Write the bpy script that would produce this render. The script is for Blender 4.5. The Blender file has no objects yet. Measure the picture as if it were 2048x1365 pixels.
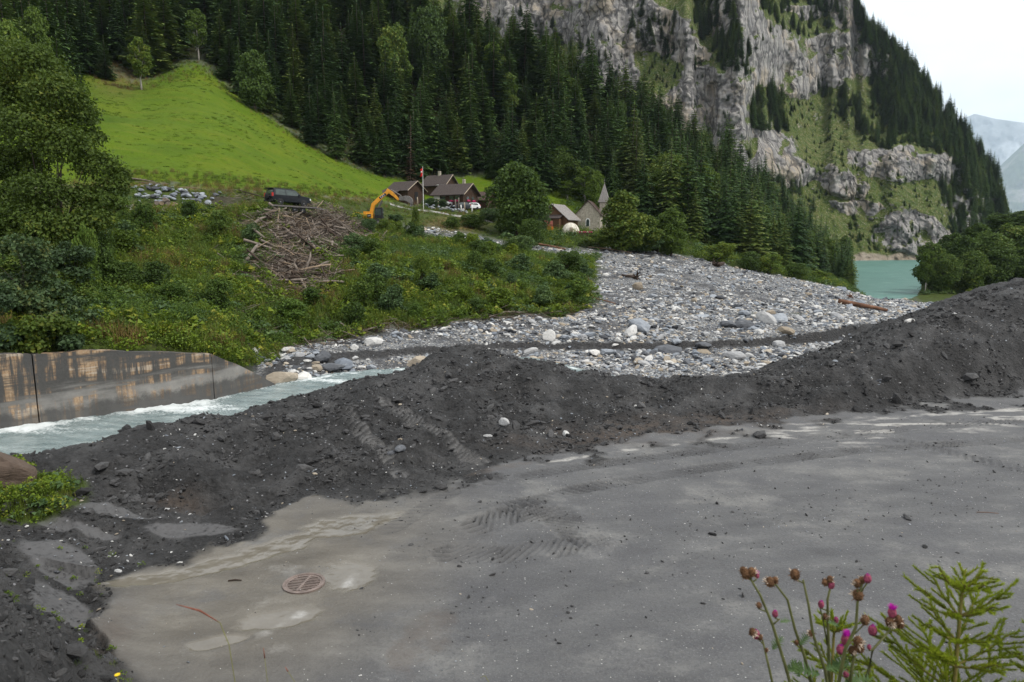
import bpy, math, random
import numpy as np
from mathutils import Vector, Matrix, Euler

sc = bpy.context.scene
COL = sc.collection
R = math.radians
rng = np.random.default_rng(11)
random.seed(11)

# ------------------------------------------------------------------ camera
CAMZ, PITCH, FPX = 5.7, R(8.5), 2048 * 24.0 / 36.0
cam_d = bpy.data.cameras.new('camera')
cam_d.lens = 24.0
cam_d.sensor_width = 36.0
cam_d.clip_start = 0.05
cam_d.clip_end = 40000
cam_d.dof.use_dof = True
cam_d.dof.focus_distance = 30.0
cam_d.dof.aperture_fstop = 5.6
cam = bpy.data.objects.new('camera', cam_d)
COL.objects.link(cam)
cam.location = (0, 0, CAMZ)
cam.rotation_euler = (R(90) - PITCH, 0, 0)
sc.camera = cam

# ------------------------------------------------------------------ world, sun, exposure
SUN_EL, SUN_AZ = R(52), R(112)          # azimuth measured clockwise from +Y (the view direction)
world = bpy.data.worlds.new('World')
sc.world = world
world.use_nodes = True
wn = world.node_tree
wn.nodes.clear()
w_out = wn.nodes.new('ShaderNodeOutputWorld')
w_bg = wn.nodes.new('ShaderNodeBackground')
w_sky = wn.nodes.new('ShaderNodeTexSky')
w_sky.sky_type = 'NISHITA'
w_sky.sun_disc = False
w_sky.sun_elevation = SUN_EL
w_sky.sun_rotation = SUN_AZ
w_sky.altitude = 1300
w_bg.inputs['Strength'].default_value = 0.1
w_tc = wn.nodes.new('ShaderNodeTexCoord')
w_map = wn.nodes.new('ShaderNodeMapping')
w_map.inputs['Scale'].default_value = (1.0, 1.0, 2.2)
w_map.inputs['Location'].default_value = (1.7, 0.6, 0.45)
w_n = wn.nodes.new('ShaderNodeTexNoise')
w_n.inputs['Scale'].default_value = 2.6
w_n.inputs['Detail'].default_value = 7
w_n.inputs['Roughness'].default_value = 0.52
w_ramp = wn.nodes.new('ShaderNodeValToRGB')          # the cloud layer: grey undersides to bright white
e = w_ramp.color_ramp.elements
e[0].position, e[0].color = 0.36, (0.60, 0.63, 0.67, 1)
e[1].position, e[1].color = 0.66, (1.0, 1.0, 1.0, 1)
w_mul = wn.nodes.new('ShaderNodeMix')
w_mul.data_type = 'RGBA'
w_mul.blend_type = 'MULTIPLY'
w_mul.inputs['Factor'].default_value = 1.0
w_mul.inputs[7].default_value = (10.9, 10.85, 10.8, 1)
w_mix = wn.nodes.new('ShaderNodeMix')
w_mix.data_type = 'RGBA'
w_mix.inputs['Factor'].default_value = 0.96           # almost closed cloud cover over the clear sky
wn.links.new(w_tc.outputs['Generated'], w_map.inputs['Vector'])
wn.links.new(w_map.outputs['Vector'], w_n.inputs['Vector'])
wn.links.new(w_n.outputs['Fac'], w_ramp.inputs['Fac'])
wn.links.new(w_ramp.outputs['Color'], w_mul.inputs[6])
wn.links.new(w_sky.outputs['Color'], w_mix.inputs[6])
wn.links.new(w_mul.outputs[2], w_mix.inputs[7])
wn.links.new(w_mix.outputs[2], w_bg.inputs['Color'])
wn.links.new(w_bg.outputs['Background'], w_out.inputs['Surface'])

sun_d = bpy.data.lights.new('sun', 'SUN')
sun_d.energy = 2.0
sun_d.angle = R(14)
sun_d.color = (1.0, 0.95, 0.87)
sun = bpy.data.objects.new('sun', sun_d)
COL.objects.link(sun)
sdir = Vector((math.sin(SUN_AZ) * math.cos(SUN_EL), math.cos(SUN_AZ) * math.cos(SUN_EL), math.sin(SUN_EL)))
sun.rotation_euler = sdir.to_track_quat('Z', 'Y').to_euler()
sun.location = (60, -40, 90)

vs = sc.view_settings
vs.view_transform = 'Standard'
vs.look = 'None'
vs.exposure = 0.5
vs.gamma = 1.0
vs.use_curve_mapping = False
sc.render.engine = 'CYCLES'
sc.cycles.max_bounces = 6
sc.cycles.diffuse_bounces = 3
sc.cycles.glossy_bounces = 2
sc.cycles.transmission_bounces = 3
sc.cycles.volume_bounces = 1
sc.cycles.transparent_max_bounces = 6
sc.cycles.use_denoising = True

# ------------------------------------------------------------------ helpers: projection, noise, meshes
def slope_of_row(r):
    """height per metre of distance along the sight line through a photograph row"""
    v = (682.5 - np.asarray(r, float)) / FPX
    return (-math.sin(PITCH) + v * math.cos(PITCH)) / (math.cos(PITCH) + v * math.sin(PITCH))

def at(px, row, Y):
    v = (682.5 - row) / FPX
    k = Y / (math.cos(PITCH) + v * math.sin(PITCH))
    return (k * (px - 1024.0) / FPX, Y, CAMZ + k * (-math.sin(PITCH) + v * math.cos(PITCH)))

def at_z(px, row, z):
    return at(px, row, (z - CAMZ) / float(slope_of_row(row)))

def to_px(x, y, z):
    d = y * math.cos(PITCH) - (z - CAMZ) * math.sin(PITCH)
    h = y * math.sin(PITCH) + (z - CAMZ) * math.cos(PITCH)
    return 1024 + FPX * x / d, 682.5 - FPX * h / d

_perm = np.random.default_rng(5).permutation(256).astype(np.int64)
_perm = np.concatenate([_perm, _perm, _perm])
_ga = np.random.default_rng(6).random(256) * 2 * math.pi
_gx, _gy = np.cos(_ga), np.sin(_ga)

def pn(x, y, seed=0):
    x = np.asarray(x, float) + seed * 17.31
    y = np.asarray(y, float) + seed * 5.77
    xi, yi = np.floor(x).astype(np.int64), np.floor(y).astype(np.int64)
    xf, yf = x - xi, y - yi
    u = xf * xf * xf * (xf * (xf * 6 - 15) + 10)
    v = yf * yf * yf * (yf * (yf * 6 - 15) + 10)
    xi &= 255
    yi &= 255
    def g(i, j, dx, dy):
        h = _perm[_perm[(xi + i) & 255] + ((yi + j) & 255)]
        return _gx[h] * dx + _gy[h] * dy
    a = g(0, 0, xf, yf) * (1 - u) + g(1, 0, xf - 1, yf) * u
    b = g(0, 1, xf, yf - 1) * (1 - u) + g(1, 1, xf - 1, yf - 1) * u
    return (a * (1 - v) + b * v) * 1.5

def fbm(x, y, octv=4, seed=0, rough=0.5):
    s, a, t = 0.0, 1.0, 0.0
    for k in range(octv):
        s = s + a * pn(x * 2 ** k, y * 2 ** k, seed + k)
        t += a
        a *= rough
    return s / t

def ridged(x, y, octv=4, seed=0, rough=0.5):
    s, a, t = 0.0, 1.0, 0.0
    for k in range(octv):
        s = s + a * (1 - 2 * np.abs(pn(x * 2 ** k, y * 2 ** k, seed + k)))
        t += a
        a *= rough
    return s / t

def sstep(a, b, x):
    t = np.clip((np.asarray(x, float) - a) / (b - a), 0, 1)
    return t * t * (3 - 2 * t)

def mesh_np(name, V, F, mats=None, mat_idx=None, attrs=None, smooth=True, normals=None):
    """mesh data from numpy arrays; F is an (n,3) or (n,4) array or a list of such arrays"""
    me = bpy.data.meshes.new(name)
    V = np.asarray(V, np.float32)
    Fs = F if isinstance(F, list) else [F]
    Fs = [np.asarray(f, np.int32) for f in Fs if len(f)]
    me.vertices.add(len(V))
    me.vertices.foreach_set('co', V.ravel())
    nl = sum(f.size for f in Fs)
    npoly = sum(len(f) for f in Fs)
    me.loops.add(nl)
    me.polygons.add(npoly)
    me.loops.foreach_set('vertex_index', np.concatenate([f.ravel() for f in Fs]))
    st, o = [], 0
    for f in Fs:
        st.append(o + np.arange(len(f), dtype=np.int32) * f.shape[1])
        o += f.size
    me.polygons.foreach_set('loop_start', np.concatenate(st))
    for m in (mats if isinstance(mats, (list, tuple)) else [mats]):
        if m is not None:
            me.materials.append(m)
    if mat_idx is not None:
        me.polygons.foreach_set('material_index', np.asarray(mat_idx, np.int32))
    me.polygons.foreach_set('use_smooth', np.full(npoly, bool(smooth)))
    for k, a in (attrs or {}).items():
        at_ = me.attributes.new(k, 'FLOAT', 'POINT')
        at_.data.foreach_set('value', np.asarray(a, np.float32))
    me.update(calc_edges=True)
    if normals is not None:
        me.normals_split_custom_set_from_vertices(np.asarray(normals, np.float32))
    return me

def link(name, data, parent=None, loc=None, rot=None, scale=None):
    o = bpy.data.objects.new(name, data)
    COL.objects.link(o)
    if parent is not None:
        o.parent = parent
    if loc is not None:
        o.location = loc
    if rot is not None:
        o.rotation_euler = rot
    if scale is not None:
        o.scale = (scale,) * 3 if isinstance(scale, (int, float)) else scale
    return o

def tag(o, label=None, cat=None, group=None, kind=None):
    if label: o['label'] = label
    if cat: o['category'] = cat
    if group: o['group'] = group
    if kind: o['kind'] = kind
    return o

def thing(name, label, cat, loc=(0, 0, 0), rz=0.0, group=None, rot=None):
    o = link(name, None, None, loc, rot if rot else (0, 0, rz))
    o.empty_display_size = 0.3
    return tag(o, label, cat, group)

class MB:
    """collects simple solids; build() links them as one mesh"""
    def __init__(s):
        s.v, s.f = [], []
    def add(s, V, F):
        o = len(s.v)
        s.v += [tuple(map(float, p)) for p in V]
        s.f += [tuple(i + o for i in f) for f in F]
        return s
    def box(s, x0, x1, y0, y1, z0, z1, tx=0.0, ty=0.0):
        """tx, ty: how far the top is drawn in"""
        V = [(x0, y0, z0), (x1, y0, z0), (x1, y1, z0), (x0, y1, z0),
             (x0 + tx, y0 + ty, z1), (x1 - tx, y0 + ty, z1), (x1 - tx, y1 - ty, z1), (x0 + tx, y1 - ty, z1)]
        return s.add(V, [(3, 2, 1, 0), (4, 5, 6, 7), (0, 1, 5, 4), (1, 2, 6, 5), (2, 3, 7, 6), (3, 0, 4, 7)])
    def prism(s, poly, y0, y1, inset=0.0):
        """poly in x,z extruded along y"""
        n = len(poly)
        V = [(x, y0, z) for x, z in poly] + [(x, y1, z) for x, z in poly]
        F = [tuple(range(n)), tuple(range(2 * n - 1, n - 1, -1))]
        F += [(i, i + n, (i + 1) % n + n, (i + 1) % n) for i in range(n)]
        return s.add(V, F)
    def tube(s, pts, rad, sides=6, cap=True):
        pts = [Vector(p) for p in pts]
        n = len(pts)
        rad = rad if isinstance(rad, (list, tuple)) else [rad] * n
        V, F = [], []
        up = Vector((0, 0, 1))
        for i, p in enumerate(pts):
            d = (pts[min(i + 1, n - 1)] - pts[max(i - 1, 0)])
            d = d.normalized() if d.length > 1e-9 else Vector((0, 0, 1))
            a = d.cross(up if abs(d.z) < 0.95 else Vector((1, 0, 0))).normalized()
            b = d.cross(a).normalized()
            for k in range(sides):
                t = 2 * math.pi * k / sides
                V.append(p + (a * math.cos(t) + b * math.sin(t)) * rad[i])
        for i in range(n - 1):
            for k in range(sides):
                F.append((i * sides + k, i * sides + (k + 1) % sides, (i + 1) * sides + (k + 1) % sides, (i + 1) * sides + k))
        if cap:
            F.append(tuple(range(sides - 1, -1, -1)))
            F.append(tuple((n - 1) * sides + k for k in range(sides)))
        return s.add(V, F)
    def cyl(s, c, axis, r, h, sides=16, r2=None):
        c, axis = Vector(c), Vector(axis).normalized()
        return s.tube([c - axis * h / 2, c + axis * h / 2], [r, r if r2 is None else r2], sides)
    def lathe(s, prof, sides=12, c=(0, 0, 0)):
        V, F = [], []
        for r, z in prof:
            for k in range(sides):
                t = 2 * math.pi * k / sides
                V.append((c[0] + r * math.cos(t), c[1] + r * math.sin(t), c[2] + z))
        for i in range(len(prof) - 1):
            for k in range(sides):
                F.append((i * sides + k, i * sides + (k + 1) % sides, (i + 1) * sides + (k + 1) % sides, (i + 1) * sides + k))
        F.append(tuple(range(sides - 1, -1, -1)))
        F.append(tuple((len(prof) - 1) * sides + k for k in range(sides)))
        return s.add(V, F)
    def mesh(s, name, mat, smooth=False, bevel=0.0):
        me = bpy.data.meshes.new(name)
        me.from_pydata(s.v, [], s.f)
        if mat is not None:
            me.materials.append(mat)
        if smooth:
            me.polygons.foreach_set('use_smooth', [True] * len(me.polygons))
        me.update()
        return me
    def build(s, name, mat, parent=None, smooth=False, bevel=0.0, loc=None, rot=None):
        o = link(name, s.mesh(name, mat, smooth), parent, loc, rot)
        if bevel > 0:
            b = o.modifiers.new('bevel', 'BEVEL')
            b.width = bevel
            b.segments = 2
            b.limit_method = 'ANGLE'
        return o

# ------------------------------------------------------------------ material helper
class NT:
    def __init__(s, name):
        s.m = bpy.data.materials.new(name)
        s.m.use_nodes = True
        s.t = s.m.node_tree
        s.t.nodes.clear()
        s.out = s.t.nodes.new('ShaderNodeOutputMaterial')
    def n(s, typ, props=None, **ins):
        nd = s.t.nodes.new('ShaderNode' + typ)
        for k, v in (props or {}).items():
            setattr(nd, k, v)
        for k, v in ins.items():
            key = int(k[1:]) if k[0] == '_' and k[1:].isdigit() else k.replace('_', ' ')
            s.put(nd.inputs[key], v)
        return nd
    def put(s, inp, v):
        if isinstance(v, bpy.types.NodeSocket):
            s.t.links.new(v, inp)
        elif isinstance(v, bpy.types.Node):
            s.t.links.new(v.outputs[0], inp)
        elif isinstance(v, (tuple, list)) and inp.type == 'RGBA' and len(v) == 3:
            inp.default_value = (*v, 1)
        else:
            inp.default_value = v
    def math(s, op, a, b=0.0, c=0.0, clamp=False):
        return s.n('Math', dict(operation=op, use_clamp=clamp), _0=a, _1=b, _2=c).outputs[0]
    def mix(s, f, a, b, mode='MIX'):
        return s.n('Mix', dict(data_type='RGBA', blend_type=mode), _0=f, _6=a, _7=b).outputs[2]
    def ramp(s, f, stops, interp='LINEAR'):
        nd = s.n('ValToRGB', None, Fac=f)
        cr = nd.color_ramp
        cr.interpolation = interp
        while len(cr.elements) < len(stops):
            cr.elements.new(0.5)
        for el, (p, c) in zip(cr.elements, stops):
            el.position = p
            el.color = (*c, 1) if len(c) == 3 else c
        return nd.outputs[0]
    def step(s, a, b, x):
        return s.n('MapRange', dict(interpolation_type='SMOOTHSTEP'), Value=x, From_Min=a, From_Max=b).outputs[0]
    def noise(s, scale, detail=4, rough=0.55, vec=None, dist=0.0, out=0):
        ins = dict(Scale=scale, Detail=detail, Roughness=rough, Distortion=dist)
        if vec is not None: ins['Vector'] = vec
        return s.n('TexNoise', None, **ins).outputs[out]
    def vor(s, scale, vec=None, feature='F1', out='Distance', rand=1.0):
        ins = dict(Scale=scale, Randomness=rand)
        if vec is not None: ins['Vector'] = vec
        return s.n('TexVoronoi', dict(feature=feature), **ins).outputs[out]
    def attr(s, name, typ='GEOMETRY'):
        return s.n('Attribute', dict(attribute_name=name, attribute_type=typ)).outputs['Fac']
    def pos(s):
        return s.n('NewGeometry').outputs['Position']
    def obj(s):
        return s.n('TexCoord').outputs['Object']
    def mapv(s, vec, scale=(1, 1, 1), loc=(0, 0, 0), rot=(0, 0, 0)):
        return s.n('Mapping', None, Vector=vec, Scale=scale, Location=loc, Rotation=rot).outputs[0]
    def rand(s):
        return s.n('ObjectInfo').outputs['Random']
    def bump(s, h, strength=0.5, dist=0.05, normal=None):
        ins = dict(Height=h, Strength=strength, Distance=dist)
        if normal is not None: ins['Normal'] = normal
        return s.n('Bump', None, **ins).outputs[0]
    def bsdf(s, col, rough=0.8, spec=0.3, normal=None, metal=0.0, **kw):
        ins = dict(Base_Color=col, Roughness=rough, Metallic=metal)
        ins['Specular IOR Level'.replace(' ', '_')] = spec
        if normal is not None: ins['Normal'] = normal
        ins.update(kw)
        b = s.n('BsdfPrincipled', None, **ins)
        s.t.links.new(b.outputs[0], s.out.inputs['Surface'])
        return s.m

def simple_mat(name, col, rough=0.6, spec=0.35, metal=0.0, var=0.25, scale=3.0, bump=0.0, bscale=20.0):
    """plain material with grain so that no surface is one flat tone"""
    t = NT(name)
    v = t.noise(scale, 5, 0.6, t.obj())
    dark = tuple(c * (1 - var) for c in col)
    lite = tuple(min(1.0, c * (1 + var)) for c in col)
    c = t.ramp(v, [(0.3, dark), (0.7, lite)])
    nrm = t.bump(t.noise(bscale, 4, 0.6, t.obj()), bump, 0.02) if bump else None
    return t.bsdf(c, rough, spec, nrm, metal)

# ------------------------------------------------------------------ terrain: section lines across the valley
# Each line is a list of (column, row-or-None, distance, height-or-None); the missing one follows from the sight line.
PIV = 6.0
def sect(lst):
    out = []
    for px, row, Y, z in lst:
        if row is None:
            k = Y * math.cos(PITCH) - (z - CAMZ) * math.sin(PITCH)
            p = (k * (px - 1024) / FPX, Y, z)
        elif Y is None:
            p = at_z(px, row, z)
        else:
            p = at(px, row, Y)
        out.append(p)
    return np.array(out, float)

N_ = None
S = []
S.append([(-250, N_, -2.5, 4.3), (2300, N_, -2.5, 4.3)])                                    # 0 behind the camera
S.append([(-250, N_, 1.0, 3.9), (2300, N_, 1.0, 3.9)])                                      # 1 brink of the embankment
S.append([(-250, N_, 10.5, 1.3), (0, N_, 9.7, .78), (110, N_, 9.4, .58), (170, N_, 9.1, .38), (205, N_, 8.7, .24), (255, N_, 8.0, .1), (340, N_, 7.4, 0), (2300, N_, 7.4, 0)])   # 2 foot
S.append([(-250, N_, 12.6, .5), (0, 1120, N_, .48), (120, 1150, N_, .3), (190, 1165, N_, .1), (290, 1132, N_, 0), (400, 1100, N_, 0), (470, 1080, N_, 0), (530, 1045, N_, 0), (610, 995, N_, 0),
          (700, 990, N_, 0), (850, 985, N_, 0), (950, 950, N_, 0), (1100, 905, N_, 0), (1300, 870, N_, 0), (1500, 850, N_, 0),
          (1700, 825, N_, 0), (1850, 808, N_, 0), (2048, 785, N_, 0), (2300, 765, N_, 0)])    # 3 toe of the spoil
S.append([(-250, N_, 14.0, .9), (0, 960, N_, .7), (300, 930, N_, .55), (500, 890, N_, .5), (700, 860, N_, .55), (900, 836, N_, .48),
          (1000, 826, N_, .36), (1200, 812, N_, .24), (1450, 802, N_, .2), (1580, 790, N_, .3), (1700, 750, 24, N_), (1850, 712, 25.3, N_), (2048, 672, 27.8, N_),
          (2300, 640, 29.5, N_)])                                                             # 4 shoulder
S.append([(-250, 925, N_, .9), (0, 916, N_, .75), (60, 900, N_, .8), (150, 892, N_, .8), (300, 850, N_, .85), (400, 830, N_, .95), (450, 838, N_, .85),
          (500, 824, N_, .85), (600, 797, N_, .9), (700, 770, N_, .95), (790, 750, N_, 1.0), (830, 735, N_, 1.15), (880, 706, N_, 1.45), (960, 704, N_, 1.4),
          (1060, 724, N_, 1.2), (1150, 742, N_, .95), (1250, 758, N_, .7), (1400, 757, N_, .7), (1500, 742, N_, .85), (1620, 712, N_, 1.2),
          (1720, 678, N_, 1.7), (1850, 634, N_, 2.4), (1950, 590, N_, 3.1), (2048, 571, N_, 3.55), (2300, N_, 33, 4.2)])   # 5 crest of the spoil
S7 = [(-250, N_, 25.2, -1.9), (0, 862, N_, -2.0), (200, 832, N_, -2.1), (430, 800, N_, -2.3), (550, 772, N_, -2.45), (690, 748, N_, -2.6),
      (800, 740, N_, -2.7), (1000, 720, N_, -2.95), (1060, 717, N_, -3.0), (1150, 738, N_, -3.1), (1300, 772, N_, -3.3), (1500, 762, N_, -3.6), (1620, 735, N_, -3.9), (1700, 700, N_, -4.2),
      (1800, 660, N_, -4.8), (1880, 634, N_, -5.5), (1930, 616, N_, -6.3), (2048, N_, 140, -7.0), (2300, N_, 170, -8)]
S.append(None)                                                                               # 6 near edge of the river (below)
S.append(S7)                                                                                 # 7 far edge of the river
S.append([(-250, N_, 25.9, -1.9), (0, N_, 27.4, -2.0), (200, N_, 30.2, -2.1), (430, N_, 34.1, -2.3), (500, N_, 36.6, -2.35), (560, 745, 39.6, N_), (690, 728, 44, N_), (800, 715, 47.6, N_),
          (1000, 703, 53.2, N_), (1150, 703, 54.0, N_), (1300, 704, 55.2, N_), (1500, 696, 59.2, N_), (1650, 687, 64.9, N_), (1700, 677, 69.9, N_),
          (1800, 655, 82.5, N_), (1880, N_, 102.5, -5.3), (2048, N_, 142, -6.8), (2300, N_, 172, -7.8)])     # 8 foot of the cut bank
S.append([(-250, N_, 26.2, 1.3), (0, N_, 27.7, 1.05), (200, 702, 30.5, N_), (430, 716, 34.4, N_), (470, 740, 36.0, N_), (520, 742, 39.2, N_), (560, 728, 41.4, N_),
          (610, 713, 43.7, N_), (700, 706, 45.9, N_), (800, 700, 48.4, N_), (1000, 687, 54.1, N_), (1150, 686, 54.9, N_), (1300, 688, 56.0, N_),
          (1500, 681, 60.1, N_), (1650, 665, 66.0, N_), (1715, 648, 73, N_), (1740, 650, 78, N_), (1800, 640, 85, N_), (1880, 625, 105, N_),
          (2048, N_, 145, -6.5), (2300, N_, 175, -7.5)])                                     # 9 top of wall and cut bank
S.append([(-250, N_, 28, 1.7), (0, N_, 29.2, 1.4), (200, N_, 32, 1.1), (430, N_, 36, .3), (520, 712, 41.5, N_), (560, 700, 44.5, N_), (650, 685, 48, N_),
          (800, 662, 53, N_), (1000, 642, 59, N_), (1150, 630, 63, N_), (1200, 612, 67, N_), (1300, 622, 69, N_), (1450, 627, 73, N_),
          (1600, 626, 79, N_), (1700, 616, 91, N_), (1780, 611, 116, N_), (1850, 606, 150, N_), (1950, 598, 180, N_), (2048, N_, 185, -9.4),
          (2300, N_, 200, -8.5)])                                                            # 10 toe of the green bank
S.append([(-250, N_, 40, 6), (0, 560, 40, N_), (300, 558, 48, N_), (450, 565, 52, N_), (650, 565, 60, N_), (800, 558, 66, N_), (1000, 556, 72, N_),
          (1150, 566, 80, N_), (1200, 566, 90, N_), (1300, 560, 98, N_), (1450, 575, 102, N_), (1600, 590, 106, N_), (1700, 595, 120, N_),
          (1780, 603, 165, N_), (1810, 598, 182, N_), (1850, 596, 187, N_), (1950, 592, 192, N_), (2048, 582, 195, N_), (2300, N_, 205, -5)])   # 11 middle
S.append([(-250, N_, 62, 12), (0, 440, 64, N_), (300, 428, 71, N_), (450, 424, 75, N_), (577, 414, 78.5, N_), (650, 430, 86, N_), (740, 446, 112, N_),
          (850, 462, 112, N_), (1000, 484, 118, N_), (1060, 490, 121, N_), (1150, 497, 130, N_), (1200, 494, 138, N_), (1300, 503, 142, N_),
          (1400, 520, 146, N_), (1500, 544, 150, N_), (1600, 561, 150, N_), (1690, 581, 152, N_), (1750, 597, 172, N_), (1780, N_, 186, -12),
          (1800, N_, 188, -12), (1835, 588, 194, N_), (1950, 582, 205, N_), (2048, 570, 208, N_), (2300, N_, 215, -1)])    # 12 top of the bank
S.append([(-250, N_, 82, 20), (0, 375, 80, N_), (300, 366, 88, N_), (450, 378, 91, N_), (600, 388, 100, N_), (740, 398, 132, N_), (800, 406, 148, N_),
          (905, 414, 150, N_), (1000, 428, 152, N_), (1100, 452, 155, N_), (1180, 462, 158, N_), (1300, 484, 160, N_), (1400, 504, 163, N_),
          (1500, 530, 168, N_), (1600, 551, 175, N_), (1690, 566, 190, N_), (1730, N_, 200, -13), (1800, N_, 235, -14), (1840, N_, 232, -11.5),
          (1880, N_, 232, -5), (1950, N_, 232, 0), (2048, N_, 235, 5), (2300, N_, 240, 12)])  # 13 foot of the meadow, the hamlet
S.append([(-250, N_, 108, 36), (0, 262, 108, N_), (200, 266, 111, N_), (300, 270, 115, N_), (450, 262, 128, N_), (600, 322, 140, N_), (740, 362, 158, N_),
          (850, 380, 172, N_), (1000, 392, 182, N_), (1100, 412, 184, N_), (1200, 425, 186, N_), (1300, 445, 190, N_), (1400, 470, 196, N_),
          (1500, 500, 206, N_), (1600, 535, 226, N_), (1690, 560, 250, N_), (1730, N_, 255, -14), (1800, N_, 285, -15), (1870, N_, 275, -9),
          (1950, N_, 275, 5), (2048, N_, 275, 12), (2300, N_, 275, 20)])                      # 14 middle of the meadow
S.append([(-250, N_, 150, 60), (0, 140, 150, N_), (170, 128, 185, N_), (280, 165, 178, N_), (400, 112, 205, N_), (450, 165, 190, N_), (520, 222, 180, N_),
          (600, 275, 174, N_), (700, 330, 174, N_), (800, 362, 180, N_), (850, 364, 190, N_), (1000, 345, 206, N_), (1150, 362, 216, N_),
          (1300, 392, 226, N_), (1400, 430, 238, N_), (1500, 470, 256, N_), (1600, 515, 282, N_), (1690, 552, 305, N_), (1730, N_, 310, -15),
          (1800, N_, 325, -16), (1870, N_, 305, -14), (1950, N_, 305, 7), (2048, N_, 305, 15), (2300, N_, 305, 24)])   # 15 forest edge
S.append([(-250, N_, 270, 125), (0, -60, 275, N_), (450, -30, 275, N_), (700, 20, 268, N_), (950, 125, 265, N_), (1150, 198, 275, N_), (1300, 272, 285, N_),
          (1500, 388, 308, N_), (1600, 462, 325, N_), (1690, 553, 340, N_), (1730, N_, 345, -15), (1870, N_, 345, -15), (1950, N_, 345, 9),
          (2048, N_, 345, 17), (2300, N_, 345, 26)])                                          # 16 ridge of the wooded slope
S.append([(-250, N_, 420, 230), (450, N_, 420, 200), (700, N_, 400, 130), (950, N_, 390, 20), (1200, N_, 400, -10), (1700, N_, 420, -15), (1950, N_, 430, -14), (2300, N_, 430, 0)])
S.append([(-250, N_, 1500, 420), (700, N_, 1500, 300), (950, N_, 1500, -16), (2300, N_, 1500, -16)])
NS = len(S)

NU = 780
UG = np.linspace(-0.92, 0.92, NU)
def smooth1(a, sig):
    if sig <= 0: return a
    k = np.arange(-int(3 * sig), int(3 * sig) + 1)
    w = np.exp(-.5 * (k / sig) ** 2); w /= w.sum()
    return np.convolve(np.pad(a, len(k) // 2, mode='edge'), w, mode='valid')

SY, SZ = np.zeros((NS, NU)), np.zeros((NS, NU))
for j, lst in enumerate(S):
    if lst is None: continue
    P = sect(lst)
    u = P[:, 0] / (P[:, 1] + PIV)
    o = np.argsort(u)
    sg = 3 if j in (5, 7, 8, 9) else 6
    SY[j] = smooth1(np.interp(UG, u[o], P[o, 1]), sg)
    SZ[j] = smooth1(np.interp(UG, u[o], P[o, 2]), sg)
ZW = SZ[7].copy()                                   # water level along the river
wid = 6.8 + 1.2 * np.sin(UG * 9)
SY[6] = np.maximum(SY[7] - wid, SY[5] + 2.5)
SZ[6] = ZW - 0.35
SZ[7] = ZW - 0.35
for j in range(1, NS):                              # keep the lines in order
    SY[j] = np.maximum(SY[j], SY[j - 1] + 0.06)

# distances of the grid rows: fine near the camera, coarser far away
_r = np.arange(1410, 786, -1.7)
Ynear = 5.7 / -slope_of_row(_r)
YG = np.concatenate([np.linspace(-2.4, Ynear[0] - .3, 26), Ynear, np.arange(Ynear[-1] + .2, 70, .26),
                     np.arange(70, 112, .5), np.geomspace(112, 1450, 190)])
NV = len(YG)

def pchip(x, y, xi):
    h = np.diff(x); d = np.diff(y) / h
    m = np.zeros_like(y)
    w1 = 2 * h[1:] + h[:-1]; w2 = h[1:] + 2 * h[:-1]
    ok = d[:-1] * d[1:] > 0
    with np.errstate(divide='ignore', invalid='ignore'):
        hm = (w1 + w2) / (w1 / d[:-1] + w2 / d[1:])
    m[1:-1] = np.where(ok, hm, 0)
    m[0], m[-1] = d[0], d[-1]
    k = np.clip(np.searchsorted(x, xi) - 1, 0, len(x) - 2)
    t = np.clip((xi - x[k]) / h[k], 0, 1)
    return (y[k] * (1 + 2 * t) * (1 - t) ** 2 + m[k] * h[k] * t * (1 - t) ** 2
            + y[k + 1] * t * t * (3 - 2 * t) + m[k + 1] * h[k] * t * t * (t - 1))

GZ, GS = np.zeros((NV, NU)), np.zeros((NV, NU))
idx = np.arange(NS, dtype=float)
for i in range(NU):
    GZ[:, i] = pchip(SY[:, i], SZ[:, i], YG)
    GS[:, i] = np.interp(YG, SY[:, i], idx)
GY = np.repeat(YG[:, None], NU, 1)
GX = UG[None, :] * (GY + PIV)
GPX, GROW = to_px(GX, np.maximum(GY, 2.0), GZ)       # photograph column of each ground point (bookkeeping for the zones)

def poly_dist(X, Y, pts):
    """distance to a polyline and arc length along it"""
    best = np.full(X.shape, 1e9); arc = np.zeros(X.shape); side = np.zeros(X.shape); acc = 0
    for (x0, y0), (x1, y1) in zip(pts[:-1], pts[1:]):
        L = math.hypot(x1 - x0, y1 - y0)
        tx, ty = (x1 - x0) / L, (y1 - y0) / L
        s = np.clip((X - x0) * tx + (Y - y0) * ty, 0, L)
        dx, dy = X - x0 - s * tx, Y - y0 - s * ty
        d = np.hypot(dx, dy)
        m = d < best
        best = np.where(m, d, best); arc = np.where(m, acc + s, arc)
        side = np.where(m, tx * dy - ty * dx, side)
        acc += L
    return best, arc, side

def ground_path(pix, z=0.0):
    return [at_z(p, r, z)[:2] for p, r in pix]

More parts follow.
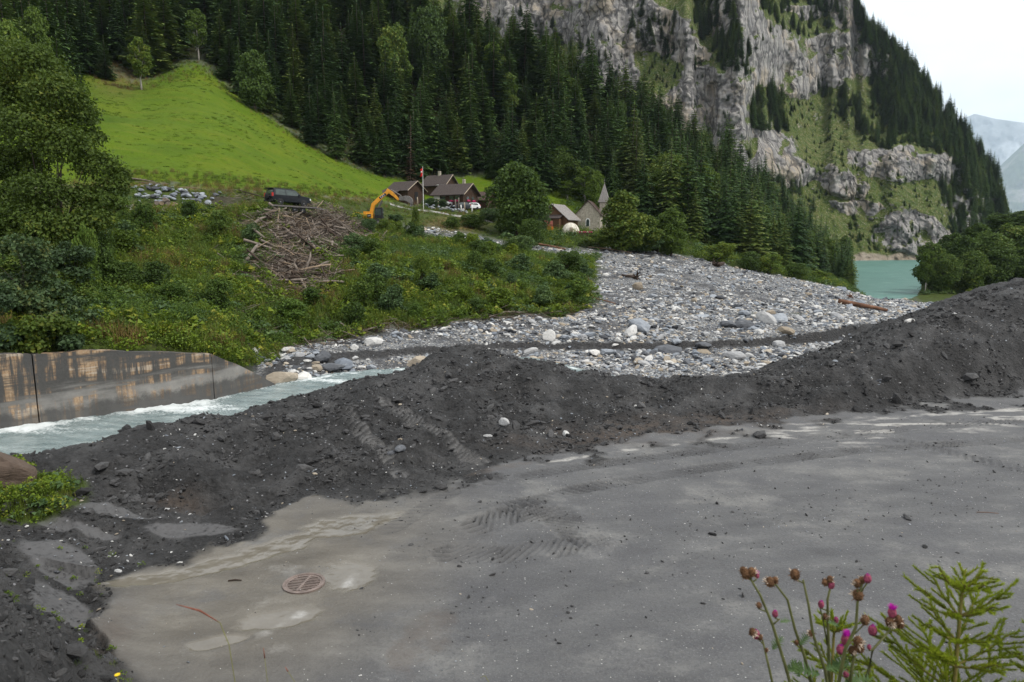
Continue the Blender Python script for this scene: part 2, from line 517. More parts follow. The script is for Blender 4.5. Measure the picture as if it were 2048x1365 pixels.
# zone weights -------------------------------------------------------
wob = fbm(GX * .35, GY * .35, 4, 3)
wob2 = fbm(GX * .9, GY * .9, 4, 21)
s_ = GS + wob * .22
PXW = GPX + wob * 40
w_spoil = sstep(2.92, 3.05, GS + wob2 * .35) * (1 - sstep(5.9, 6.1, GS))
leftmound = sstep(420, 330, GPX) * sstep(2.12, 1.98, GS + wob2 * .12) * (GS > 1.0) + sstep(230, 170, GPX + wob2 * 70) * sstep(1.9, 2.0, GS) * (GS < 3.1)
w_spoil = np.maximum(w_spoil, np.clip(leftmound, 0, 1))
w_gravel = sstep(5.95, 6.1, GS) * (1 - sstep(9.9, 10.08, s_))
fan = sstep(1165, 1215, PXW) * sstep(9.8, 10.05, GS) * (1 - sstep(12.0, 12.25, s_ + sstep(1680, 1760, GPX) * -.4)) * (1 - sstep(1800, 1840, PXW))
strip = np.exp(-((GS - (12.0 - sstep(900, 1120, GPX) * .15)) / .16) ** 2) * sstep(740, 860, PXW) * (1 - sstep(1180, 1240, PXW))
w_gravel = np.clip(np.maximum(np.maximum(w_gravel, fan), strip), 0, 1)
w_gravel *= 1 - sstep(470, 430, GPX) * (GS > 8.5)      # behind the wall there is soil
heap_d = np.minimum(np.hypot((GPX - 632) / 150, (GROW - 462) / 44), np.hypot((GPX - 590) / 90, (GROW - 535) / 60))
w_soil = np.clip(1.25 - heap_d, 0, 1) * (GS > 10) * (GS < 12.8)
w_soil = np.maximum(w_soil, .8 * np.clip(1.2 - np.hypot((GPX - 440) / 70, (GROW - 400) / 22), 0, 1) * (GS > 11.5))
w_meadow = sstep(12.85, 13.05, s_) * (1 - sstep(14.9, 15.1, GS + wob2 * .15)) * (1 - sstep(1260, 1340, PXW))
w_dry = np.clip(1.15 - np.hypot((GPX - 905) / 75, (GROW - 452) / 22), 0, 1) * (GS > 12)
w_dry = np.maximum(w_dry, np.exp(-((GS - 12.93) / .1) ** 2) * (GPX < 760) * np.clip(.65 + wob2, 0, 1))
w_dry = np.maximum(w_dry, .7 * np.clip(1.2 - np.hypot((GPX - 240) / 70, (GROW - 155) / 45), 0, 1) * (GS > 13.5))

# relief ---------------------------------------------------------------
amp_spoil = w_spoil * np.clip(1.3 - np.abs(GY - 12) * 0, 0, 1)
lump = ridged(GX * .33, GY * .33, 4, 31, .55)
fine = fbm(GX * 2.3, GY * 2.3, 4, 41, .6)
clod = ridged(GX * 3.1, GY * 3.1, 3, 51, .6)
edge_in = sstep(3.0, 3.0 + .5 + .6 * np.exp(-((GPX - 1300) / 330) ** 2), GS) * (1 - sstep(5.6, 6.0, GS)) + np.clip(leftmound, 0, 1)
n_sp = (.40 * (lump - .52) * edge_in + .42 * fbm(GX * .62, GY * .62, 3, 33) * edge_in + .10 * fine * np.clip(edge_in + .35, 0, 1)
        + .06 * (clod - .5) * np.clip(edge_in + .2, 0, 1) - .05 * edge_in)
crw = np.exp(-((GS - 5.1) / .75) ** 2) * (1 - .55 * sstep(800, 900, GPX))
n_sp = n_sp * (1 - .55 * crw) - .16 * crw
GZ += amp_spoil * n_sp
road_m = (GS < 3.0) * (GS > 1.8) * (1 - np.clip(w_spoil, 0, 1))
GZ += road_m * (.022 * fbm(GX * .25, GY * .25, 3, 61) + .010 * fine)
GZ += w_gravel * (.16 * fbm(GX * .5, GY * .5, 4, 71) + .05 * fine) * sstep(6.9, 7.4, GS)
terr = fbm(GX * .16, GY * .3, 4, 81)
GZ += fan * 1.0 * terr * sstep(10.1, 10.6, GS) * (1 - sstep(11.8, 12, GS))
GZ += np.where((GS > 10.1) & (GS < 13), .5 * fbm(GX * .22, GY * .22, 4, 91), 0) * (1 - fan) * (1 - strip)
GZ += np.where(GS >= 13, 1.1 * fbm(GX * .045, GY * .045, 4, 95) + .25 * fbm(GX * .3, GY * .3, 3, 96), 0) * sstep(13.0, 13.4, GS)
cutn = np.exp(-((GS - 8.7) / .45) ** 2) * sstep(500, 560, GPX)
GZ += cutn * (.28 * ridged(GX * .8, GY * .8, 3, 101))
# heap of driftwood lies on a low mound
GZ += .9 * np.clip(1.1 - np.hypot((GPX - 660) / 90, (GROW - 442) / 25), 0, 1) * (GS > 11) * (GS < 12.9)

# tracks of machines ----------------------------------------------------
a_white, a_track, a_tan, a_red = (np.zeros_like(GZ) for _ in range(4))
def tread(pix, width, rib, amp, z=0.0, gap=None, smin=2.0, smax=5.0, fade=1.0, slant=.5):
    global GZ, a_track
    pts = ground_path(pix, z) if z is not None else pix
    d, arc, side = poly_dist(GX, GY, pts)
    m = sstep(width * .5, width * .36, d) * (GS > smin) * (GS < smax)
    br = np.clip(.55 + 1.2 * fbm(GX * .8, GY * .8, 3, 111), 0, 1)
    ribs = np.sin((arc + slant * side) * 2 * math.pi / rib)
    GZ += m * amp * 1.7 * (ribs - .6) * br * fade
    rim = np.exp(-((d - width * .55) / (width * .12)) ** 2) * (GS > smin) * (GS < smax)
    GZ += rim * amp * 1.3 * np.clip(.4 + 1.4 * fine, 0, 1.2)
    a_track = np.maximum(a_track, m * br * (.65 - .35 * ribs))
tread([(985, 965), (1150, 935), (1400, 903), (1700, 868), (2048, 840), (2300, 826)], .62, .20, .022)
tread([(1010, 1015), (1180, 975), (1400, 938), (1700, 903), (1900, 888), (2300, 865)], .62, .20, .026)
tread([(960, 1050), (1040, 1025), (1110, 1030), (1165, 1075)], .95, .17, .035, slant=-.9)
tread([(900, 1105), (1000, 1110), (1100, 1100), (1180, 1085)], .8, .17, .024, slant=-.9)
tread([(775, 1060), (860, 1010), (900, 985)], .55, .2, .012)
tread([(2048, 940), (1900, 905), (1800, 880)], .6, .2, .012)
plat = [at(p, r, y)[:2] for p, r, y in ((640, 775, 21.2), (690, 830, 19.2), (760, 890, 17.4), (800, 950, 15.9))]
tread(plat, .65, .16, .03, None, smin=2.8, smax=5.1)
plat2 = [at(p, r, y)[:2] for p, r, y in ((770, 790, 21.2), (840, 835, 19.3), (920, 880, 17.9), (960, 910, 17.0))]
tread(plat2, .65, .16, .03, None, smin=2.8, smax=5.1)

def sweep(pix, wd, dark):
    global a_track, a_white
    d, arc, side = poly_dist(GX, GY, ground_path(pix))
    br = np.clip(.55 + 1.5 * fbm(GX * .55, GY * .9, 4, 115), 0, 1) * (GS < 2.98) * (GS > 1.9)
    a_track = np.maximum(a_track, dark * np.exp(-(d / wd) ** 4) * br)
    a_white = np.maximum(a_white, .30 * np.exp(-((d - wd * 1.3) / (wd * .5)) ** 2) * br)
for off in (0, 62):
    sweep([(2300, 905 + off), (1900, 930 + off), (1500, 985 + off), (1250, 1040 + off), (1050, 1120 + off), (900, 1230 + off)], .24, .34)
    sweep([(2300, 985 + off * 1.4), (1900, 1020 + off * 1.4), (1500, 1090 + off * 1.4), (1150, 1200 + off * 1.4), (950, 1330 + off)], .24, .26)
sweep([(1180, 1085), (1350, 1060), (1600, 1000), (2000, 950), (2300, 930)], .3, .3)
sweep([(1000, 1000), (900, 1040), (800, 1110), (740, 1200), (720, 1365)], .26, .28)
sweep([(830, 985), (700, 1060), (600, 1130), (420, 1250), (330, 1365)], .26, .22)
def on_road(pix):
    return [at_z(p, r, 0)[:2] for p, r in pix]
d, arc, side = poly_dist(GX, GY, on_road([(1080, 930), (1200, 908), (1400, 884), (1600, 858), (1800, 835), (2300, 800)]))
a_white = np.maximum(a_white, .8 * np.exp(-(d / .26) ** 2) * np.clip(.6 + 1.6 * fbm(GX * .9, GY * 1.6, 5, 133, .65), 0, 1))
d, arc, side = poly_dist(GX, GY, on_road([(1600, 872), (1800, 852), (2048, 828), (2300, 812)]))
a_white = np.maximum(a_white, .85 * np.exp(-(d / 1.6) ** 2) * sstep(-.05, .25, fbm(GX * .5, GY * 2.4, 4, 131)))
d, arc, side = poly_dist(GX, GY, on_road([(480, 1290), (600, 1225), (700, 1165), (740, 1130)]))
a_white = np.maximum(a_white, .7 * np.exp(-(d / .22) ** 2) * np.clip(.7 + 1.8 * wob2, 0, 1))
d, arc, side = poly_dist(GX, GY, on_road([(230, 1345), (330, 1310), (450, 1290), (560, 1300)]))
a_white = np.maximum(a_white, .45 * np.exp(-(d / .3) ** 2) * np.clip(.7 + 1.8 * wob2, 0, 1))
d, arc, side = poly_dist(GX, GY, on_road([(960, 985), (1080, 965), (1120, 1010), (1100, 1040)]))
a_white = np.maximum(a_white, .4 * np.exp(-(d / .35) ** 2) * np.clip(.5 + 1.8 * wob2, 0, 1))
def blob(pix, rx, ry, rot=0.0, z=0.0):
    c = at_z(pix[0], pix[1], z)
    dx, dy = GX - c[0], GY - c[1]
    cx, sx = math.cos(rot), math.sin(rot)
    q = np.hypot((dx * cx + dy * sx) / rx, (-dx * sx + dy * cx) / ry) + .85 * fbm(GX * .8, GY * 1.3, 5, 141, .62)
    return sstep(1.15, .80, q) * (GS < 3.05)
for b in (((430, 1130), 1.7, .30, .52), ((310, 1158), .7, .24, .3), ((560, 1090), 1.2, .3, .75), ((550, 1240), .55, .34, .4), ((430, 1285), .45, .15, .4),
          ((700, 1050), 1.0, .5, .6), ((690, 1150), .5, .5, .2), ((600, 985), .7, .25, .1)):
    a_tan = np.maximum(a_tan, blob(*b))
GZ -= .02 * a_tan * (GS < 3)
a_white = np.maximum(a_white, .42 * np.clip(1.2 - np.hypot((GPX - 560) / 420, (GROW - 1180) / 220), 0, 1) * np.clip(.5 + 1.6 * fbm(GX * .7, GY * 1.1, 5, 143), 0, 1) * (GS < 3) * (1 - a_tan))
for b in (((860, 1260), .35, .7, 0), ((820, 1310), .3, .6, 0), ((980, 940), .9, .2, .5), ((1070, 905), 1.2, .25, .5)):
    a_red = np.maximum(a_red, blob(*b) * .5)
a_red = np.maximum(a_red, 1.3 * np.clip(1.15 - np.hypot((GPX - 1330) / 360, (GROW - 856 + (GPX - 1330) * .09) / 34), 0, 1) * np.clip(.6 + 1.5 * wob2, 0, 1))
a_red = np.maximum(a_red, .8 * np.clip(1.15 - np.hypot((GPX - 350) / 80, (GROW - 985) / 22), 0, 1))
a_red = np.maximum(a_red, .6 * np.clip(1.15 - np.hypot((GPX - 230) / 60, (GROW - 1260) / 90), 0, 1) * np.clip(.7 + 1.5 * wob2, 0, 1) * (GS < 3.2))
# smooth bucket scrapes in the spoil at the left
a_smooth = np.zeros_like(GZ)
for (px, row, a, bx, by) in ((210, 1030, .1, 1.15, .24), (130, 1062, 0, 1.0, .16), (380, 1040, .12, 1.0, .26), (130, 1200, -.5, 1.0, .26), (120, 1120, -.4, .9, .4), (110, 1235, -.5, .6, .12)):
    c = at_z(px, row, .25)
    dx, dy = GX - c[0], GY - c[1]
    q = np.hypot((dx * math.cos(a) + dy * math.sin(a)) / bx, (-dx * math.sin(a) + dy * math.cos(a)) / by) + .2 * wob2
    a_smooth = np.maximum(a_smooth, sstep(1.05, .85, q))
rough_part = amp_spoil * (.10 * fine * np.clip(edge_in + .35, 0, 1) + .06 * (clod - .5) * np.clip(edge_in + .2, 0, 1))
GZ -= rough_part * np.clip(a_smooth * .9 + np.where(GS > 3.05, sstep(.1, .5, a_track) * .8, 0), 0, 1)

# lookup --------------------------------------------------------------
def H(x, y):
    """height of the ground at a place"""
    x, y = np.asarray(x, float), np.asarray(y, float)
    u = np.clip((x / (y + PIV) - UG[0]) / (UG[1] - UG[0]), 0, NU - 1.001)
    v = np.clip(np.interp(y, YG, np.arange(NV)), 0, NV - 1.001)
    i, j = u.astype(int), v.astype(int)
    a, b = u - i, v - j
    return ((GZ[j, i] * (1 - a) + GZ[j, i + 1] * a) * (1 - b) + (GZ[j + 1, i] * (1 - a) + GZ[j + 1, i + 1] * a) * b)
def Gs(x, y, arr=None):
    arr = GS if arr is None else arr
    x, y = np.asarray(x, float), np.asarray(y, float)
    u = np.clip(np.rint((x / (y + PIV) - UG[0]) / (UG[1] - UG[0])), 0, NU - 1).astype(int)
    v = np.clip(np.rint(np.interp(y, YG, np.arange(NV))), 0, NV - 1).astype(int)
    return arr[v, u]
def gp(px, Y):
    """ground point in a given photograph column at a given distance"""
    z = 0.0
    for _ in range(6):
        k = Y * math.cos(PITCH) - (z - CAMZ) * math.sin(PITCH)
        x = k * (px - 1024) / FPX
        z = float(H(x, Y))
    return (x, Y, z)

# ground material --------------------------------------------------------
def ground_material():
    """four surfaces (silt, spoil, gravel, green) mixed by the zone weights"""
    t = NT('ground')
    P = t.pos()
    def surf(col, rough, spec, nrm):
        return t.n('BsdfPrincipled', None, Base_Color=col, Roughness=rough, Specular_IOR_Level=spec, Normal=nrm).outputs[0]
    # hardened silt over asphalt
    mid = t.noise(2.2, 6, .65, P)
    fin = t.noise(14, 4, .7, P)
    flow = t.noise(1.0, 6, .62, t.mapv(P, (.5, 1.15, .6), rot=(0, 0, -.35)))
    road = t.ramp(flow, [(.28, (.058, .058, .060)), (.44, (.084, .084, .086)), (.58, (.103, .103, .103)), (.74, (.175, .173, .168))])
    road = t.mix(t.math('MULTIPLY', t.step(.45, .75, mid), .4), road, (.085, .086, .091))
    road = t.mix(t.math('MULTIPLY', t.step(.50, .66, t.noise(.38, 6, .68, t.mapv(P, (.8, 1.2, 1), rot=(0, 0, .3)))), .7), road, (.185, .182, .172))
    road = t.mix(t.math('MULTIPLY', t.step(.50, .38, t.noise(.55, 6, .7, P)), .55), road, (.072, .072, .077))
    road = t.mix(t.math('MULTIPLY', t.step(.48, .66, fin), .55), road, (.062, .062, .066))
    road = t.mix(t.math('MULTIPLY', t.step(.52, .70, t.noise(38, 3, .7, P)), .5), road, (.19, .19, .19))
    v1 = t.n('TexVoronoi', dict(feature='F1'), Scale=13.0, Vector=P)
    speck = t.math('MULTIPLY', t.math('LESS_THAN', v1.outputs['Distance'], .14), t.math('GREATER_THAN', t.n('SeparateColor', None, Color=v1.outputs['Color']).outputs[0], .80))
    road = t.mix(t.math('MULTIPLY', speck, .8), road, (.42, .42, .40))
    mudf = t.math('MULTIPLY', t.attr('mud'), t.step(.22, .52, t.noise(.75, 6, .66, P)))
    road = t.mix(mudf, road, t.ramp(flow, [(.3, (.080, .071, .058)), (.5, (.122, .110, .091)), (.7, (.180, .166, .140))]))
    tan_ = t.attr('tan')
    road = t.mix(tan_, road, t.ramp(mid, [(.3, (.128, .114, .092)), (.7, (.168, .153, .126))]))
    wh = t.step(.30, .78, t.math('ADD', t.math('MULTIPLY', t.attr('white'), .9), t.math('MULTIPLY', t.math('SUBTRACT', mid, .5), .8)))
    road = t.mix(wh, road, t.ramp(fin, [(.3, (.22, .21, .195)), (.7, (.42, .41, .385))]))
    trk = t.math('MULTIPLY', t.attr('track'), .85)
    road = t.mix(trk, road, (.042, .042, .044))
    red = t.math('MULTIPLY', t.math('MULTIPLY', t.attr('red'), t.step(.30, .58, mid)), .8)
    redc = t.ramp(fin, [(.3, (.048, .036, .029)), (.7, (.115, .090, .072))])
    road = t.mix(red, road, redc)
    amt = t.math('SUBTRACT', 1.0, t.math('MULTIPLY', tan_, .95))
    nr = t.n('Bump', None, Height=t.math('ADD', fin, t.math('MULTIPLY', mid, 1.3)), Strength=t.math('MULTIPLY', amt, .75), Distance=.035).outputs[0]
    S_road = surf(road, t.math('SUBTRACT', .78, t.math('ADD', t.math('MULTIPLY', tan_, .60), t.math('MULTIPLY', mudf, .18))), .42, nr)
    # dark shale spoil
    fs = t.noise(11, 5, .72, P)
    spoil = t.ramp(fs, [(.25, (.010, .0099, .010)), (.5, (.022, .0217, .022)), (.75, (.046, .0455, .0455))])
    spoil = t.mix(t.math('MULTIPLY', t.step(.42, .66, t.noise(.8, 6, .68, P)), .75), spoil, (.072, .071, .071))
    vs_ = t.n('TexVoronoi', dict(feature='F1'), Scale=9.0, Vector=P)
    rs = t.n('SeparateColor', None, Color=vs_.outputs['Color'])
    sp2 = t.math('MULTIPLY', t.math('LESS_THAN', vs_.outputs['Distance'], .2), t.math('GREATER_THAN', rs.outputs[0], .9))
    spoil = t.mix(sp2, spoil, (.20, .20, .21))
    spoil = t.mix(t.math('MULTIPLY', t.math('MULTIPLY', t.attr('smooth'), t.step(.30, .52, fs)), .85), spoil, t.mix(fs, (.066, .065, .067), (.104, .103, .104)))
    spoil = t.mix(t.step(.1, .7, t.attr('track')), spoil, (.118, .116, .115))
    spoil = t.mix(red, spoil, redc)
    hs = t.math('ADD', t.math('MULTIPLY', fs, 1.2), t.math('MULTIPLY', t.math('SUBTRACT', 1.0, vs_.outputs['Distance']), t.math('MULTIPLY', rs.outputs[1], 1.0)))
    S_spoil = surf(spoil, .82, .3, t.n('Bump', None, Height=hs, Strength=t.math('SUBTRACT', .9, t.math('MULTIPLY', t.attr('smooth'), .75)), Distance=.08).outputs[0])
    # river gravel: stones down to the finest size, silt between
    vg = t.n('TexVoronoi', dict(feature='F1'), Scale=4.2, Vector=t.mapv(P, (1, 1, 1.6)))
    vg2 = t.n('TexVoronoi', dict(feature='F1'), Scale=11.0, Vector=P)
    rr = t.n('SeparateColor', None, Color=vg.outputs['Color'])
    stone = t.ramp(rr.outputs[0], [(0, (.05, .053, .06)), (.35, (.12, .125, .14)), (.7, (.24, .24, .24)), (1, (.40, .39, .36))])
    rr2 = t.n('SeparateColor', None, Color=vg2.outputs['Color'])
    stone2 = t.ramp(rr2.outputs[1], [(0, (.035, .035, .04)), (.5, (.10, .105, .11)), (1, (.28, .28, .27))])
    gcol = t.mix(t.step(.30, .62, vg.outputs['Distance']), stone, stone2)
    gcol = t.mix(t.math('MULTIPLY', t.attr('silt'), .85), gcol, t.mix(rr2.outputs[0], (.028, .028, .030), (.078, .078, .081)))
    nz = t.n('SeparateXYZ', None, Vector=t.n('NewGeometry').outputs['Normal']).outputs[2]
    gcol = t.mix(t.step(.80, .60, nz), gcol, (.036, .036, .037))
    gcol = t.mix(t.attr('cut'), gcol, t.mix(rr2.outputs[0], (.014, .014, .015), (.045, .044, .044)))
    hg = t.math('ADD', t.math('MULTIPLY', vg.outputs['Distance'], -1.4), t.math('MULTIPLY', vg2.outputs['Distance'], -.5))
    S_grav = surf(gcol, .8, .3, t.bump(hg, .8, .08))
    # green ground and forest soil
    m2 = t.noise(1.6, 7, .68, P)
    veg = t.ramp(m2, [(.25, (.022, .020, .010)), (.45, (.040, .052, .012)), (.65, (.062, .095, .016)), (.85, (.10, .105, .035))])
    veg = t.mix(t.attr('forest'), veg, t.ramp(m2, [(.3, (.012, .012, .007)), (.6, (.030, .034, .012)), (.8, (.05, .055, .02))]))
    mb = t.noise(.07, 6, .62, P)
    mead = t.ramp(mb, [(.30, (.050, .094, .003)), (.5, (.074, .125, .004)), (.66, (.094, .135, .005)), (.8, (.118, .126, .012))])
    mead = t.mix(t.math('MULTIPLY', t.step(.50, .80, t.noise(.45, 5, .7, P)), .5), mead, (.078, .084, .010))
    mead = t.mix(t.math('MULTIPLY', t.step(.48, .70, m2), .5), mead, (.040, .066, .004))
    mead = t.mix(t.math('MULTIPLY', t.step(.50, .66, t.noise(.16, 6, .7, t.mapv(P, (.5, 2.0, 2.0), rot=(0, 0, .5)))), .5), mead, (.125, .140, .012))
    veg = t.mix(t.attr('meadow'), veg, mead)
    veg = t.mix(t.math('MULTIPLY', t.attr('dry'), t.step(.34, .60, m2)), veg, t.ramp(m2, [(.3, (.085, .065, .018)), (.7, (.19, .125, .055))]))
    veg = t.mix(t.attr('soil'), veg, t.ramp(m2, [(.3, (.022, .017, .014)), (.7, (.062, .048, .040))]))
    S_veg = surf(veg, .9, .12, t.bump(m2, .9, .3))
    def mixs(f, a, b):
        nd = t.n('MixShader', None, Fac=f)
        t.t.links.new(a, nd.inputs[1]); t.t.links.new(b, nd.inputs[2])
        return nd.outputs[0]
    g = t.attr('green')
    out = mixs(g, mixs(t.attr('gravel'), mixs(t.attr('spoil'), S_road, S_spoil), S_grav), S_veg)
    t.t.links.new(out, t.out.inputs['Surface'])
    return t.m
M_GROUND = ground_material()

# mesh split by zone ------------------------------------------------------
V = np.stack([GX, GY, GZ], -1).reshape(-1, 3)
ii, jj = np.meshgrid(np.arange(NU - 1), np.arange(NV - 1))
q0 = (jj * NU + ii).ravel()
Q = np.stack([q0, q0 + 1, q0 + 1 + NU, q0 + NU], -1)
dx_ = np.gradient(V.reshape(NV, NU, 3), axis=1); dy_ = np.gradient(V.reshape(NV, NU, 3), axis=0)
VN = np.cross(dx_, dy_).reshape(-1, 3)
VN /= np.linalg.norm(VN, axis=1, keepdims=True) + 1e-12
w_meadow_f = w_meadow
w_forest = np.clip(np.maximum(sstep(14.9, 15.1, GS + wob2 * .15), sstep(1260, 1340, PXW) * sstep(12.2, 12.5, s_)) * (1 - fan), 0, 1)
w_veg = np.clip(sstep(9.9, 10.08, s_) * (1 - sstep(12.85, 13.05, s_)) * (1 - w_gravel), 0, 1)
w_veg = np.maximum(w_veg, sstep(8.6, 8.9, GS) * (GS < 11) * sstep(520, 470, GPX))
w_veg = np.maximum(w_veg, (GS < 1.9) * sstep(1.9, 1.3, GS) * .9 * (leftmound < .4))
a_mound = np.clip(1.25 - np.hypot((GPX - 50) / 120, (GROW - 985) / 55), 0, 1) * (GS < 4.2)
w_veg = np.maximum(w_veg, sstep(.05, .35, a_mound))
ATT = dict(spoil=w_spoil, gravel=w_gravel, veg=w_veg, forest=w_forest, meadow=w_meadow, dry=w_dry, soil=w_soil,
           green=np.clip(np.maximum.reduce([w_veg, w_forest, w_meadow, w_dry, w_soil]), 0, 1), silt=sstep(-.02, .22, fbm(GX * .2, GY * .5, 5, 241)), cut=sstep(8.0, 8.25, GS + wob2 * .2) * (1 - sstep(8.92, 9.02, GS)) * sstep(500, 540, GPX) * (GPX < 1790), mud=np.clip(1.5 - np.hypot((GPX - 500) / 340, (GROW - 1170 + (GPX - 500) * .25) / 200), 0, 1) * (GS < 3.1), tan=a_tan, white=a_white, track=a_track, red=a_red, smooth=a_smooth)
zone = np.full(GZ.shape, 0)
zone[(GS >= 3) & (GS < 6)] = 1
zone[(leftmound > .5) & (GS < 3)] = 1
zone[(GS < 1.9)] = 7
zone[(leftmound > .5) & (GS < 3)] = 1
zone[(GS >= 6) & (GS < 7)] = 2
zone[(GS >= 7) & (GS < 10)] = 3
zone[(w_gravel > .5) & (GS >= 10)] = 3
zone[(GS >= 10) & (w_gravel <= .5)] = 4
zone[(GS >= 8.5) & (GPX < 480) & (GS < 10)] = 4
zone[(w_meadow > .5)] = 5
zone[(w_forest > .5)] = 6
zf = zone[:-1, :-1].ravel()
znames = ['road', 'spoil_bank', 'river_bed', 'gravel_fan', 'river_bank', 'meadow', 'forest_floor', 'embankment']
zlab = ['flat road covered by grey dried silt', 'dark heaped bank of shale spoil between road and river', 'bed of the river under the milky water',
        'pale gravel fan beside the river', 'green overgrown slope above the retaining wall', 'bright green mown meadow on the hillside',
        'dark ground under the spruce forest', 'weedy embankment above the road']
for k, nm in enumerate(znames):
    f = Q[zf == k]
    if not len(f): continue
    used, inv = np.unique(f, return_inverse=True)
    me = mesh_np(nm, V[used], inv.reshape(-1, 4), M_GROUND, attrs={a: b.ravel()[used] for a, b in ATT.items()}, normals=VN[used])
    tag(link(nm, me), zlab[k], None, None, 'structure')

# ------------------------------------------------------------------ river and lake
def water_material():
    t = NT('river_water')
    P = t.pos()
    f = t.attr('foam')
    n = t.noise(1.4, 7, .68, t.mapv(P, (.55, 1.5, 1), rot=(0, 0, -.62)))
    n2 = t.noise(7.0, 5, .7, P)
    fo = t.step(.42, .78, t.math('ADD', f, t.math('MULTIPLY', t.math('SUBTRACT', t.math('MULTIPLY', t.math('ADD', n, n2), .5), .5), 1.7)))
    c = t.ramp(n, [(.3, (.120, .165, .168)), (.5, (.205, .255, .255)), (.7, (.32, .37, .365))])
    c = t.mix(fo, c, (.66, .70, .70))
    nrm = t.bump(t.math('ADD', n, t.math('MULTIPLY', n2, .4)), .7, .16)
    return t.bsdf(c, t.math('ADD', .18, t.math('MULTIPLY', fo, .5)), .4, nrm)
M_RIVER = water_material()
cols = np.arange(4, NU - 4, 2)
NR = 40
ry = np.linspace(0, 1, NR)
n0, n1 = SY[6][cols] - 1.6, SY[7][cols] + .45
RY = n0[:, None] * (1 - ry) + n1[:, None] * ry
RX = UG[cols][:, None] * (RY + PIV)
foam = .34 * fbm(RX * .35 + RY * .2, RY * .9, 4, 151) + .21
foam += .5 * np.exp(-(((RX + 15.5) / 2.5) ** 2 + ((RY - 31.5) / 1.6) ** 2)) + .4 * np.exp(-(((RX + 20) / 2.5) ** 2 + ((RY - 27.5) / 1.2) ** 2))
foam += .35 * np.exp(-(((RX + 9.6) / 3) ** 2 + ((RY - 39.5) / 1.5) ** 2)) + .3 * np.exp(-((ry[None, :] - .93) / .05) ** 2)
wav = .10 * ridged(RX * .9 + RY * .4, RY * 1.3, 3, 161) + .07 * fbm(RX * 2.2, RY * 2.8, 3, 163)
RZ = np.repeat(ZW[cols][:, None], NR, 1) + wav * (.5 + np.clip(foam, 0, 1))
RV = np.stack([RX, RY, RZ], -1).reshape(-1, 3)
a_, b_ = np.meshgrid(np.arange(NR - 1), np.arange(len(cols) - 1))
r0 = (b_ * NR + a_).ravel()
me = mesh_np('river', RV, np.stack([r0, r0 + NR, r0 + NR + 1, r0 + 1], -1), M_RIVER, attrs=dict(foam=np.clip(foam, 0, 1).ravel()))
tag(link('river', me), 'milky grey-green torrent running along the concrete wall', None, None, 'structure')

t = NT('lake_water')
P = t.pos()
wv = t.noise(.35, 6, .7, t.mapv(P, (.5, 1.3, 1)))
wv2 = t.noise(.02, 4, .6, P)
c = t.ramp(wv2, [(.3, (.075, .165, .140)), (.7, (.100, .205, .175))])
c = t.mix(t.step(.5, .72, wv), c, (.20, .32, .29))
M_LAKE = t.bsdf(c, .42, .16, t.bump(wv, .55, .25))
me = mesh_np('lake', [(-60, 150, -10.3), (1500, 150, -10.3), (1500, 2600, -10.3), (-60, 2600, -10.3)], np.array([[0, 1, 2, 3]]), M_LAKE, smooth=False)
tag(link('lake', me), 'turquoise reservoir lake between the wooded shores', None, None, 'structure')

# ------------------------------------------------------------------ mountain with cliffs: a steep sheet, every point at its own distance
MC, MR = 540, 400
mc = np.linspace(600, 2032, MC)
top_g = np.interp(mc, [600, 1690, 1700, 1712, 1760, 1800, 1850, 1900, 1950, 1985, 2005, 2018, 2032],
                  [-60, -60, -40, 38, 85, 122, 180, 242, 302, 348, 398, 450, 525])
top_g = top_g + 7 * fbm(mc * .02, mc * 0, 3, 171)
vv = np.linspace(0, 1, MR)
MCC = np.repeat(mc[None, :], MR, 0)
MRR = 556 + (top_g[None, :] - 556) * vv[:, None]
wr1 = fbm(MCC * .012, MRR * .012, 4, 181)
wr2 = fbm(MCC * .035, MRR * .03, 4, 191)
def soft(cx, cy, rx, ry, rot=0.0, k=.55):
    dx, dy = MCC + wr1 * 50 - cx, MRR + wr1 * 40 - cy
    a = math.radians(rot)
    q = np.hypot((dx * math.cos(a) + dy * math.sin(a)) / rx, (-dx * math.sin(a) + dy * math.cos(a)) / ry)
    return sstep(1 + k * .5, 1 - k * .5, q + .35 * wr2)
rock = np.zeros_like(MCC)
for b in ((1120, 10, 200, 78, 4), (1230, 30, 95, 62, 0), (1210, 150, 75, 70, 20), (1410, 195, 92, 68, -6), (1330, 235, 60, 40, 30), (1470, 175, 40, 75, 0),
          (1570, 120, 95, 62, 6), (1680, 115, 85, 62, 12), (1480, 40, 60, 60, 10), (1720, 20, 30, 60, 70), (1740, 130, 40, 35, 0),
          (1540, 305, 66, 42, 8), (1480, 290, 50, 45, 0), (1600, 350, 50, 30, 10), (1760, 325, 60, 30, 0), (1840, 320, 60, 34, 0), (1905, 325, 45, 40, 0),
          (1680, 360, 60, 26, 20), (1940, 420, 40, 40, 0), (1800, 468, 60, 26, -6), (1860, 470, 40, 26, 0), (1720, 415, 60, 16, 10), (1990, 400, 26, 30, 0),
          (1300, 60, 70, 50, -20), (1360, 90, 60, 30, 30), (1630, 20, 60, 12, 0)):
    rock = np.maximum(rock, soft(*b))
rock = np.clip(np.maximum(rock * (1 - .55 * sstep(.14, .34, fbm(MCC * .028, MRR * .022, 4, 195))), .5 * sstep(.12, .42, wr2 + .3 * wr1)), 0, 1)
base_d = np.interp(mc, [600, 1000, 1300, 1500, 1560, 1700, 1850, 1950, 2032], [430, 425, 420, 430, 470, 500, 520, 540, 580])
base_d = smooth1(base_d, 8)
dep = np.zeros_like(MCC)
dep[0] = base_d
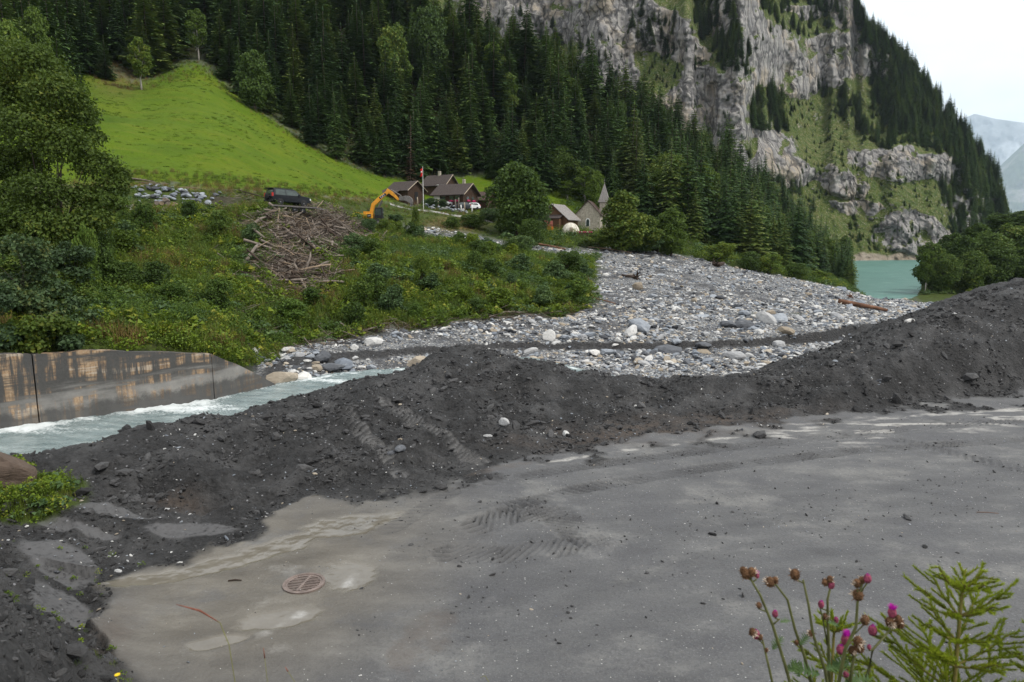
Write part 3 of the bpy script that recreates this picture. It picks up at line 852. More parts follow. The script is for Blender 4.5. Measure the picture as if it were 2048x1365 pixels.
for j in range(1, MR):
    dr = (MRR[j - 1] - MRR[j])
    run = (1.02 * (1 - rock[j]) + .10 * rock[j]) * dr * dep[j - 1] / FPX
    dep[j] = dep[j - 1] + run
for j in range(MR):
    dep[j] = smooth1(dep[j], 2.5)
flut = ridged(MCC * .032 + wr1 * 1.5, MRR * .012, 4, 201, .5)
dep += rock * (-4.5 * flut + 13.0 * wr1 - 2.5 * ridged(MCC * .03, MRR * .018, 3, 205) - 1.6 * fbm(MCC * .2, MRR * .12, 3, 207)) + (1 - rock) * (4 * wr1 + 2.2 * fbm(MCC * .06, MRR * .06, 4, 211))
dep += 26 * sstep(1490, 1560, MCC + (MRR - 200) * .18) * (MRR < 330) * sstep(330, 250, MRR)          # the buttress stands in front of the far wall
kk = 1 / (math.cos(PITCH) + (682.5 - MRR) / FPX * math.sin(PITCH)) * dep
MX = kk * (MCC - 1024) / FPX
MZ = CAMZ + kk * (-math.sin(PITCH) + (682.5 - MRR) / FPX * math.cos(PITCH))
MV = np.stack([MX, dep, MZ], -1)
back = MV[-1:].copy() + np.array([0, 60, -8.0])        # the far side of the ridge falls away
back2 = back + np.array([0, 200, -160.0])
MVa = np.concatenate([MV, back, back2], 0)
nr_ = MR + 2
a_, b_ = np.meshgrid(np.arange(MC - 1), np.arange(nr_ - 1))
m0 = (b_ * MC + a_).ravel()
t = NT('mountain')
P = t.pos()
rk = t.attr('rock')
n_b = t.noise(.035, 6, .66, P)
n_m = t.noise(.16, 8, .72, P)
n_f = t.noise(.75, 6, .72, P)
st = t.noise(.17, 8, .70, t.mapv(P, (1, 1, .34), rot=(0, .25, 0)))
crk = t.n('TexVoronoi', dict(feature='DISTANCE_TO_EDGE'), Scale=.10, Vector=t.n('VectorMath', dict(operation='ADD'), _0=t.mapv(P, (1, 1, .42), rot=(.1, .25, 0)), _1=t.n('VectorMath', dict(operation='SCALE'), _0=t.n('TexNoise', None, Vector=P, Scale=.12, Detail=5.0).outputs['Color'], Scale=7.0).outputs[0]).outputs[0]).outputs['Distance']
rc = t.ramp(st, [(.30, (.105, .102, .106)), (.43, (.215, .208, .205)), (.54, (.300, .286, .270)), (.70, (.46, .44, .40))])
rc = t.mix(t.math('MULTIPLY', t.step(.50, .64, n_b), .75), rc, t.mix(n_m, (.26, .215, .165), (.50, .42, .31)))
rc = t.mix(t.math('MULTIPLY', t.step(.52, .66, n_m), .55), rc, (.13, .122, .120))
rc = t.mix(t.math('MULTIPLY', t.step(.10, .02, crk), .7), rc, (.05, .048, .050))
gc = t.ramp(n_m, [(.28, (.036, .058, .014)), (.45, (.070, .102, .021)), (.6, (.112, .122, .036)), (.78, (.19, .160, .098))])
gc = t.mix(t.math('MULTIPLY', t.step(.56, .64, n_f), .75), gc, (.33, .285, .245))
gc = t.mix(t.math('MULTIPLY', t.step(.47, .38, n_f), .7), gc, (.022, .038, .012))
nz = t.n('SeparateXYZ', None, Vector=t.n('NewGeometry').outputs['Normal']).outputs[2]
fac = t.step(.38, .62, t.math('ADD', rk, t.math('ADD', t.math('MULTIPLY', t.math('SUBTRACT', n_m, .53), 1.25), t.math('ADD', t.math('MULTIPLY', t.math('SUBTRACT', n_f, .5), .7), t.math('MULTIPLY', t.math('SUBTRACT', .35, nz), .45)))))
col = t.mix(fac, gc, rc)
col = t.mix(t.attr('shore'), col, t.ramp(n_m, [(.3, (.20, .165, .12)), (.7, (.38, .33, .27))]))
hgt = t.math('ADD', t.math('MULTIPLY', st, 1.0), t.math('ADD', n_m, t.math('ADD', t.math('MULTIPLY', n_f, .5), t.math('MULTIPLY', t.step(.0, .16, crk), .5))))
nrm = t.bump(hgt, .8, 2.4)
M_MOUNT = t.bsdf(col, .9, .15, nrm)
shore = sstep(526, 518, MRR) * 0 + sstep(506, 513, MRR + wr2 * 10) * (MCC > 1560)
att_r = np.concatenate([rock, rock[-1:], rock[-1:]], 0).ravel()
att_s = np.concatenate([shore, shore[-1:], shore[-1:]], 0).ravel()
me = mesh_np('mountain', MVa.reshape(-1, 3), np.stack([m0, m0 + 1, m0 + 1 + MC, m0 + MC], -1), M_MOUNT, attrs=dict(rock=att_r, shore=att_s))
tag(link('mountain', me), 'rocky mountain face with grey cliffs and grassy ledges above the lake', None, None, 'structure')
MN = np.cross(np.gradient(MV, axis=1), np.gradient(MV, axis=0))
MN /= np.linalg.norm(MN, axis=2, keepdims=True) + 1e-9
def Mpt(c, r):
    """point of the mountain face by its column and row in the photograph"""
    i = np.clip(np.rint(np.interp(c, mc, np.arange(MC))), 0, MC - 1).astype(int)
    v = np.clip((r - 556) / (top_g[i] - 556), 0, 1)
    j = np.clip(np.rint(v * (MR - 1)), 0, MR - 1).astype(int)
    return MV[j, i], rock[j, i]

# far ranges -----------------------------------------------------------
def range_mesh(name, label, dist, prof, foot, mat, depth, amp, seed):
    n, m = 160, 70
    c = np.linspace(prof[0][0], prof[-1][0], n)
    top = np.interp(c, [p[0] for p in prof], [p[1] for p in prof])
    v = np.linspace(0, 1, m)
    C = np.repeat(c[None], m, 0)
    Rw = foot + (top[None] - foot) * v[:, None]
    D = dist + depth * v[:, None] ** 1.3 + amp * ridged(C * .012, Rw * .02, 4, seed) + amp * .4 * fbm(C * .05, Rw * .05, 3, seed + 3)
    k = D / (math.cos(PITCH) + (682.5 - Rw) / FPX * math.sin(PITCH))
    X = k * (C - 1024) / FPX
    Z = CAMZ + k * (-math.sin(PITCH) + (682.5 - Rw) / FPX * math.cos(PITCH))
    Vv = np.stack([X, D, Z], -1)
    Vv = np.concatenate([Vv, Vv[-1:] + np.array([0, depth, -depth * .6])], 0)
    a, b = np.meshgrid(np.arange(n - 1), np.arange(m))
    q = (b * n + a).ravel()
    me = mesh_np(name, Vv.reshape(-1, 3), np.stack([q, q + 1, q + 1 + n, q + n], -1), mat)
    return tag(link(name, me), label, None, None, 'structure')
t = NT('far_slope')
P = t.pos()
n_ = t.noise(.0013, 8, .65, P)
c = t.ramp(n_, [(.35, (.035, .060, .030)), (.52, (.07, .09, .05)), (.62, (.20, .19, .18)), (.8, (.32, .31, .30))])
M_FAR = t.bsdf(c, .9, .1, t.bump(n_, .8, 30))
range_mesh('hill', 'blue hazy wooded mountain shoulder beyond the lake', 9500, [(1900, 470), (1960, 430), (2010, 345), (2048, 296), (2120, 220), (2250, 130)], 520, M_FAR, 1500, 190, 220)
t = NT('snow_slope')
P = t.pos()
n_ = t.noise(.00056, 8, .68, P)
c = t.ramp(n_, [(.40, (.07, .075, .08)), (.52, (.15, .16, .17)), (.66, (.42, .44, .46))])
M_SNOW = t.bsdf(c, .8, .1, t.bump(n_, .8, 60))
range_mesh('snow_mountain', 'pale snow-streaked mountain fading into cloud far up the valley', 14500, [(1700, 330), (1860, 262), (1950, 228), (1990, 238), (2048, 246), (2150, 200), (2300, 170)], 520, M_SNOW, 2400, 420, 230)

# ------------------------------------------------------------------ foliage materials
def leaf_mat(name, dark, lite, alt=None, scale=.5, trans=.25, altpos=.74, rough=.6, rand_amt=.5, spec=.25):
    t = NT(name)
    P = t.pos()
    rnd = t.rand()
    v = t.noise(scale, 3, .6, P)
    f = t.math('ADD', t.math('MULTIPLY', v, 1 - rand_amt), t.math('MULTIPLY', rnd, rand_amt))
    f = t.math('ADD', f, t.math('MULTIPLY', t.math('SUBTRACT', t.n('TexWhiteNoise', dict(noise_dimensions='1D'), W=t.n('NewGeometry').outputs['Random Per Island']).outputs[0], .5), .35))
    stops = [(.22, dark), (.66, lite)]
    if alt: stops.append((altpos + .12, alt))
    c = t.ramp(f, stops)
    b = t.n('BsdfPrincipled', None, Base_Color=c, Roughness=rough, Specular_IOR_Level=spec)
    tr = t.n('BsdfTranslucent', None, Color=t.mix(.5, c, (.10, .14, .02)))
    mx = t.n('MixShader', None, Fac=trans)
    t.t.links.new(b.outputs[0], mx.inputs[1]); t.t.links.new(tr.outputs[0], mx.inputs[2])
    t.t.links.new(mx.outputs[0], t.out.inputs['Surface'])
    return t.m

M_SPRUCE = leaf_mat('spruce_needles', (.022, .052, .016), (.060, .115, .024), (.135, .172, .036), scale=.12, trans=.12, altpos=.76, rand_amt=.62)
M_SPRUCE2 = leaf_mat('larch_needles', (.035, .060, .020), (.065, .095, .026), (.090, .115, .03), scale=.3, trans=.12)
M_DEADSPR = leaf_mat('dead_needles', (.070, .042, .028), (.13, .078, .052), None, trans=.05)
M_BROAD = leaf_mat('broad_leaves', (.034, .066, .014), (.080, .135, .022), (.15, .185, .028), scale=.22, trans=.25, rand_amt=.45)
M_BROADL = leaf_mat('pale_leaves', (.060, .105, .018), (.120, .185, .025), (.20, .22, .032), scale=.22, trans=.3, rand_amt=.3)
M_MAPLE = leaf_mat('maple_leaves', (.034, .062, .010), (.076, .118, .016), (.170, .175, .022), scale=.18, trans=.3, rand_amt=.15)
M_SYCAM = leaf_mat('sycamore_leaves', (.026, .050, .020), (.058, .100, .038), (.12, .13, .030), scale=.5, trans=.22, rand_amt=.2)
M_HERB = leaf_mat('herb_leaves', (.062, .104, .011), (.145, .215, .017), (.26, .26, .030), scale=.16, trans=.28, rand_amt=.5)
M_HERBD = leaf_mat('nettle_leaves', (.040, .080, .014), (.098, .165, .024), (.17, .21, .026), scale=.2, trans=.25, rand_amt=.5)
M_HERBG = leaf_mat('glaucous_leaves', (.040, .078, .030), (.090, .150, .055), (.14, .20, .05), scale=.3, trans=.2, rand_amt=.4)
M_DRYG = leaf_mat('dry_stalks', (.085, .060, .020), (.17, .115, .040), (.25, .16, .06), scale=.2, trans=.2)
M_GRASS = leaf_mat('grass_blades', (.050, .085, .010), (.10, .145, .014), (.17, .16, .04), scale=.2, trans=.3)
M_BARK = simple_mat('bark', (.075, .060, .048), .9, .15, var=.45, scale=6, bump=.6, bscale=14)
M_BIRCH = simple_mat('pale_bark', (.30, .28, .25), .8, .2, var=.5, scale=7, bump=.3)

# ------------------------------------------------------------------ scatter of small stuff by geometry nodes
def scatter(name, P, rot, scl, pick, sources, label, mat=None):
    """one object: sources instanced on points (only for what nobody could count)"""
    me = bpy.data.meshes.new(name)
    n = len(P)
    me.vertices.add(n)
    me.vertices.foreach_set('co', np.asarray(P, np.float32).ravel())
    a = me.attributes.new('rot', 'FLOAT_VECTOR', 'POINT'); a.data.foreach_set('vector', np.asarray(rot, np.float32).ravel())
    a = me.attributes.new('scl', 'FLOAT_VECTOR', 'POINT')
    scl = np.asarray(scl, np.float32)
    if scl.ndim == 1: scl = np.repeat(scl[:, None], 3, 1)
    a.data.foreach_set('vector', scl.ravel())
    a = me.attributes.new('pick', 'INT', 'POINT'); a.data.foreach_set('value', np.asarray(pick, np.int32))
    o = link(name, me)
    src = bpy.data.collections.new(name + '_source')
    for k, s in enumerate(sources):
        ob = bpy.data.objects.new('%s_source_%02d' % (name, k), s)
        src.objects.link(ob)
    ng = bpy.data.node_groups.new(name, 'GeometryNodeTree')
    ng.interface.new_socket('Geometry', in_out='INPUT', socket_type='NodeSocketGeometry')
    ng.interface.new_socket('Geometry', in_out='OUTPUT', socket_type='NodeSocketGeometry')
    gi, go = ng.nodes.new('NodeGroupInput'), ng.nodes.new('NodeGroupOutput')
    ci = ng.nodes.new('GeometryNodeCollectionInfo')
    ci.inputs['Collection'].default_value = src
    ci.inputs['Separate Children'].default_value = True
    ci.inputs['Reset Children'].default_value = True
    ip = ng.nodes.new('GeometryNodeInstanceOnPoints')
    ip.inputs['Pick Instance'].default_value = True
    def na(nm, typ):
        nd = ng.nodes.new('GeometryNodeInputNamedAttribute'); nd.data_type = typ
        nd.inputs['Name'].default_value = nm
        return nd.outputs[0]
    ng.links.new(gi.outputs[0], ip.inputs['Points'])
    ng.links.new(ci.outputs[0], ip.inputs['Instance'])
    ng.links.new(na('pick', 'INT'), ip.inputs['Instance Index'])
    ng.links.new(na('rot', 'FLOAT_VECTOR'), ip.inputs['Rotation'])
    ng.links.new(na('scl', 'FLOAT_VECTOR'), ip.inputs['Scale'])
    ng.links.new(ip.outputs[0], go.inputs[0])
    md = o.modifiers.new('scatter', 'NODES'); md.node_group = ng
    tag(o, label, None, None, 'stuff')
    return o

def rot_z(n): 
    r = np.zeros((n, 3)); r[:, 2] = rng.random(n) * 6.283
    return r

# ------------------------------------------------------------------ tree builders
def tri_mesh(name, T, mat, smooth=False):
    """T: (n,3,3) triangles"""
    T = np.asarray(T, np.float32)
    return mesh_np(name, T.reshape(-1, 3), np.arange(len(T) * 3).reshape(-1, 3), mat, smooth=smooth)

def leaf_quads(C, Nrm, L, W, rg, fold=.25):
    """rhombic leaves, two triangles with a fold, as (verts, quads)"""
    n = len(C)
    Nrm = Nrm / (np.linalg.norm(Nrm, axis=1, keepdims=True) + 1e-9)
    r = rg.normal(size=(n, 3))
    a = np.cross(Nrm, r); a /= np.linalg.norm(a, axis=1, keepdims=True) + 1e-9
    b = np.cross(Nrm, a)
    L = np.broadcast_to(L, (n,))[:, None]; W = np.broadcast_to(W, (n,))[:, None]
    v = np.stack([C - a * L * .5, C + b * W * .5 + Nrm * W * fold, C + a * L * .5 - Nrm * L * .12, C - b * W * .5 + Nrm * W * fold], 1)
    q = np.arange(n * 4).reshape(-1, 4)
    F = np.concatenate([q[:, [0, 1, 2]], q[:, [0, 2, 3]]], 0)
    return v.reshape(-1, 3), F

def spruce_meshes(seed, h=20.0, r=3.4, levels=34, dens=1.0, t0=.05, droop=.32, mat=None, sparse=0.0):
    rg = np.random.default_rng(seed)
    T = []
    lean = rg.normal(0, .012, 2)
    for i in range(levels):
        t = (i + rg.random() * .7) / levels
        zz = h * (t0 + (1 - t0) * t)
        Rr = r * (1 - t) ** .82 * rg.uniform(.82, 1.12) + .10
        if t < .12: Rr *= .75 + 2 * t
        nb = max(4, int((9 - 4.5 * t) * dens))
        a0 = rg.random() * 6.28
        for k in range(nb):
            if rg.random() < sparse: continue
            az = a0 + 6.283 * k / nb + rg.normal(0, .22)
            Rb = Rr * rg.uniform(.72, 1.12)
            d = np.array([math.cos(az), math.sin(az), 0]); sd = np.array([-d[1], d[0], 0])
            base = np.array([lean[0] * zz, lean[1] * zz, zz])
            m = max(2, int(Rb / .62) + 1)
            def pt(s):
                return base + d * Rb * s + np.array([0, 0, -droop * Rb * (s ** 1.2) + .16 * Rb * max(0, s - .55) * 1.4])
            for j in range(m):
                s0, s1 = (j + .15) / m, min(1.0, (j + 1.35) / m)
                p0, p1 = pt(s0 * .9), pt(s1)
                wd = Rb * (.34 * (1 - .55 * s0)) * rg.uniform(.7, 1.2) + .08
                hang = rg.uniform(.10, .34) * Rb * .45 + .05
                for sg in (-1, 1):
                    tip = p1 * .75 + p0 * .25 + sd * sg * wd + d * wd * .35 - np.array([0, 0, hang * rg.uniform(.5, 1.3)])
                    T.append((p0, p1, tip) if sg > 0 else (p1, p0, tip))
            p0, p1 = pt(.82), pt(1.0)
            T.append((p0 + sd * .12 * Rb * .5, p1 + d * .12 * Rb, p0 - sd * .12 * Rb * .5))
    top = np.array([lean[0] * h, lean[1] * h, h])
    for k in range(5):
        az = k * 1.256
        d = np.array([math.cos(az), math.sin(az), 0])
        T.append((top + np.array([0, 0, h * .03]), top + d * .16 - np.array([0, 0, .5]), top + np.array([-d[1], d[0], 0]) * .16 - np.array([0, 0, .55])))
    crown = tri_mesh('crown', T, mat or M_SPRUCE)
    mb = MB().tube([(0, 0, -1.2), (0, 0, .4), (lean[0] * h * .5, lean[1] * h * .5, h * .5), (lean[0] * h, lean[1] * h, h * .97)], [.30, .24, .14, .02], 6)
    return crown, mb.mesh('trunk', M_BARK, True)

def join_mesh(name, a, b):
    """both parts of a far tree in one mesh with two materials"""
    va = np.zeros(len(a.vertices) * 3, np.float32); a.vertices.foreach_get('co', va)
    vb = np.zeros(len(b.vertices) * 3, np.float32); b.vertices.foreach_get('co', vb)
    fa = [tuple(p.vertices) for p in a.polygons]; na = len(a.vertices)
    fb = [tuple(i + na for i in p.vertices) for p in b.polygons]
    me = bpy.data.meshes.new(name)
    me.from_pydata(np.concatenate([va, vb]).reshape(-1, 3).tolist(), [], fa + fb)
    me.materials.append(a.materials[0]); me.materials.append(b.materials[0])
    me.polygons.foreach_set('material_index', [0] * len(fa) + [1] * len(fb))
    me.update()
    return me

def blob_crown(rg, blobs, n, leaf, mat, name='crown', shell=.55, up=.35, jitter=.12, wl=.75):
    """leaves through the outer part of a set of ellipsoids (cx,cy,cz,rx,ry,rz)"""
    B = np.array(blobs, float)
    area = (B[:, 3] * B[:, 4] + B[:, 3] * B[:, 5] + B[:, 4] * B[:, 5])
    k = rg.choice(len(B), n, p=area / area.sum())
    d = rg.normal(size=(n, 3)); d[:, 2] += up; d /= np.linalg.norm(d, axis=1, keepdims=True)
    rad = shell + (1 - shell) * rg.random(n) ** .5
    rad *= 1 + jitter * rg.normal(size=n)
    C = B[k, :3] + d * rad[:, None] * B[k, 3:]
    nr = d * .6 + rg.normal(size=(n, 3)) * .55 + np.array([0, 0, .55])
    s = leaf * rg.uniform(.6, 1.35, n)
    Vv, F = leaf_quads(C, nr, s, s * wl, rg)
    return mesh_np(name, Vv, F, mat, smooth=False)

def limb_mesh(rg, h, blobs, r0=.2, name='trunk', mat=None, stems=1, sides=7):
    mb = MB()
    B = np.array(blobs, float)
    for st in range(stems):
        off = rg.normal(0, r0 * 1.2, 2) if stems > 1 else np.zeros(2)
        fork = h * rg.uniform(.25, .42)
        mb.tube([(off[0], off[1], -.6), (off[0] * 1.3, off[1] * 1.3, fork * .5), (off[0] * 2 + rg.normal(0, .1), off[1] * 2, fork)], [r0 * 1.15, r0 * .9, r0 * .75], sides)
        for b in B[st::stems]:
            p0 = np.array([off[0] * 2, off[1] * 2, fork * rg.uniform(.75, 1.0)])
            p2 = b[:3] + rg.normal(0, .1, 3)
            p1 = p0 * .5 + p2 * .5 + np.array([0, 0, -.08 * h * rg.random()]) + rg.normal(0, .03 * h, 3)
            mb.tube([p0, p1, p2], [r0 * .5, r0 * .3, r0 * .08], 5, cap=False)
    return mb.mesh(name, mat or M_BARK, True)

def broad_proto(seed, h=10.0, w=3.6, n=5200, leaf=.42, mat=None, nb=15, low=.22, shape='round', bark=None, stems=1):
    rg = np.random.default_rng(seed)
    bl = []
    for i in range(nb):
        t = (i + .5) / nb
        z = h * (low + (1 - low) * (.08 + .84 * t))
        env = math.sin(math.pi * (.12 + .80 * t)) ** .8 if shape == 'round' else (1 - t) ** .7 * .9 + .15
        az = i * 2.4 + rg.random()
        rr = w * env * rg.uniform(.25, .72)
        br = w * rg.uniform(.30, .46) * (.55 + .5 * env)
        bl.append((rr * math.cos(az), rr * math.sin(az), z, br, br, br * rg.uniform(.6, .85)))
    return blob_crown(rg, bl, n, leaf, mat or M_BROAD), limb_mesh(rg, h, bl, .02 * h, mat=bark, stems=stems)

def place_tree(name, parts, label, group, loc, sx, sz, rz, cat='tree'):
    o = thing(name, label, cat, loc, rz, group)
    o.scale = (sx, sx, sz)
    for nm, me in parts:
        link(nm, me, o)
    return o

SPR = [spruce_meshes(s, r=rr, levels=lv, droop=dr) for s, rr, lv, dr in ((1, 4.4, 36, .36), (2, 3.7, 38, .44), (3, 5.0, 34, .32), (4, 4.0, 40, .48), (5, 4.6, 32, .38))]
SPR_T = spruce_meshes(6, r=3.2, levels=30, droop=.40, mat=M_SPRUCE, sparse=.15)
LARCH = spruce_meshes(7, r=4.0, levels=30, droop=.18, mat=M_SPRUCE2, sparse=.12)
SPR_J = [join_mesh('spruce', *s) for s in SPR + [SPR_T]]

# ------------------------------------------------------------------ spruce forest on the slope
sp_pts = []
for gx in np.arange(-330, 215, 6.2):
    for gy in np.arange(118, 345, 6.2):
        sp_pts.append((gx + rng.uniform(-2.0, 2.0), gy + rng.uniform(-2.0, 2.0)))
sp_pts = np.array(sp_pts)
szv = Gs(sp_pts[:, 0], sp_pts[:, 1])
zz = H(sp_pts[:, 0], sp_pts[:, 1])
fp, fr = to_px(sp_pts[:, 0], sp_pts[:, 1], zz)
lowlim = np.interp(fp, [-200, 60, 150, 200, 300, 400, 430, 800, 900, 1000, 1150, 1300, 1500, 1700], [14.2, 14.4, 14.7, 14.95, 14.92, 15.3, 14.97, 14.90, 14.75, 14.45, 14.5, 13.7, 13.3, 13.2])
ok = (szv > lowlim) & (szv < 16.15) & (fp > -160) & (fp < 1705) & (zz > -10)
# tracks of thinner wood and small gaps
gap = fbm(sp_pts[:, 0] * .035, sp_pts[:, 1] * .035, 3, 301)
ok &= rng.random(len(sp_pts)) > np.where(gap > .28, .45, .04)
sp_pts, zz, fp, fr, szv = sp_pts[ok], zz[ok], fp[ok], fr[ok], szv[ok]
hts = np.clip(rng.normal(19.0, 4.6, len(sp_pts)), 7, 29)
edge = szv - np.interp(fp, [-200, 60, 150, 200, 300, 400, 430, 800, 900, 1000, 1150, 1300, 1500, 1700], [14.2, 14.4, 14.75, 15.05, 15.02, 15.35, 15.06, 15.02, 14.85, 14.45, 14.5, 13.7, 13.3, 13.2])
hts *= np.where(edge < .06, rng.uniform(.55, .95, len(edge)), 1)
hts *= np.interp(fp, [1300, 1500, 1700], [1, .92, .72])
size_px = hts / sp_pts[:, 1] * FPX
inview = (fp > -30) & (fp < 1720) & (fr - size_px < 640) & (fr > -10)
rank = np.argsort(-(size_px * inview) * (1 - .12 * sstep(.0, .6, edge)))
near, far = rank[:285], rank[285:]
for i in near:
    kind = int(rng.integers(0, 5))
    wide = hts[i] / 20 * rng.uniform(.95, 1.4)
    if fp[i] < 850 and edge[i] < .12:
        lb, gr = 'dark green spruce at the forest edge above the bright meadow', 'spruces along the meadow edge'
    elif fp[i] < 850:
        lb, gr = 'dark green spruce in the dense wood behind the trees of the meadow edge', 'spruces in the wood above the meadow'
    else:
        lb, gr = 'dark green spruce in the slope wood behind the huts and the chapel', 'spruces in the wood behind the hamlet'
    place_tree('spruce', (('trunk', SPR[kind][1]), ('crown', SPR[kind][0])), lb, gr, (sp_pts[i, 0], sp_pts[i, 1], zz[i]), wide, hts[i] / 20, rng.random() * 6.28)
nf = len(far)
sc3 = np.stack([hts[far] / 20 * rng.uniform(.95, 1.4, nf)] * 2 + [hts[far] / 20], -1)
scatter('spruce_forest', np.column_stack([sp_pts[far], zz[far]]), rot_z(nf), sc3, rng.integers(0, 6, nf), SPR_J, 'dense dark spruce forest covering the slope')

# single conifers that stand out
def conifer(px, top, Y, label, parts, wide=1.0, name='spruce', base=None, group=None):
    g = gp(px, Y)
    zt = CAMZ + Y * float(slope_of_row(top))
    h = zt - g[2]
    return place_tree(name, (('trunk', parts[1]), ('crown', parts[0])), label, group, (g[0], g[1], g[2] - .1), h / 20 * wide, h / 20, rng.random() * 6.28)
DEAD = spruce_meshes(8, r=2.2, levels=26, droop=.35, mat=M_DEADSPR, sparse=.35)
conifer(821, 232, 181, 'dead reddish brown spruce among green spruces behind the barn', DEAD, 1.0)
conifer(1270, 226, 200, 'pale green larch standing in front of the dark slope wood', LARCH, .95, 'larch')
conifer(1932, 412, 226, 'yellowish green spruce at the left end of the lakeside grove', spruce_meshes(9, r=3.8, levels=30, mat=M_SPRUCE2), 1.15)
conifer(120, 62, 128, 'broad dark spruce beside the upper left meadow corner', SPR[2], 1.25)
conifer(212, 70, 172, 'small dark spruce standing out on the brown upper meadow', SPR[0], 1.2)
conifer(168, 132, 118, 'stubby young spruce at the wooden fence by the meadow', SPR[3], 1.3)
conifer(1168, 232, 214, 'slim lighter spruce rising above the chapel wood', SPR[3], .9)
conifer(705, 38, 236, 'slim yellowish spruce top in the wood above the meadow', LARCH, .7, 'larch')

# trees on the mountain face ------------------------------------------------
def in_poly(c, r, poly):
    ins = np.zeros(len(c), bool)
    j = len(poly) - 1
    for i in range(len(poly)):
        (xi, yi), (xj, yj) = poly[i], poly[j]
        ins ^= ((yi > r) != (yj > r)) & (c < (xj - xi) * (r - yi) / (yj - yi + 1e-9) + xi)
        j = i
    return ins
mt = []
def mtrees(poly, n, hmin, hmax, keep_rock=.25):
    poly = np.array(poly, float)
    c = rng.uniform(poly[:, 0].min(), poly[:, 0].max(), n * 6); r = rng.uniform(poly[:, 1].min(), poly[:, 1].max(), n * 6)
    m = in_poly(c, r, poly)
    c, r = c[m], r[m]
    P, rk = Mpt(c, r)
    m = (rk < .5) | (rng.random(len(c)) < keep_rock)
    P = P[m][:n]
    for p in P:
        mt.append((p[0], p[1], p[2], rng.uniform(hmin, hmax)))
mtrees([(1700, -10), (1722, 35), (1765, 78), (1805, 115), (1855, 174), (1905, 236), (1955, 296), (1995, 355), (2020, 425), (2022, 500), (1960, 470), (1930, 390), (1895, 322), (1840, 300), (1775, 262), (1745, 190), (1738, 120)], 520, 11, 23, .8)
sk = rng.uniform(1705, 2022, 110)
for p_ in Mpt(sk, np.interp(sk, mc, top_g) + rng.uniform(0, 14, 110))[0]:
    mt.append((p_[0], p_[1], p_[2], rng.uniform(9, 22)))
mtrees([(1880, 340), (1960, 390), (2012, 440), (2015, 520), (1940, 520), (1890, 450)], 110, 10, 18, .5)
mtrees([(1600, 160), (1660, 165), (1760, 220), (1830, 290), (1800, 310), (1740, 290), (1640, 200)], 95, 7, 15, .5)
mtrees([(1495, -30), (1700, -30), (1690, 60), (1600, 75), (1520, 60)], 85, 8, 18, .4)
mtrees([(1385, 0), (1440, -20), (1500, 90), (1500, 150), (1440, 140), (1390, 70)], 60, 10, 18, .5)
mtrees([(1490, 190), (1560, 190), (1575, 275), (1500, 262)], 34, 12, 20, .6)
mtrees([(1255, 30), (1350, 30), (1360, 110), (1270, 100)], 24, 8, 15, .6)
mtrees([(1290, 100), (1480, 100), (1490, 140), (1300, 150)], 18, 4, 9, .4)
mtrees([(1700, 430), (1900, 440), (1900, 508), (1690, 508)], 70, 3, 8, .5)
mtrees([(1560, 180), (1880, 300), (1900, 440), (1600, 420)], 260, 1.5, 6.5, .35)
mtrees([(1290, 60), (1720, 40), (1740, 250), (1330, 240)], 120, 1.5, 6.0, .5)
mtrees([(1150, 60), (1360, 60), (1360, 220), (1180, 160)], 55, 1.5, 6, .3)
mtrees([(930, 0), (1150, 60), (1350, 220), (1560, 340), (1640, 430), (1400, 330), (1100, 140)], 160, 8, 16, .4)
mt = np.array(mt)
nm_ = len(mt)
scatter('mountain_wood', mt[:, :3] - np.array([0, 0, .6]), rot_z(nm_), np.stack([mt[:, 3] / 20 * rng.uniform(.9, 1.35, nm_)] * 2 + [mt[:, 3] / 20], -1),
        rng.integers(0, 6, nm_), SPR_J, 'spruces and bushes clinging to the rocky mountain face')

# ------------------------------------------------------------------ broadleaf trees
BR = [broad_proto(21, n=8000, low=.02, nb=22), broad_proto(22, w=4.4, n=8500, low=.03, nb=24), broad_proto(23, w=3.4, nb=24, n=8000, low=.02)]
BRL = [broad_proto(24, mat=M_BROADL, n=7500, low=.03, nb=20), broad_proto(25, mat=M_BROADL, w=3.0, nb=13, n=4500, bark=M_BIRCH)]
BRS = [broad_proto(26, h=10, w=5.5, low=.03, n=5000, stems=3, leaf=.5), broad_proto(27, h=10, w=5.0, low=.03, n=4500, stems=3, leaf=.5, mat=M_HERBD),
       broad_proto(28, h=10, w=5.2, low=.03, n=4500, stems=3, leaf=.55, mat=M_HERBG)]
def broad(px, top, Y, hw, label, parts, name='broadleaf_tree', group=None, cat='tree', protow=4.0, sink=.1):
    g = gp(px, Y)
    zt = CAMZ + Y * float(slope_of_row(top))
    h = max(.8, zt - g[2])
    w = hw * Y / FPX
    return place_tree(name, (('trunk', parts[1]), ('crown', parts[0])), label, group, (g[0], g[1], g[2] - sink), w / protow, h / 10, rng.random() * 6.28, cat)
broad(1034, 322, 128, 70, 'large dark green round tree in front of the hut roofs', BR[1], protow=4.6)
broad(1246, 380, 134, 62, 'dark spreading tree hiding the right half of the chapel', BR[0])
broad(1342, 414, 140, 46, 'bright yellow-green round tree right of the chapel tree', BRL[0])
broad(1292, 425, 137, 40, 'mid green leafy tree between the dark and the yellow-green tree', BR[2])
broad(1205, 385, 172, 26, 'light green tree just behind the chapel steeple', BRL[0])
broad(1170, 330, 196, 26, 'slender pale green tree rising left of the steeple', BRL[1], protow=3.2)
broad(1135, 360, 196, 24, 'pale grey-green tree on the slope above the shingled shed', BRL[1], protow=3.2)
broad(1332, 304, 204, 52, 'tall rounded olive tree at the foot of the slope wood', BR[1])
broad(1408, 324, 212, 40, 'rounded pale tree next to the tall olive tree in the slope wood', BRL[0])
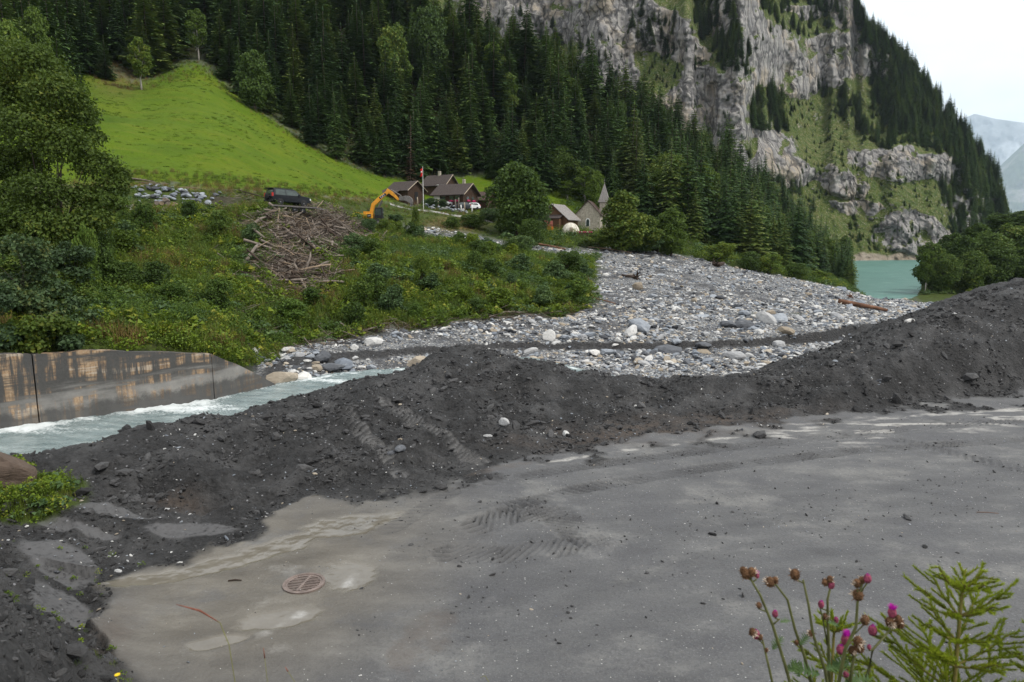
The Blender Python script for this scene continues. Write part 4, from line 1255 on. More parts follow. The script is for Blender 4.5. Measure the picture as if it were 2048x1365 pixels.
broad(283, 70, 166, 29, 'single pale birch at the upper edge of the meadow', BRL[1], 'birch', protow=3.2)
broad(398, 14, 202, 26, 'yellowish tall slender tree at the tip of the meadow', BRL[1], protow=3.4)
broad(511, 96, 176, 36, 'round bluish green tree at the meadow edge among spruces', BR[2], protow=3.4)
broad(986, 80, 240, 30, 'bright lime green tree high in the dark spruce wood', BRL[0])
broad(790, 46, 218, 44, 'large round deciduous tree inside the spruce wood', BR[0])
broad(858, 10, 232, 40, 'olive deciduous tree near the upper end of the spruce wood', BR[1])
broad(1010, 140, 232, 34, 'greyish green deciduous tree below the lime green one', BR[2])
broad(38, 38, 118, 46, 'pale green deciduous tree behind the big maple', BRL[0])
broad(78, 10, 140, 40, 'light tree in the upper corner behind the broad spruce', BRL[0])
for px, top, Y, hw, lb in ((1080, 408, 139, 26, 'dark bush between the big round tree and the shingled shed'), (738, 436, 98, 22, 'leafy bush hiding the tracks of the excavator'), (768, 438, 104, 20, 'low bush right of the excavator cab'), (1062, 436, 118, 34, 'leafy bush in front of the rust-red tank'), (1045, 470, 108, 34, 'low broad bush at the bend of the stony stream'),
                           (1138, 500, 88, 46, 'tall bush standing at the corner of the gravel fan'), (1120, 540, 80, 40, 'grey-green bush on the end of the green bank above the gravel'),
                           (1200, 465, 134, 46, 'low green thicket below the white dome tent'), (1290, 470, 138, 50, 'thicket below the yellow-green tree at the fan edge'),
                           (1250, 478, 136, 40, 'leafy thicket under the dark chapel tree'), (1440, 482, 150, 40, 'dark rounded bush at the upper edge of the gravel fan'),
                           (1500, 502, 153, 30, 'dark bush beside the root plate on the gravel edge'), (1538, 505, 154, 34, 'bushy light green shrub at the gravel edge near the lake'),
                           (1590, 525, 158, 30, 'low bush where the gravel fan meets the lake wood'), (1640, 540, 165, 26, 'small shore bush at the end of the gravel fan')):
    broad(px, top, Y, hw, lb, BRS[int(rng.integers(0, 3))], 'shrub', None, 'shrub', 6.0)
for px, top, Y, hw, lb, k in ((1560, 440, 210, 34, 'dark leafy tree at the wood edge above the lake', 0), (1605, 458, 215, 32, 'olive rounded tree at the wood edge by the lake', 1),
                              (1648, 470, 230, 30, 'shaggy tree at the wooded point of the lake shore', 2), (1684, 470, 262, 24, 'tall slim tree at the tip of the wooded lake point', 0),
                              (1520, 452, 200, 30, 'grey-green tree above the gravel edge bushes', 2), (1470, 440, 195, 32, 'mid green tree at the wood edge above the dark bush', 1)):
    broad(px, top, Y, hw, lb, BR[k])
k = 0
while k < 26:
    px = rng.uniform(1040, 1680); Y = rng.uniform(185, 285)
    g_ = gp(px, Y); s_g = float(Gs(g_[0], g_[1]))
    if not (13.6 < s_g < 15.7) or g_[2] < -9: continue
    pl = rng.random() < .45
    w_ = rng.uniform(3.2, 5.0); h_ = rng.uniform(9, 15)
    place_tree('broadleaf_tree', (('trunk', (BRL[0] if pl else BR[k % 3])[1]), ('crown', (BRL[0] if pl else BR[k % 3])[0])), 'pale green deciduous tree mixed among the spruces behind the hamlet' if pl else 'deep green deciduous tree mixed among the spruces behind the hamlet',
               'pale deciduous trees in the slope wood' if pl else 'dark deciduous trees in the slope wood', g_, w_ / 4, h_ / 10, rng.random() * 6.28)
    k += 1
# the grove on the right shore
grove = [(1858, 480, 204, 38), (1885, 505, 199, 30), (1895, 462, 214, 40), (1925, 470, 205, 44), (1950, 445, 224, 40), (1972, 462, 210, 46), (1990, 425, 238, 42), (2015, 446, 214, 48), (2045, 420, 236, 50),
         (2050, 452, 212, 46), (2085, 430, 222, 50), (2110, 415, 240, 50), (1940, 500, 200, 36), (1990, 492, 203, 40), (2040, 490, 206, 42), (2090, 480, 210, 44), (2150, 420, 235, 50)]
for px, top, Y, hw in grove:
    k = int(rng.integers(0, 3))
    broad(px, top, Y, hw, 'leafy tree in the dense grove on the far lake shore', BR[k], group='trees of the lakeside grove')
broad(1850, 495, 198, 24, 'small tree with bare lower stems at the waterline of the grove', BRL[1], 'willow')

# the big maple on the bank, trunk in front of the meadow --------------------------------
rg = np.random.default_rng(77)
g = gp(118, 44)
bl = []
for px, row, dY, rp in ((60, 130, 0, 60), (20, 200, .5, 70), (110, 190, -.5, 60), (150, 230, 0, 45), (60, 260, -1, 70), (130, 290, -1, 55), (190, 330, -.5, 45), (40, 330, 0, 60), (225, 375, -.5, 34), (60, 440, -2, 60), (130, 460, -2, 50), (10, 470, -2, 60), (190, 440, -1.5, 40), (80, 380, -2, 50),
                        (170, 395, -1, 40), (10, 120, 1, 60), (95, 150, 1, 40), (-40, 220, 0, 80), (-30, 330, 0, 70), (215, 405, -1.2, 26), (20, 400, -1, 50), (240, 350, -.2, 24), (180, 275, .5, 30)):
    p = at(px, row, 44 + dY * 1.5)
    r_ = rp * 44 / FPX
    bl.append((p[0] - g[0], p[1] - g[1], p[2] - g[2], r_, r_ * .9, r_ * .62))
crown = blob_crown(rg, bl, 38000, .20, M_MAPLE, shell=.35, jitter=.16, wl=.85)
hmax = max(b[2] for b in bl)
mb = MB()
for st in range(4):
    o2 = np.array([(-.25, 0), (.12, .15), (.32, -.1), (-.55, .2)][st])
    mb.tube([(o2[0] * .5, o2[1], -.8), (o2[0], o2[1], 1.6), (o2[0] * 1.9, o2[1] * 1.5, 4.2), (o2[0] * 2.8, o2[1] * 2, 6.6)], [.17, .14, .10, .05], 8)
    for b in bl[st::4]:
        z0 = max(1.2, min(b[2] - .8, 4.0) * rg.uniform(.55, .9))
        p0 = np.array([o2[0] * (1 + .28 * z0), o2[1] * 1.3, z0]); p2 = np.array(b[:3]) + rg.normal(0, .15, 3)
        mb.tube([p0, p0 * .55 + p2 * .45 + np.array([0, 0, .12]), p2], [.06, .04, .012], 5, cap=False)
place_tree('maple_tree', (('trunk', mb.mesh('trunk', M_BARK, True)), ('crown', crown)), 'big many-stemmed maple with olive leaves on the bank above the wall', None, (g[0], g[1], g[2]), 1, 1, 0)
# sycamore saplings with grey-green leaves above the wall
for px, top, Y, hw, n_, sd, lb in ((45, 470, 33, 95, 3600, 81, 'grey-green sycamore sapling at the upstream end of the wall'), (110, 590, 32, 80, 2400, 82, 'low sycamore sapling leaning over the wall top'),
                                   (-60, 560, 31, 110, 3000, 83, 'dense sycamore bush at the very end of the wall'), (235, 640, 33.5, 42, 500, 84, 'small maple shoot with yellowing leaves on the wall top'),
                                   (150, 480, 37, 70, 2200, 85, 'dark leafy sapling under the big maple'), (60, 640, 28.9, 80, 2200, 86, 'yellowing sycamore twigs hanging over the dark wall'), (-20, 560, 28.6, 90, 3000, 87, 'dark sycamore shoots overhanging the upstream wall'), (130, 640, 29.9, 60, 1500, 88, 'leafy shoots hanging over the first wall joint')):
    g = gp(px, Y)
    zt = CAMZ + Y * float(slope_of_row(top)); h = zt - g[2]; w = hw * Y / FPX
    rg = np.random.default_rng(sd)
    bl = [(rg.normal(0, w * .38), rg.normal(0, w * .35), h * rg.uniform(-.12 if sd >= 86 else .12, .9), w * .34, w * .34, w * .22) for _ in range(12)]
    cr = blob_crown(rg, bl, n_, .19 if sd != 84 else .24, M_SYCAM if sd not in (84, 86) else M_MAPLE, shell=.2, wl=.9)
    place_tree('sapling', (('trunk', limb_mesh(rg, h, bl, .04, stems=3)), ('crown', cr)), lb, None, g, 1, 1, 0)
for px, top, Y, hw, lb in ((-10, 395, 41, 75, 'dark leafy bush under the maple crown at the upstream end'), (95, 420, 40.5, 60, 'dark leafy bush around the maple trunks'), (190, 455, 42, 55, 'tall dark bush right of the maple trunks'),
                           (30, 500, 36, 75, 'dark green bush above the sycamore saplings'), (130, 540, 36, 60, 'dark bush in the shade below the maple'), (10, 600, 32, 70, 'dense dark bush over the upstream wall top'), (165, 610, 34.5, 50, 'dark bush on the slope above the first wall joint'),
                           (240, 520, 43, 48, 'leafy bush at the right foot of the maple slope')):
    broad(px, top, Y, hw, lb, BRS[int(rng.integers(0, 2))], 'shrub', None, 'shrub', 5.4)
# thin single saplings
for px, top, Y, hw, lb in ((832, 408, 103, 15, 'thin conical sapling beside the excavator'), (180, 440, 38, 26, 'thin dark sapling with a crooked stem below the maple'), (290, 400, 62, 30, 'dark bushy sapling in front of the gravel track'),
                           (345, 560, 41, 36, 'dark rounded bush in the middle of the green bank'), (845, 500, 64, 22, 'slim dead-topped sapling on the green bank')):
    broad(px, top, Y, hw, lb, BRS[1] if px != 832 else BR[2], 'sapling', None, 'tree', 5.0)

# ------------------------------------------------------------------ shrubs on the green bank
bs = 0
SHR = [broad_proto(40 + k, h=2.0, w=1.15, n=1500, leaf=.17, low=.02, stems=3, nb=12, mat=m) for k, m in enumerate((M_HERBD, M_BROAD, M_HERB, M_HERBG))]
while bs < 85:
    px, Y = rng.uniform(90, 1170), rng.uniform(38, 104)
    g = gp(px, Y)
    s = float(Gs(g[0], g[1])); wg = float(Gs(g[0], g[1], w_gravel)); so = float(Gs(g[0], g[1], w_soil))
    if not (10.0 < s < 12.3) or wg > .2 or so > .25 or (px > 480 and px < 800 and s > 11.9): continue
    k = rng.uniform(.6, 1.25)
    ki = int(rng.integers(0, 4))
    lb = ('leafy dark green shrub on the overgrown bank', 'dense deep green shrub with small leaves on the overgrown bank', 'yellow-green shrub on the overgrown bank', 'grey-green shrub on the overgrown bank')[ki]
    place_tree('shrub', (('stem', SHR[ki][1]), ('foliage', SHR[ki][0])), lb, ('dark shrubs of the bank', 'deep green shrubs of the bank', 'yellow-green shrubs of the bank', 'grey-green shrubs of the bank')[ki],
               g, k * rng.uniform(.9, 1.3), k * rng.uniform(.7, 1.1), rng.random() * 6.28, 'shrub')
    bs += 1

# ------------------------------------------------------------------ undergrowth (uncountable)
def herb_clump(seed, n, rad, h, leaf, mat, wl=.6, up=.7):
    rg = np.random.default_rng(seed)
    a, r_ = rg.random(n) * 6.28, rad * np.sqrt(rg.random(n))
    z = h * rg.random(n) ** .7 * (1 - .5 * (r_ / rad) ** 2)
    C = np.column_stack([r_ * np.cos(a), r_ * np.sin(a), z + .05])
    nr = rg.normal(size=(n, 3)) * .5 + np.array([0, 0, up]); s = leaf * rg.uniform(.6, 1.4, n)
    Vv, F = leaf_quads(C, nr, s, s * wl, rg)
    return mesh_np('herb', Vv, F, mat, smooth=False)
def grass_clump(seed, n, rad, h, mat, w=.012, bend=.5):
    rg = np.random.default_rng(seed)
    T = []
    for _ in range(n):
        a = rg.random() * 6.28; r_ = rad * math.sqrt(rg.random())
        p = np.array([r_ * math.cos(a), r_ * math.sin(a), 0]); hh = h * rg.uniform(.5, 1.2)
        d = rg.normal(0, bend, 2) * hh * .5
        m = p + np.array([d[0] * .35, d[1] * .35, hh * .6]); tp = p + np.array([d[0], d[1], hh])
        sd = np.array([math.sin(a * 3), math.cos(a * 3), 0]) * w
        T += [(p - sd, p + sd, m + sd * .7), (p - sd, m + sd * .7, m - sd * .7), (m - sd * .7, m + sd * .7, tp)]
    return tri_mesh('grass', T, mat)
HERBS = [herb_clump(51, 70, .55, .75, .16, M_HERB), herb_clump(52, 80, .6, .9, .13, M_HERBD), herb_clump(53, 26, .6, .5, .34, M_HERB, .95, 1.2), herb_clump(54, 24, .6, .45, .30, M_HERBG, .95, 1.2),
         grass_clump(55, 40, .45, .9, M_GRASS, .016), grass_clump(56, 30, .4, 1.0, M_DRYG, .014), herb_clump(57, 90, .6, .7, .10, M_HERBD)]
n = 28500
px = rng.uniform(-260, 1240, n); Y = 28 + (130 - 28) * rng.random(n) ** .9
k_ = Y * math.cos(PITCH) + 3 * math.sin(PITCH)
X = k_ * (px - 1024) / FPX
s = Gs(X, Y); wg = Gs(X, Y, w_gravel); so = Gs(X, Y, w_soil); dr = Gs(X, Y, w_dry)
ok = (s > np.where(px < 500, 9.05, 9.95)) & (s < 12.85) & (wg < .4) & (rng.random(n) > so * 1.1) & (rng.random(n) > np.interp(Y, [30, 50, 110], [0, .1, .25]))
ok &= ~((s > 12.1) & (rng.random(n) < .55))
X, Y, px, s, dr = X[ok], Y[ok], px[ok], s[ok], dr[ok]
n = len(X)
typ = fbm(X * .09, Y * .09, 3, 311)
pick = np.where(typ < -.12, rng.choice([1, 6, 1, 3], n), np.where(typ < .1, rng.choice([0, 2, 1, 4], n), np.where(typ < .25, rng.choice([0, 4, 5, 0], n), rng.choice([2, 3, 6, 0], n))))
pick = np.where(dr > .4, rng.choice([5, 5, 4], n), pick)
scatter('undergrowth', np.column_stack([X, Y, H(X, Y) - .03]), rot_z(n), rng.uniform(.55, 1.25, n) * np.where(s > 12.1, .6, 1.0), pick, HERBS, 'dense mixed herbs, nettles and grasses covering the green bank')
n = 260                                                    # herbs round the end of the wall
px_ = rng.uniform(440, 560, n); Y_ = np.interp(px_, [440, 480, 520, 560], [35.0, 37.2, 40.2, 42.6]) + rng.uniform(-.4, 2.2, n)
q_ = np.array([gp(a_, b_) for a_, b_ in zip(px_, Y_)])
scatter('wall_end_herbs', q_, rot_z(n), rng.uniform(.3, .7, n), rng.choice([0, 1, 2, 4, 6, 5], n), HERBS, 'herbs and grass where the wall end meets the green bank')
# fringe on the right shore and the gravel edges
n = 5200
px = rng.uniform(1010, 2100, n); Y = rng.uniform(112, 232, n)
X = Y * .99 * (px - 1024) / FPX
s = Gs(X, Y); wg = Gs(X, Y, w_gravel); z = H(X, Y)
ok = (wg < .35) & (z > -10.0) & (s > 11.0) & (s < 15.0)
X, Y, z = X[ok], Y[ok], z[ok]; n = len(X)
scatter('shore_undergrowth', np.column_stack([X, Y, z - .05]), rot_z(n), rng.uniform(1.0, 2.4, n), rng.choice([1, 6, 1, 3, 0], n), HERBS, 'low bushes and herbs along the wood edge and the lake shore')
# grass of the meadow margin and forest fringe
n = 9000
px = rng.uniform(150, 1000, n); Y = rng.uniform(84, 200, n)
X = Y * .99 * (px - 1024) / FPX
s = Gs(X, Y); dr = Gs(X, Y, w_dry)
ok = ((s > 12.6) & (s < 13.25)) | ((s > 14.75) & (s < 15.2) & (px < 900))
X, Y, s, dr = X[ok], Y[ok], s[ok], dr[ok]; n = len(X)
scatter('meadow_margin', np.column_stack([X, Y, H(X, Y)]), rot_z(n), rng.uniform(.35, .8, n), np.where(dr > .35, 5, rng.choice([4, 4, 0, 5], n)), HERBS, 'long grass along the margins of the meadow')

n = 15000
px = rng.uniform(120, 900, n); Y = rng.uniform(86, 205, n)
X = Y * .99 * (px - 1024) / FPX
wm = Gs(X, Y, w_meadow); cl = fbm(X * .08, Y * .12, 4, 351)
ok = (wm > .6) & (rng.random(n) < np.clip(.16 + .9 * cl, .02, .6))
X, Y = X[ok], Y[ok]; n = len(X)
M_MGR = leaf_mat('meadow_blades', (.052, .092, .003), (.090, .140, .004), (.140, .160, .012), scale=.06, trans=.3, rand_amt=.4)
TUFT = [grass_clump(801, 46, .42, .16, M_MGR, .03, .9), grass_clump(802, 40, .5, .11, M_MGR, .03, 1.1), herb_clump(803, 26, .4, .10, .09, M_MGR)]
scatter('meadow_grass', np.column_stack([X, Y, H(X, Y)]), rot_z(n), rng.uniform(.5, 1.3, n), rng.integers(0, 3, n), TUFT, 'short uneven grass of the bright hillside meadow')

# ------------------------------------------------------------------ stones
def stone_mat(name, a, b, veins=(.55, .55, .53), rough=.8):
    t = NT(name)
    P = t.obj()
    rnd = t.rand()
    c = t.mix(rnd, a, b)
    n = t.noise(3.0, 6, .68, P)
    c = t.mix(t.math('MULTIPLY', t.step(.45, .75, n), .5), c, tuple(x * .45 for x in a))
    bnd = t.noise(2.2, 5, .6, t.mapv(P, (.6, .6, 5.0), rot=(.5, .3, 0)))
    c = t.mix(t.math('MULTIPLY', t.step(.60, .68, bnd), .45), c, veins)
    return t.bsdf(c, rough, .3, t.bump(t.math('ADD', n, bnd), .5, .06))
M_LIME = stone_mat('limestone', (.32, .325, .335), (.62, .61, .58), (.75, .75, .73))
M_SLATE = stone_mat('slate', (.040, .043, .050), (.115, .122, .135), (.22, .23, .24))
M_TAN = stone_mat('tan_stone', (.26, .215, .16), (.42, .37, .30), (.5, .46, .4))
M_BLUE = stone_mat('blue_grey_stone', (.15, .17, .20), (.33, .355, .385))
M_CLOD = stone_mat('shale_clod', (.014, .014, .0145), (.080, .079, .080), (.11, .11, .11), .8)

def rock_mesh(seed, mat, flat=.6, sub=2, rough=.28):
    import bmesh
    rg = np.random.default_rng(seed)
    bm = bmesh.new()
    bmesh.ops.create_icosphere(bm, subdivisions=sub, radius=1.0)
    Vv = np.array([v.co[:] for v in bm.verts])
    off = rg.uniform(-50, 50, 3)
    d = 1 + rough * fbm(Vv[:, 0] * .9 + off[0] + Vv[:, 2] * .6, Vv[:, 1] * .9 + off[1] - Vv[:, 2] * .5, 2, seed)
    Vv = Vv * d[:, None]
    for _ in range(7):                                    # break planes off
        nrm = rg.normal(size=3); nrm /= np.linalg.norm(nrm)
        lim = rg.uniform(.55, .85)
        k = np.clip(Vv @ nrm - lim, 0, None)
        Vv -= k[:, None] * nrm * .92
    Vv *= np.array([1.15, .85, flat])
    F = np.array([[v.index for v in f.verts] for f in bm.faces])
    bm.free()
    return mesh_np('stone', Vv, F, mat, smooth=False)
STONES = {}
for k, (nm, m) in enumerate((('lime', M_LIME), ('slate', M_SLATE), ('tan', M_TAN), ('blue', M_BLUE))):
    STONES[nm] = [rock_mesh(400 + 10 * k + j, m, rng.uniform(.45, .75), 2) for j in range(4)]
SMALL = [rock_mesh(460 + j, (M_LIME, M_BLUE, M_LIME, M_SLATE, M_BLUE, M_TAN, M_SLATE)[j], .5, 1, .5) for j in range(7)]
CLODS = [rock_mesh(480 + j, M_CLOD, .65, 1) for j in range(4)]

# pebbles and cobbles of the gravel: uncountable
n = 110000
px = rng.uniform(500, 1960, n); Y = 40 + (165 - 40) * rng.random(n) ** 1.35
X = (Y * math.cos(PITCH) + 6.5 * math.sin(PITCH)) * (px - 1024) / FPX
s = Gs(X, Y); wg = Gs(X, Y, w_gravel); sl = sstep(-.02, .22, fbm(X * .2, Y * .5, 5, 241))
sp_n = fbm(X * .12, Y * .2, 4, 321)
ok = (wg > .6) & (s > 7.02) & (rng.random(n) > sl * np.where(s < 10.1, .35, .92)) & ((s < 8.05) | (s > 8.97) | (rng.random(n) < .12)) & (H(X, Y) > -10.2)
X, Y, px, s, sp_n = X[ok], Y[ok], px[ok], s[ok], sp_n[ok]
n = len(X)
sz = np.exp(rng.normal(-2.30, .52, n)) * (1 + 1.3 * np.clip(sp_n, -.5, .9)) * np.interp(Y, [40, 60, 150], [.95, 1.1, 1.5])
z = H(X, Y)
ro = np.column_stack([rng.normal(0, .3, n), rng.normal(0, .3, n), rng.random(n) * 6.28])
scatter('gravel', np.column_stack([X, Y, z + sz * rng.uniform(-.25, .25, n)]), ro, np.column_stack([sz * rng.uniform(.8, 1.6, n), sz, sz * rng.uniform(.7, 1.1, n)]), rng.integers(0, 7, n), SMALL, 'countless grey and white cobbles and pebbles covering the gravel fan')

# the larger stones, one by one
spots = []
def stone(kind, px, row, Y, size, label, group=None, name='boulder', sink=.25, flat=1.0, rz=None):
    g = gp(px, Y) if row is None else at(px, row, Y)
    zg = float(H(g[0], g[1]))
    me = STONES[kind][int(rng.integers(0, 4))]
    o = link(name, me, None, (g[0], g[1], zg + size * (.55 * flat - sink)), (rng.normal(0, .15), rng.normal(0, .15), rng.random() * 6.28 if rz is None else rz))
    o.scale = (size * rng.uniform(.9, 1.3), size * rng.uniform(.8, 1.1), size * rng.uniform(.8, 1.15) * flat)
    return tag(o, label, 'stone', group)
stone('tan', 562, None, 38.6, .85, 'brown angular boulder at the lower end of the concrete wall', sink=.1)
stone('blue', 690, None, 43.4, .70, 'bluish upright boulder at the water edge under the cut bank')
stone('slate', 662, None, 42.4, .65, 'dark rounded boulder in the water edge beside the bluish boulder')
stone('lime', 605, None, 39.8, .62, 'pale grey boulder in the water next to the brown boulder')
stone('slate', 645, None, 43.2, .60, 'dark boulder behind the rounded water-edge boulder')
stone('tan', 635, None, 41.8, .32, 'small tan stone between the river boulders')
stone('slate', 568, None, 38.0, .42, 'small flat slate at the tip of the wall in the water')
stone('slate', 1338, None, 55.2, 1.05, 'large black slate block below the cut edge of the gravel', flat=.8)
stone('slate', 1405, None, 57.5, 1.0, 'dark slate slab tilted against the cut gravel edge', flat=.7)
stone('blue', 1275, None, 59.5, 1.05, 'big light blue-grey boulder on the gravel bar', flat=.9)
stone('lime', 1262, None, 57.8, .75, 'white rounded boulder beside the blue-grey boulder')
stone('lime', 1535, None, 69, 1.1, 'large pale angular boulder in the middle of the gravel fan')
stone('blue', 1558, None, 70, 1.0, 'blue-grey boulder leaning on the pale angular one')
stone('blue', 1490, None, 72, .8, 'flat oval blue-grey slab standing in the gravel')
stone('blue', 1405, None, 69, .85, 'wide flat bluish slab lying in dark silt', flat=.5)
stone('tan', 1570, None, 63.5, .8, 'smooth yellowish tan boulder near the cut edge')
stone('slate', 1455, None, 64.5, .95, 'long dark boulder in the jumble above the cut edge', flat=.8)
stone('slate', 1490, None, 65, .9, 'rough dark boulder with pale veins in the jumble above the cut edge')
stone('tan', 1278, None, 84, .85, 'round cream boulder high on the gravel fan')
stone('tan', 1410, None, 56.0, .7, 'flat cream slab on the lower gravel terrace', flat=.5)
stone('lime', 1190, None, 53, .6, 'white pointed stone at the back of the spoil crest')
stone('blue', 1215, None, 53.5, .8, 'pale bluish flat block behind the spoil crest', flat=.7)
stone('lime', 905, 696, 47.2, .5, 'pale block perched on the cut bank edge above the river')
stone('lime', 1820, None, 30, .22, 'round grey stone stuck in the big spoil pile')
stone('lime', 1010, None, 19.4, .19, 'white angular block on the tracked spoil')
stone('lime', 975, None, 18.9, .12, 'small white stone beside the angular block on the spoil')
stone('slate', 800, None, 16.9, .18, 'rounded dark cobble on the tracked spoil')
stone('slate', 785, None, 16.8, .13, 'second dark cobble beside the rounded one')
stone('lime', 1132, None, 19.5, .15, 'pale stone on the right flank of the spoil mound')
stone('lime', 1470, None, 27.5, .45, 'pale flat stone at the foot of the gravel behind the spoil')
cnt = 0
kinds = ['lime', 'blue', 'slate', 'tan', 'lime', 'blue']
glabel = dict(lime='pale limestone boulder lying on the gravel fan', blue='blue-grey boulder lying on the gravel fan', slate='dark slate boulder lying on the gravel fan', tan='tan coloured boulder lying on the gravel fan')
ggroup = dict(lime='pale boulders of the gravel fan', blue='blue-grey boulders of the gravel fan', slate='dark boulders of the gravel fan', tan='tan boulders of the gravel fan')
while cnt < 230:
    px = rng.uniform(540, 1880); Y = 42 + 85 * rng.random() ** 1.6
    g = gp(px, Y)
    s = float(Gs(g[0], g[1])); wg = float(Gs(g[0], g[1], w_gravel))
    if wg < .6 or not (7.3 < s < 12) or g[2] < -10: continue
    if fbm(np.array([g[0] * .12]), np.array([g[1] * .2]), 4, 321)[0] < -.15 and rng.random() < .7: continue
    kd = kinds[int(rng.choice(6, p=[.30, .22, .16, .10, .12, .10]))]
    stone(kd, px, None, Y, float(np.clip(np.exp(rng.normal(-1.22, .42)), .18, .85)), glabel[kd], ggroup[kd])
    cnt += 1

# clods of shale on the spoil: uncountable
n = 125000
px = rng.uniform(-60, 2110, n); Y = 5.5 + 29 * rng.random(n) ** 1.1
X = (Y * math.cos(PITCH) + 5 * math.sin(PITCH)) * (px - 1024) / FPX
s = Gs(X, Y); ws = Gs(X, Y, w_spoil); sm = Gs(X, Y, a_smooth); tr = Gs(X, Y, a_track)
cl = fbm(X * .5, Y * .5, 4, 331)
ok = (ws > .5) & (s < 5.6) & (rng.random(n) > sm * .97) & (rng.random(n) > tr * .9) & (rng.random(n) < np.clip(.45 + 1.3 * cl, .15, 1)) & (s > 1.0)
X, Y, cl = X[ok], Y[ok], cl[ok]; n = len(X)
sz = np.exp(rng.normal(-3.98, .66, n)) * (1 + .8 * np.clip(cl, 0, 1)) * np.interp(Y, [8, 30], [.75, 1.35])
scatter('clods', np.column_stack([X, Y, H(X, Y) + sz * .25]), np.column_stack([rng.normal(0, .5, n), rng.normal(0, .5, n), rng.random(n) * 6.28]),
        np.column_stack([sz * rng.uniform(.8, 1.7, n), sz, sz * rng.uniform(.7, 1.2, n)]), rng.integers(0, 4, n), CLODS, 'countless dark shale clods on the heaped spoil')
# pale stones in the spoil, pebbles and crumbs on the road
n = 22000
px = rng.uniform(-60, 2110, n); Y = 7.5 + 25 * rng.random(n) ** 1.2
X = (Y * math.cos(PITCH) + 5 * math.sin(PITCH)) * (px - 1024) / FPX
s = Gs(X, Y); ws = Gs(X, Y, w_spoil); tn = Gs(X, Y, a_tan); tk = Gs(X, Y, a_track)
cl = fbm(X * .3, Y * .45, 3, 341)
onr = ws < .5
ok = np.where(onr, (rng.random(n) < np.clip(.06 + .6 * cl, .02, .4)) & (tn < .3), rng.random(n) < np.clip(.18 + .9 * cl, .04, .8)) & (s > 1.9) & (s < 5.7)
X, Y, onr = X[ok], Y[ok], onr[ok]; n = len(X)
sz = np.where(onr, np.exp(rng.normal(-4.75, .45, n)), np.exp(rng.normal(-3.85, .5, n)))
scatter('pebbles', np.column_stack([X, Y, H(X, Y) + sz * .15]), np.column_stack([rng.normal(0, .4, n), rng.normal(0, .4, n), rng.random(n) * 6.28]), np.column_stack([sz * 1.2, sz, sz * .8]),
        rng.integers(0, 6, n), SMALL, 'scattered pale pebbles on the road and in the spoil')
n = 16000                                                   # crumbs thrown up by the tracks
px = rng.uniform(700, 2110, n); Y = 9 + 14 * rng.random(n)
X = (Y * math.cos(PITCH) + 5.7 * math.sin(PITCH)) * (px - 1024) / FPX
tk = Gs(X, Y, a_track); s = Gs(X, Y)
ok = (s < 3.0) & (rng.random(n) < tk * .9 + .012)
X, Y = X[ok] + rng.normal(0, .12, ok.sum()), Y[ok] + rng.normal(0, .12, ok.sum()); n = len(X)
sz = np.exp(rng.normal(-4.25, .5, n))
scatter('mud_crumbs', np.column_stack([X, Y, H(X, Y) + sz * .2]), np.column_stack([rng.normal(0, .5, n), rng.normal(0, .5, n), rng.random(n) * 6.28]), np.column_stack([sz * 1.4, sz, sz * .8]), rng.integers(0, 4, n), CLODS,
        'dark mud crumbs along the tread marks on the road')
# rock armour heap beside the track at the top of the bank
cnt = 0
while cnt < 110:
    px, Y = rng.normal(345, 52), rng.uniform(76.5, 87)
    row_c = 395 + (px - 350) * .12
    g = gp(px, Y)
    if abs(px - 350) > 90: continue
    stone('blue' if rng.random() < .8 else 'slate', px, None, Y, float(rng.uniform(.18, .45)), 'blue-grey block in the rock heap beside the gravel track' if rng.random() < 2 else '', 'blocks of the rock heap by the track', 'rock_block', sink=-.1 * rng.random() - .05)
    cnt += 1

# the brown boulder with plants at the left edge of the road
g = at_z(-2, 985, .55)
o = link('boulder', rock_mesh(499, stone_mat('brown_stone', (.055, .040, .030), (.10, .072, .055), (.16, .12, .09)), .95, 4, .55), None, (g[0] - .12, g[1] + .1, .92), (.35, .15, .4))
o.scale = (.56, .50, .52)
tag(o, 'rounded brown boulder among green weeds at the road edge', 'stone')

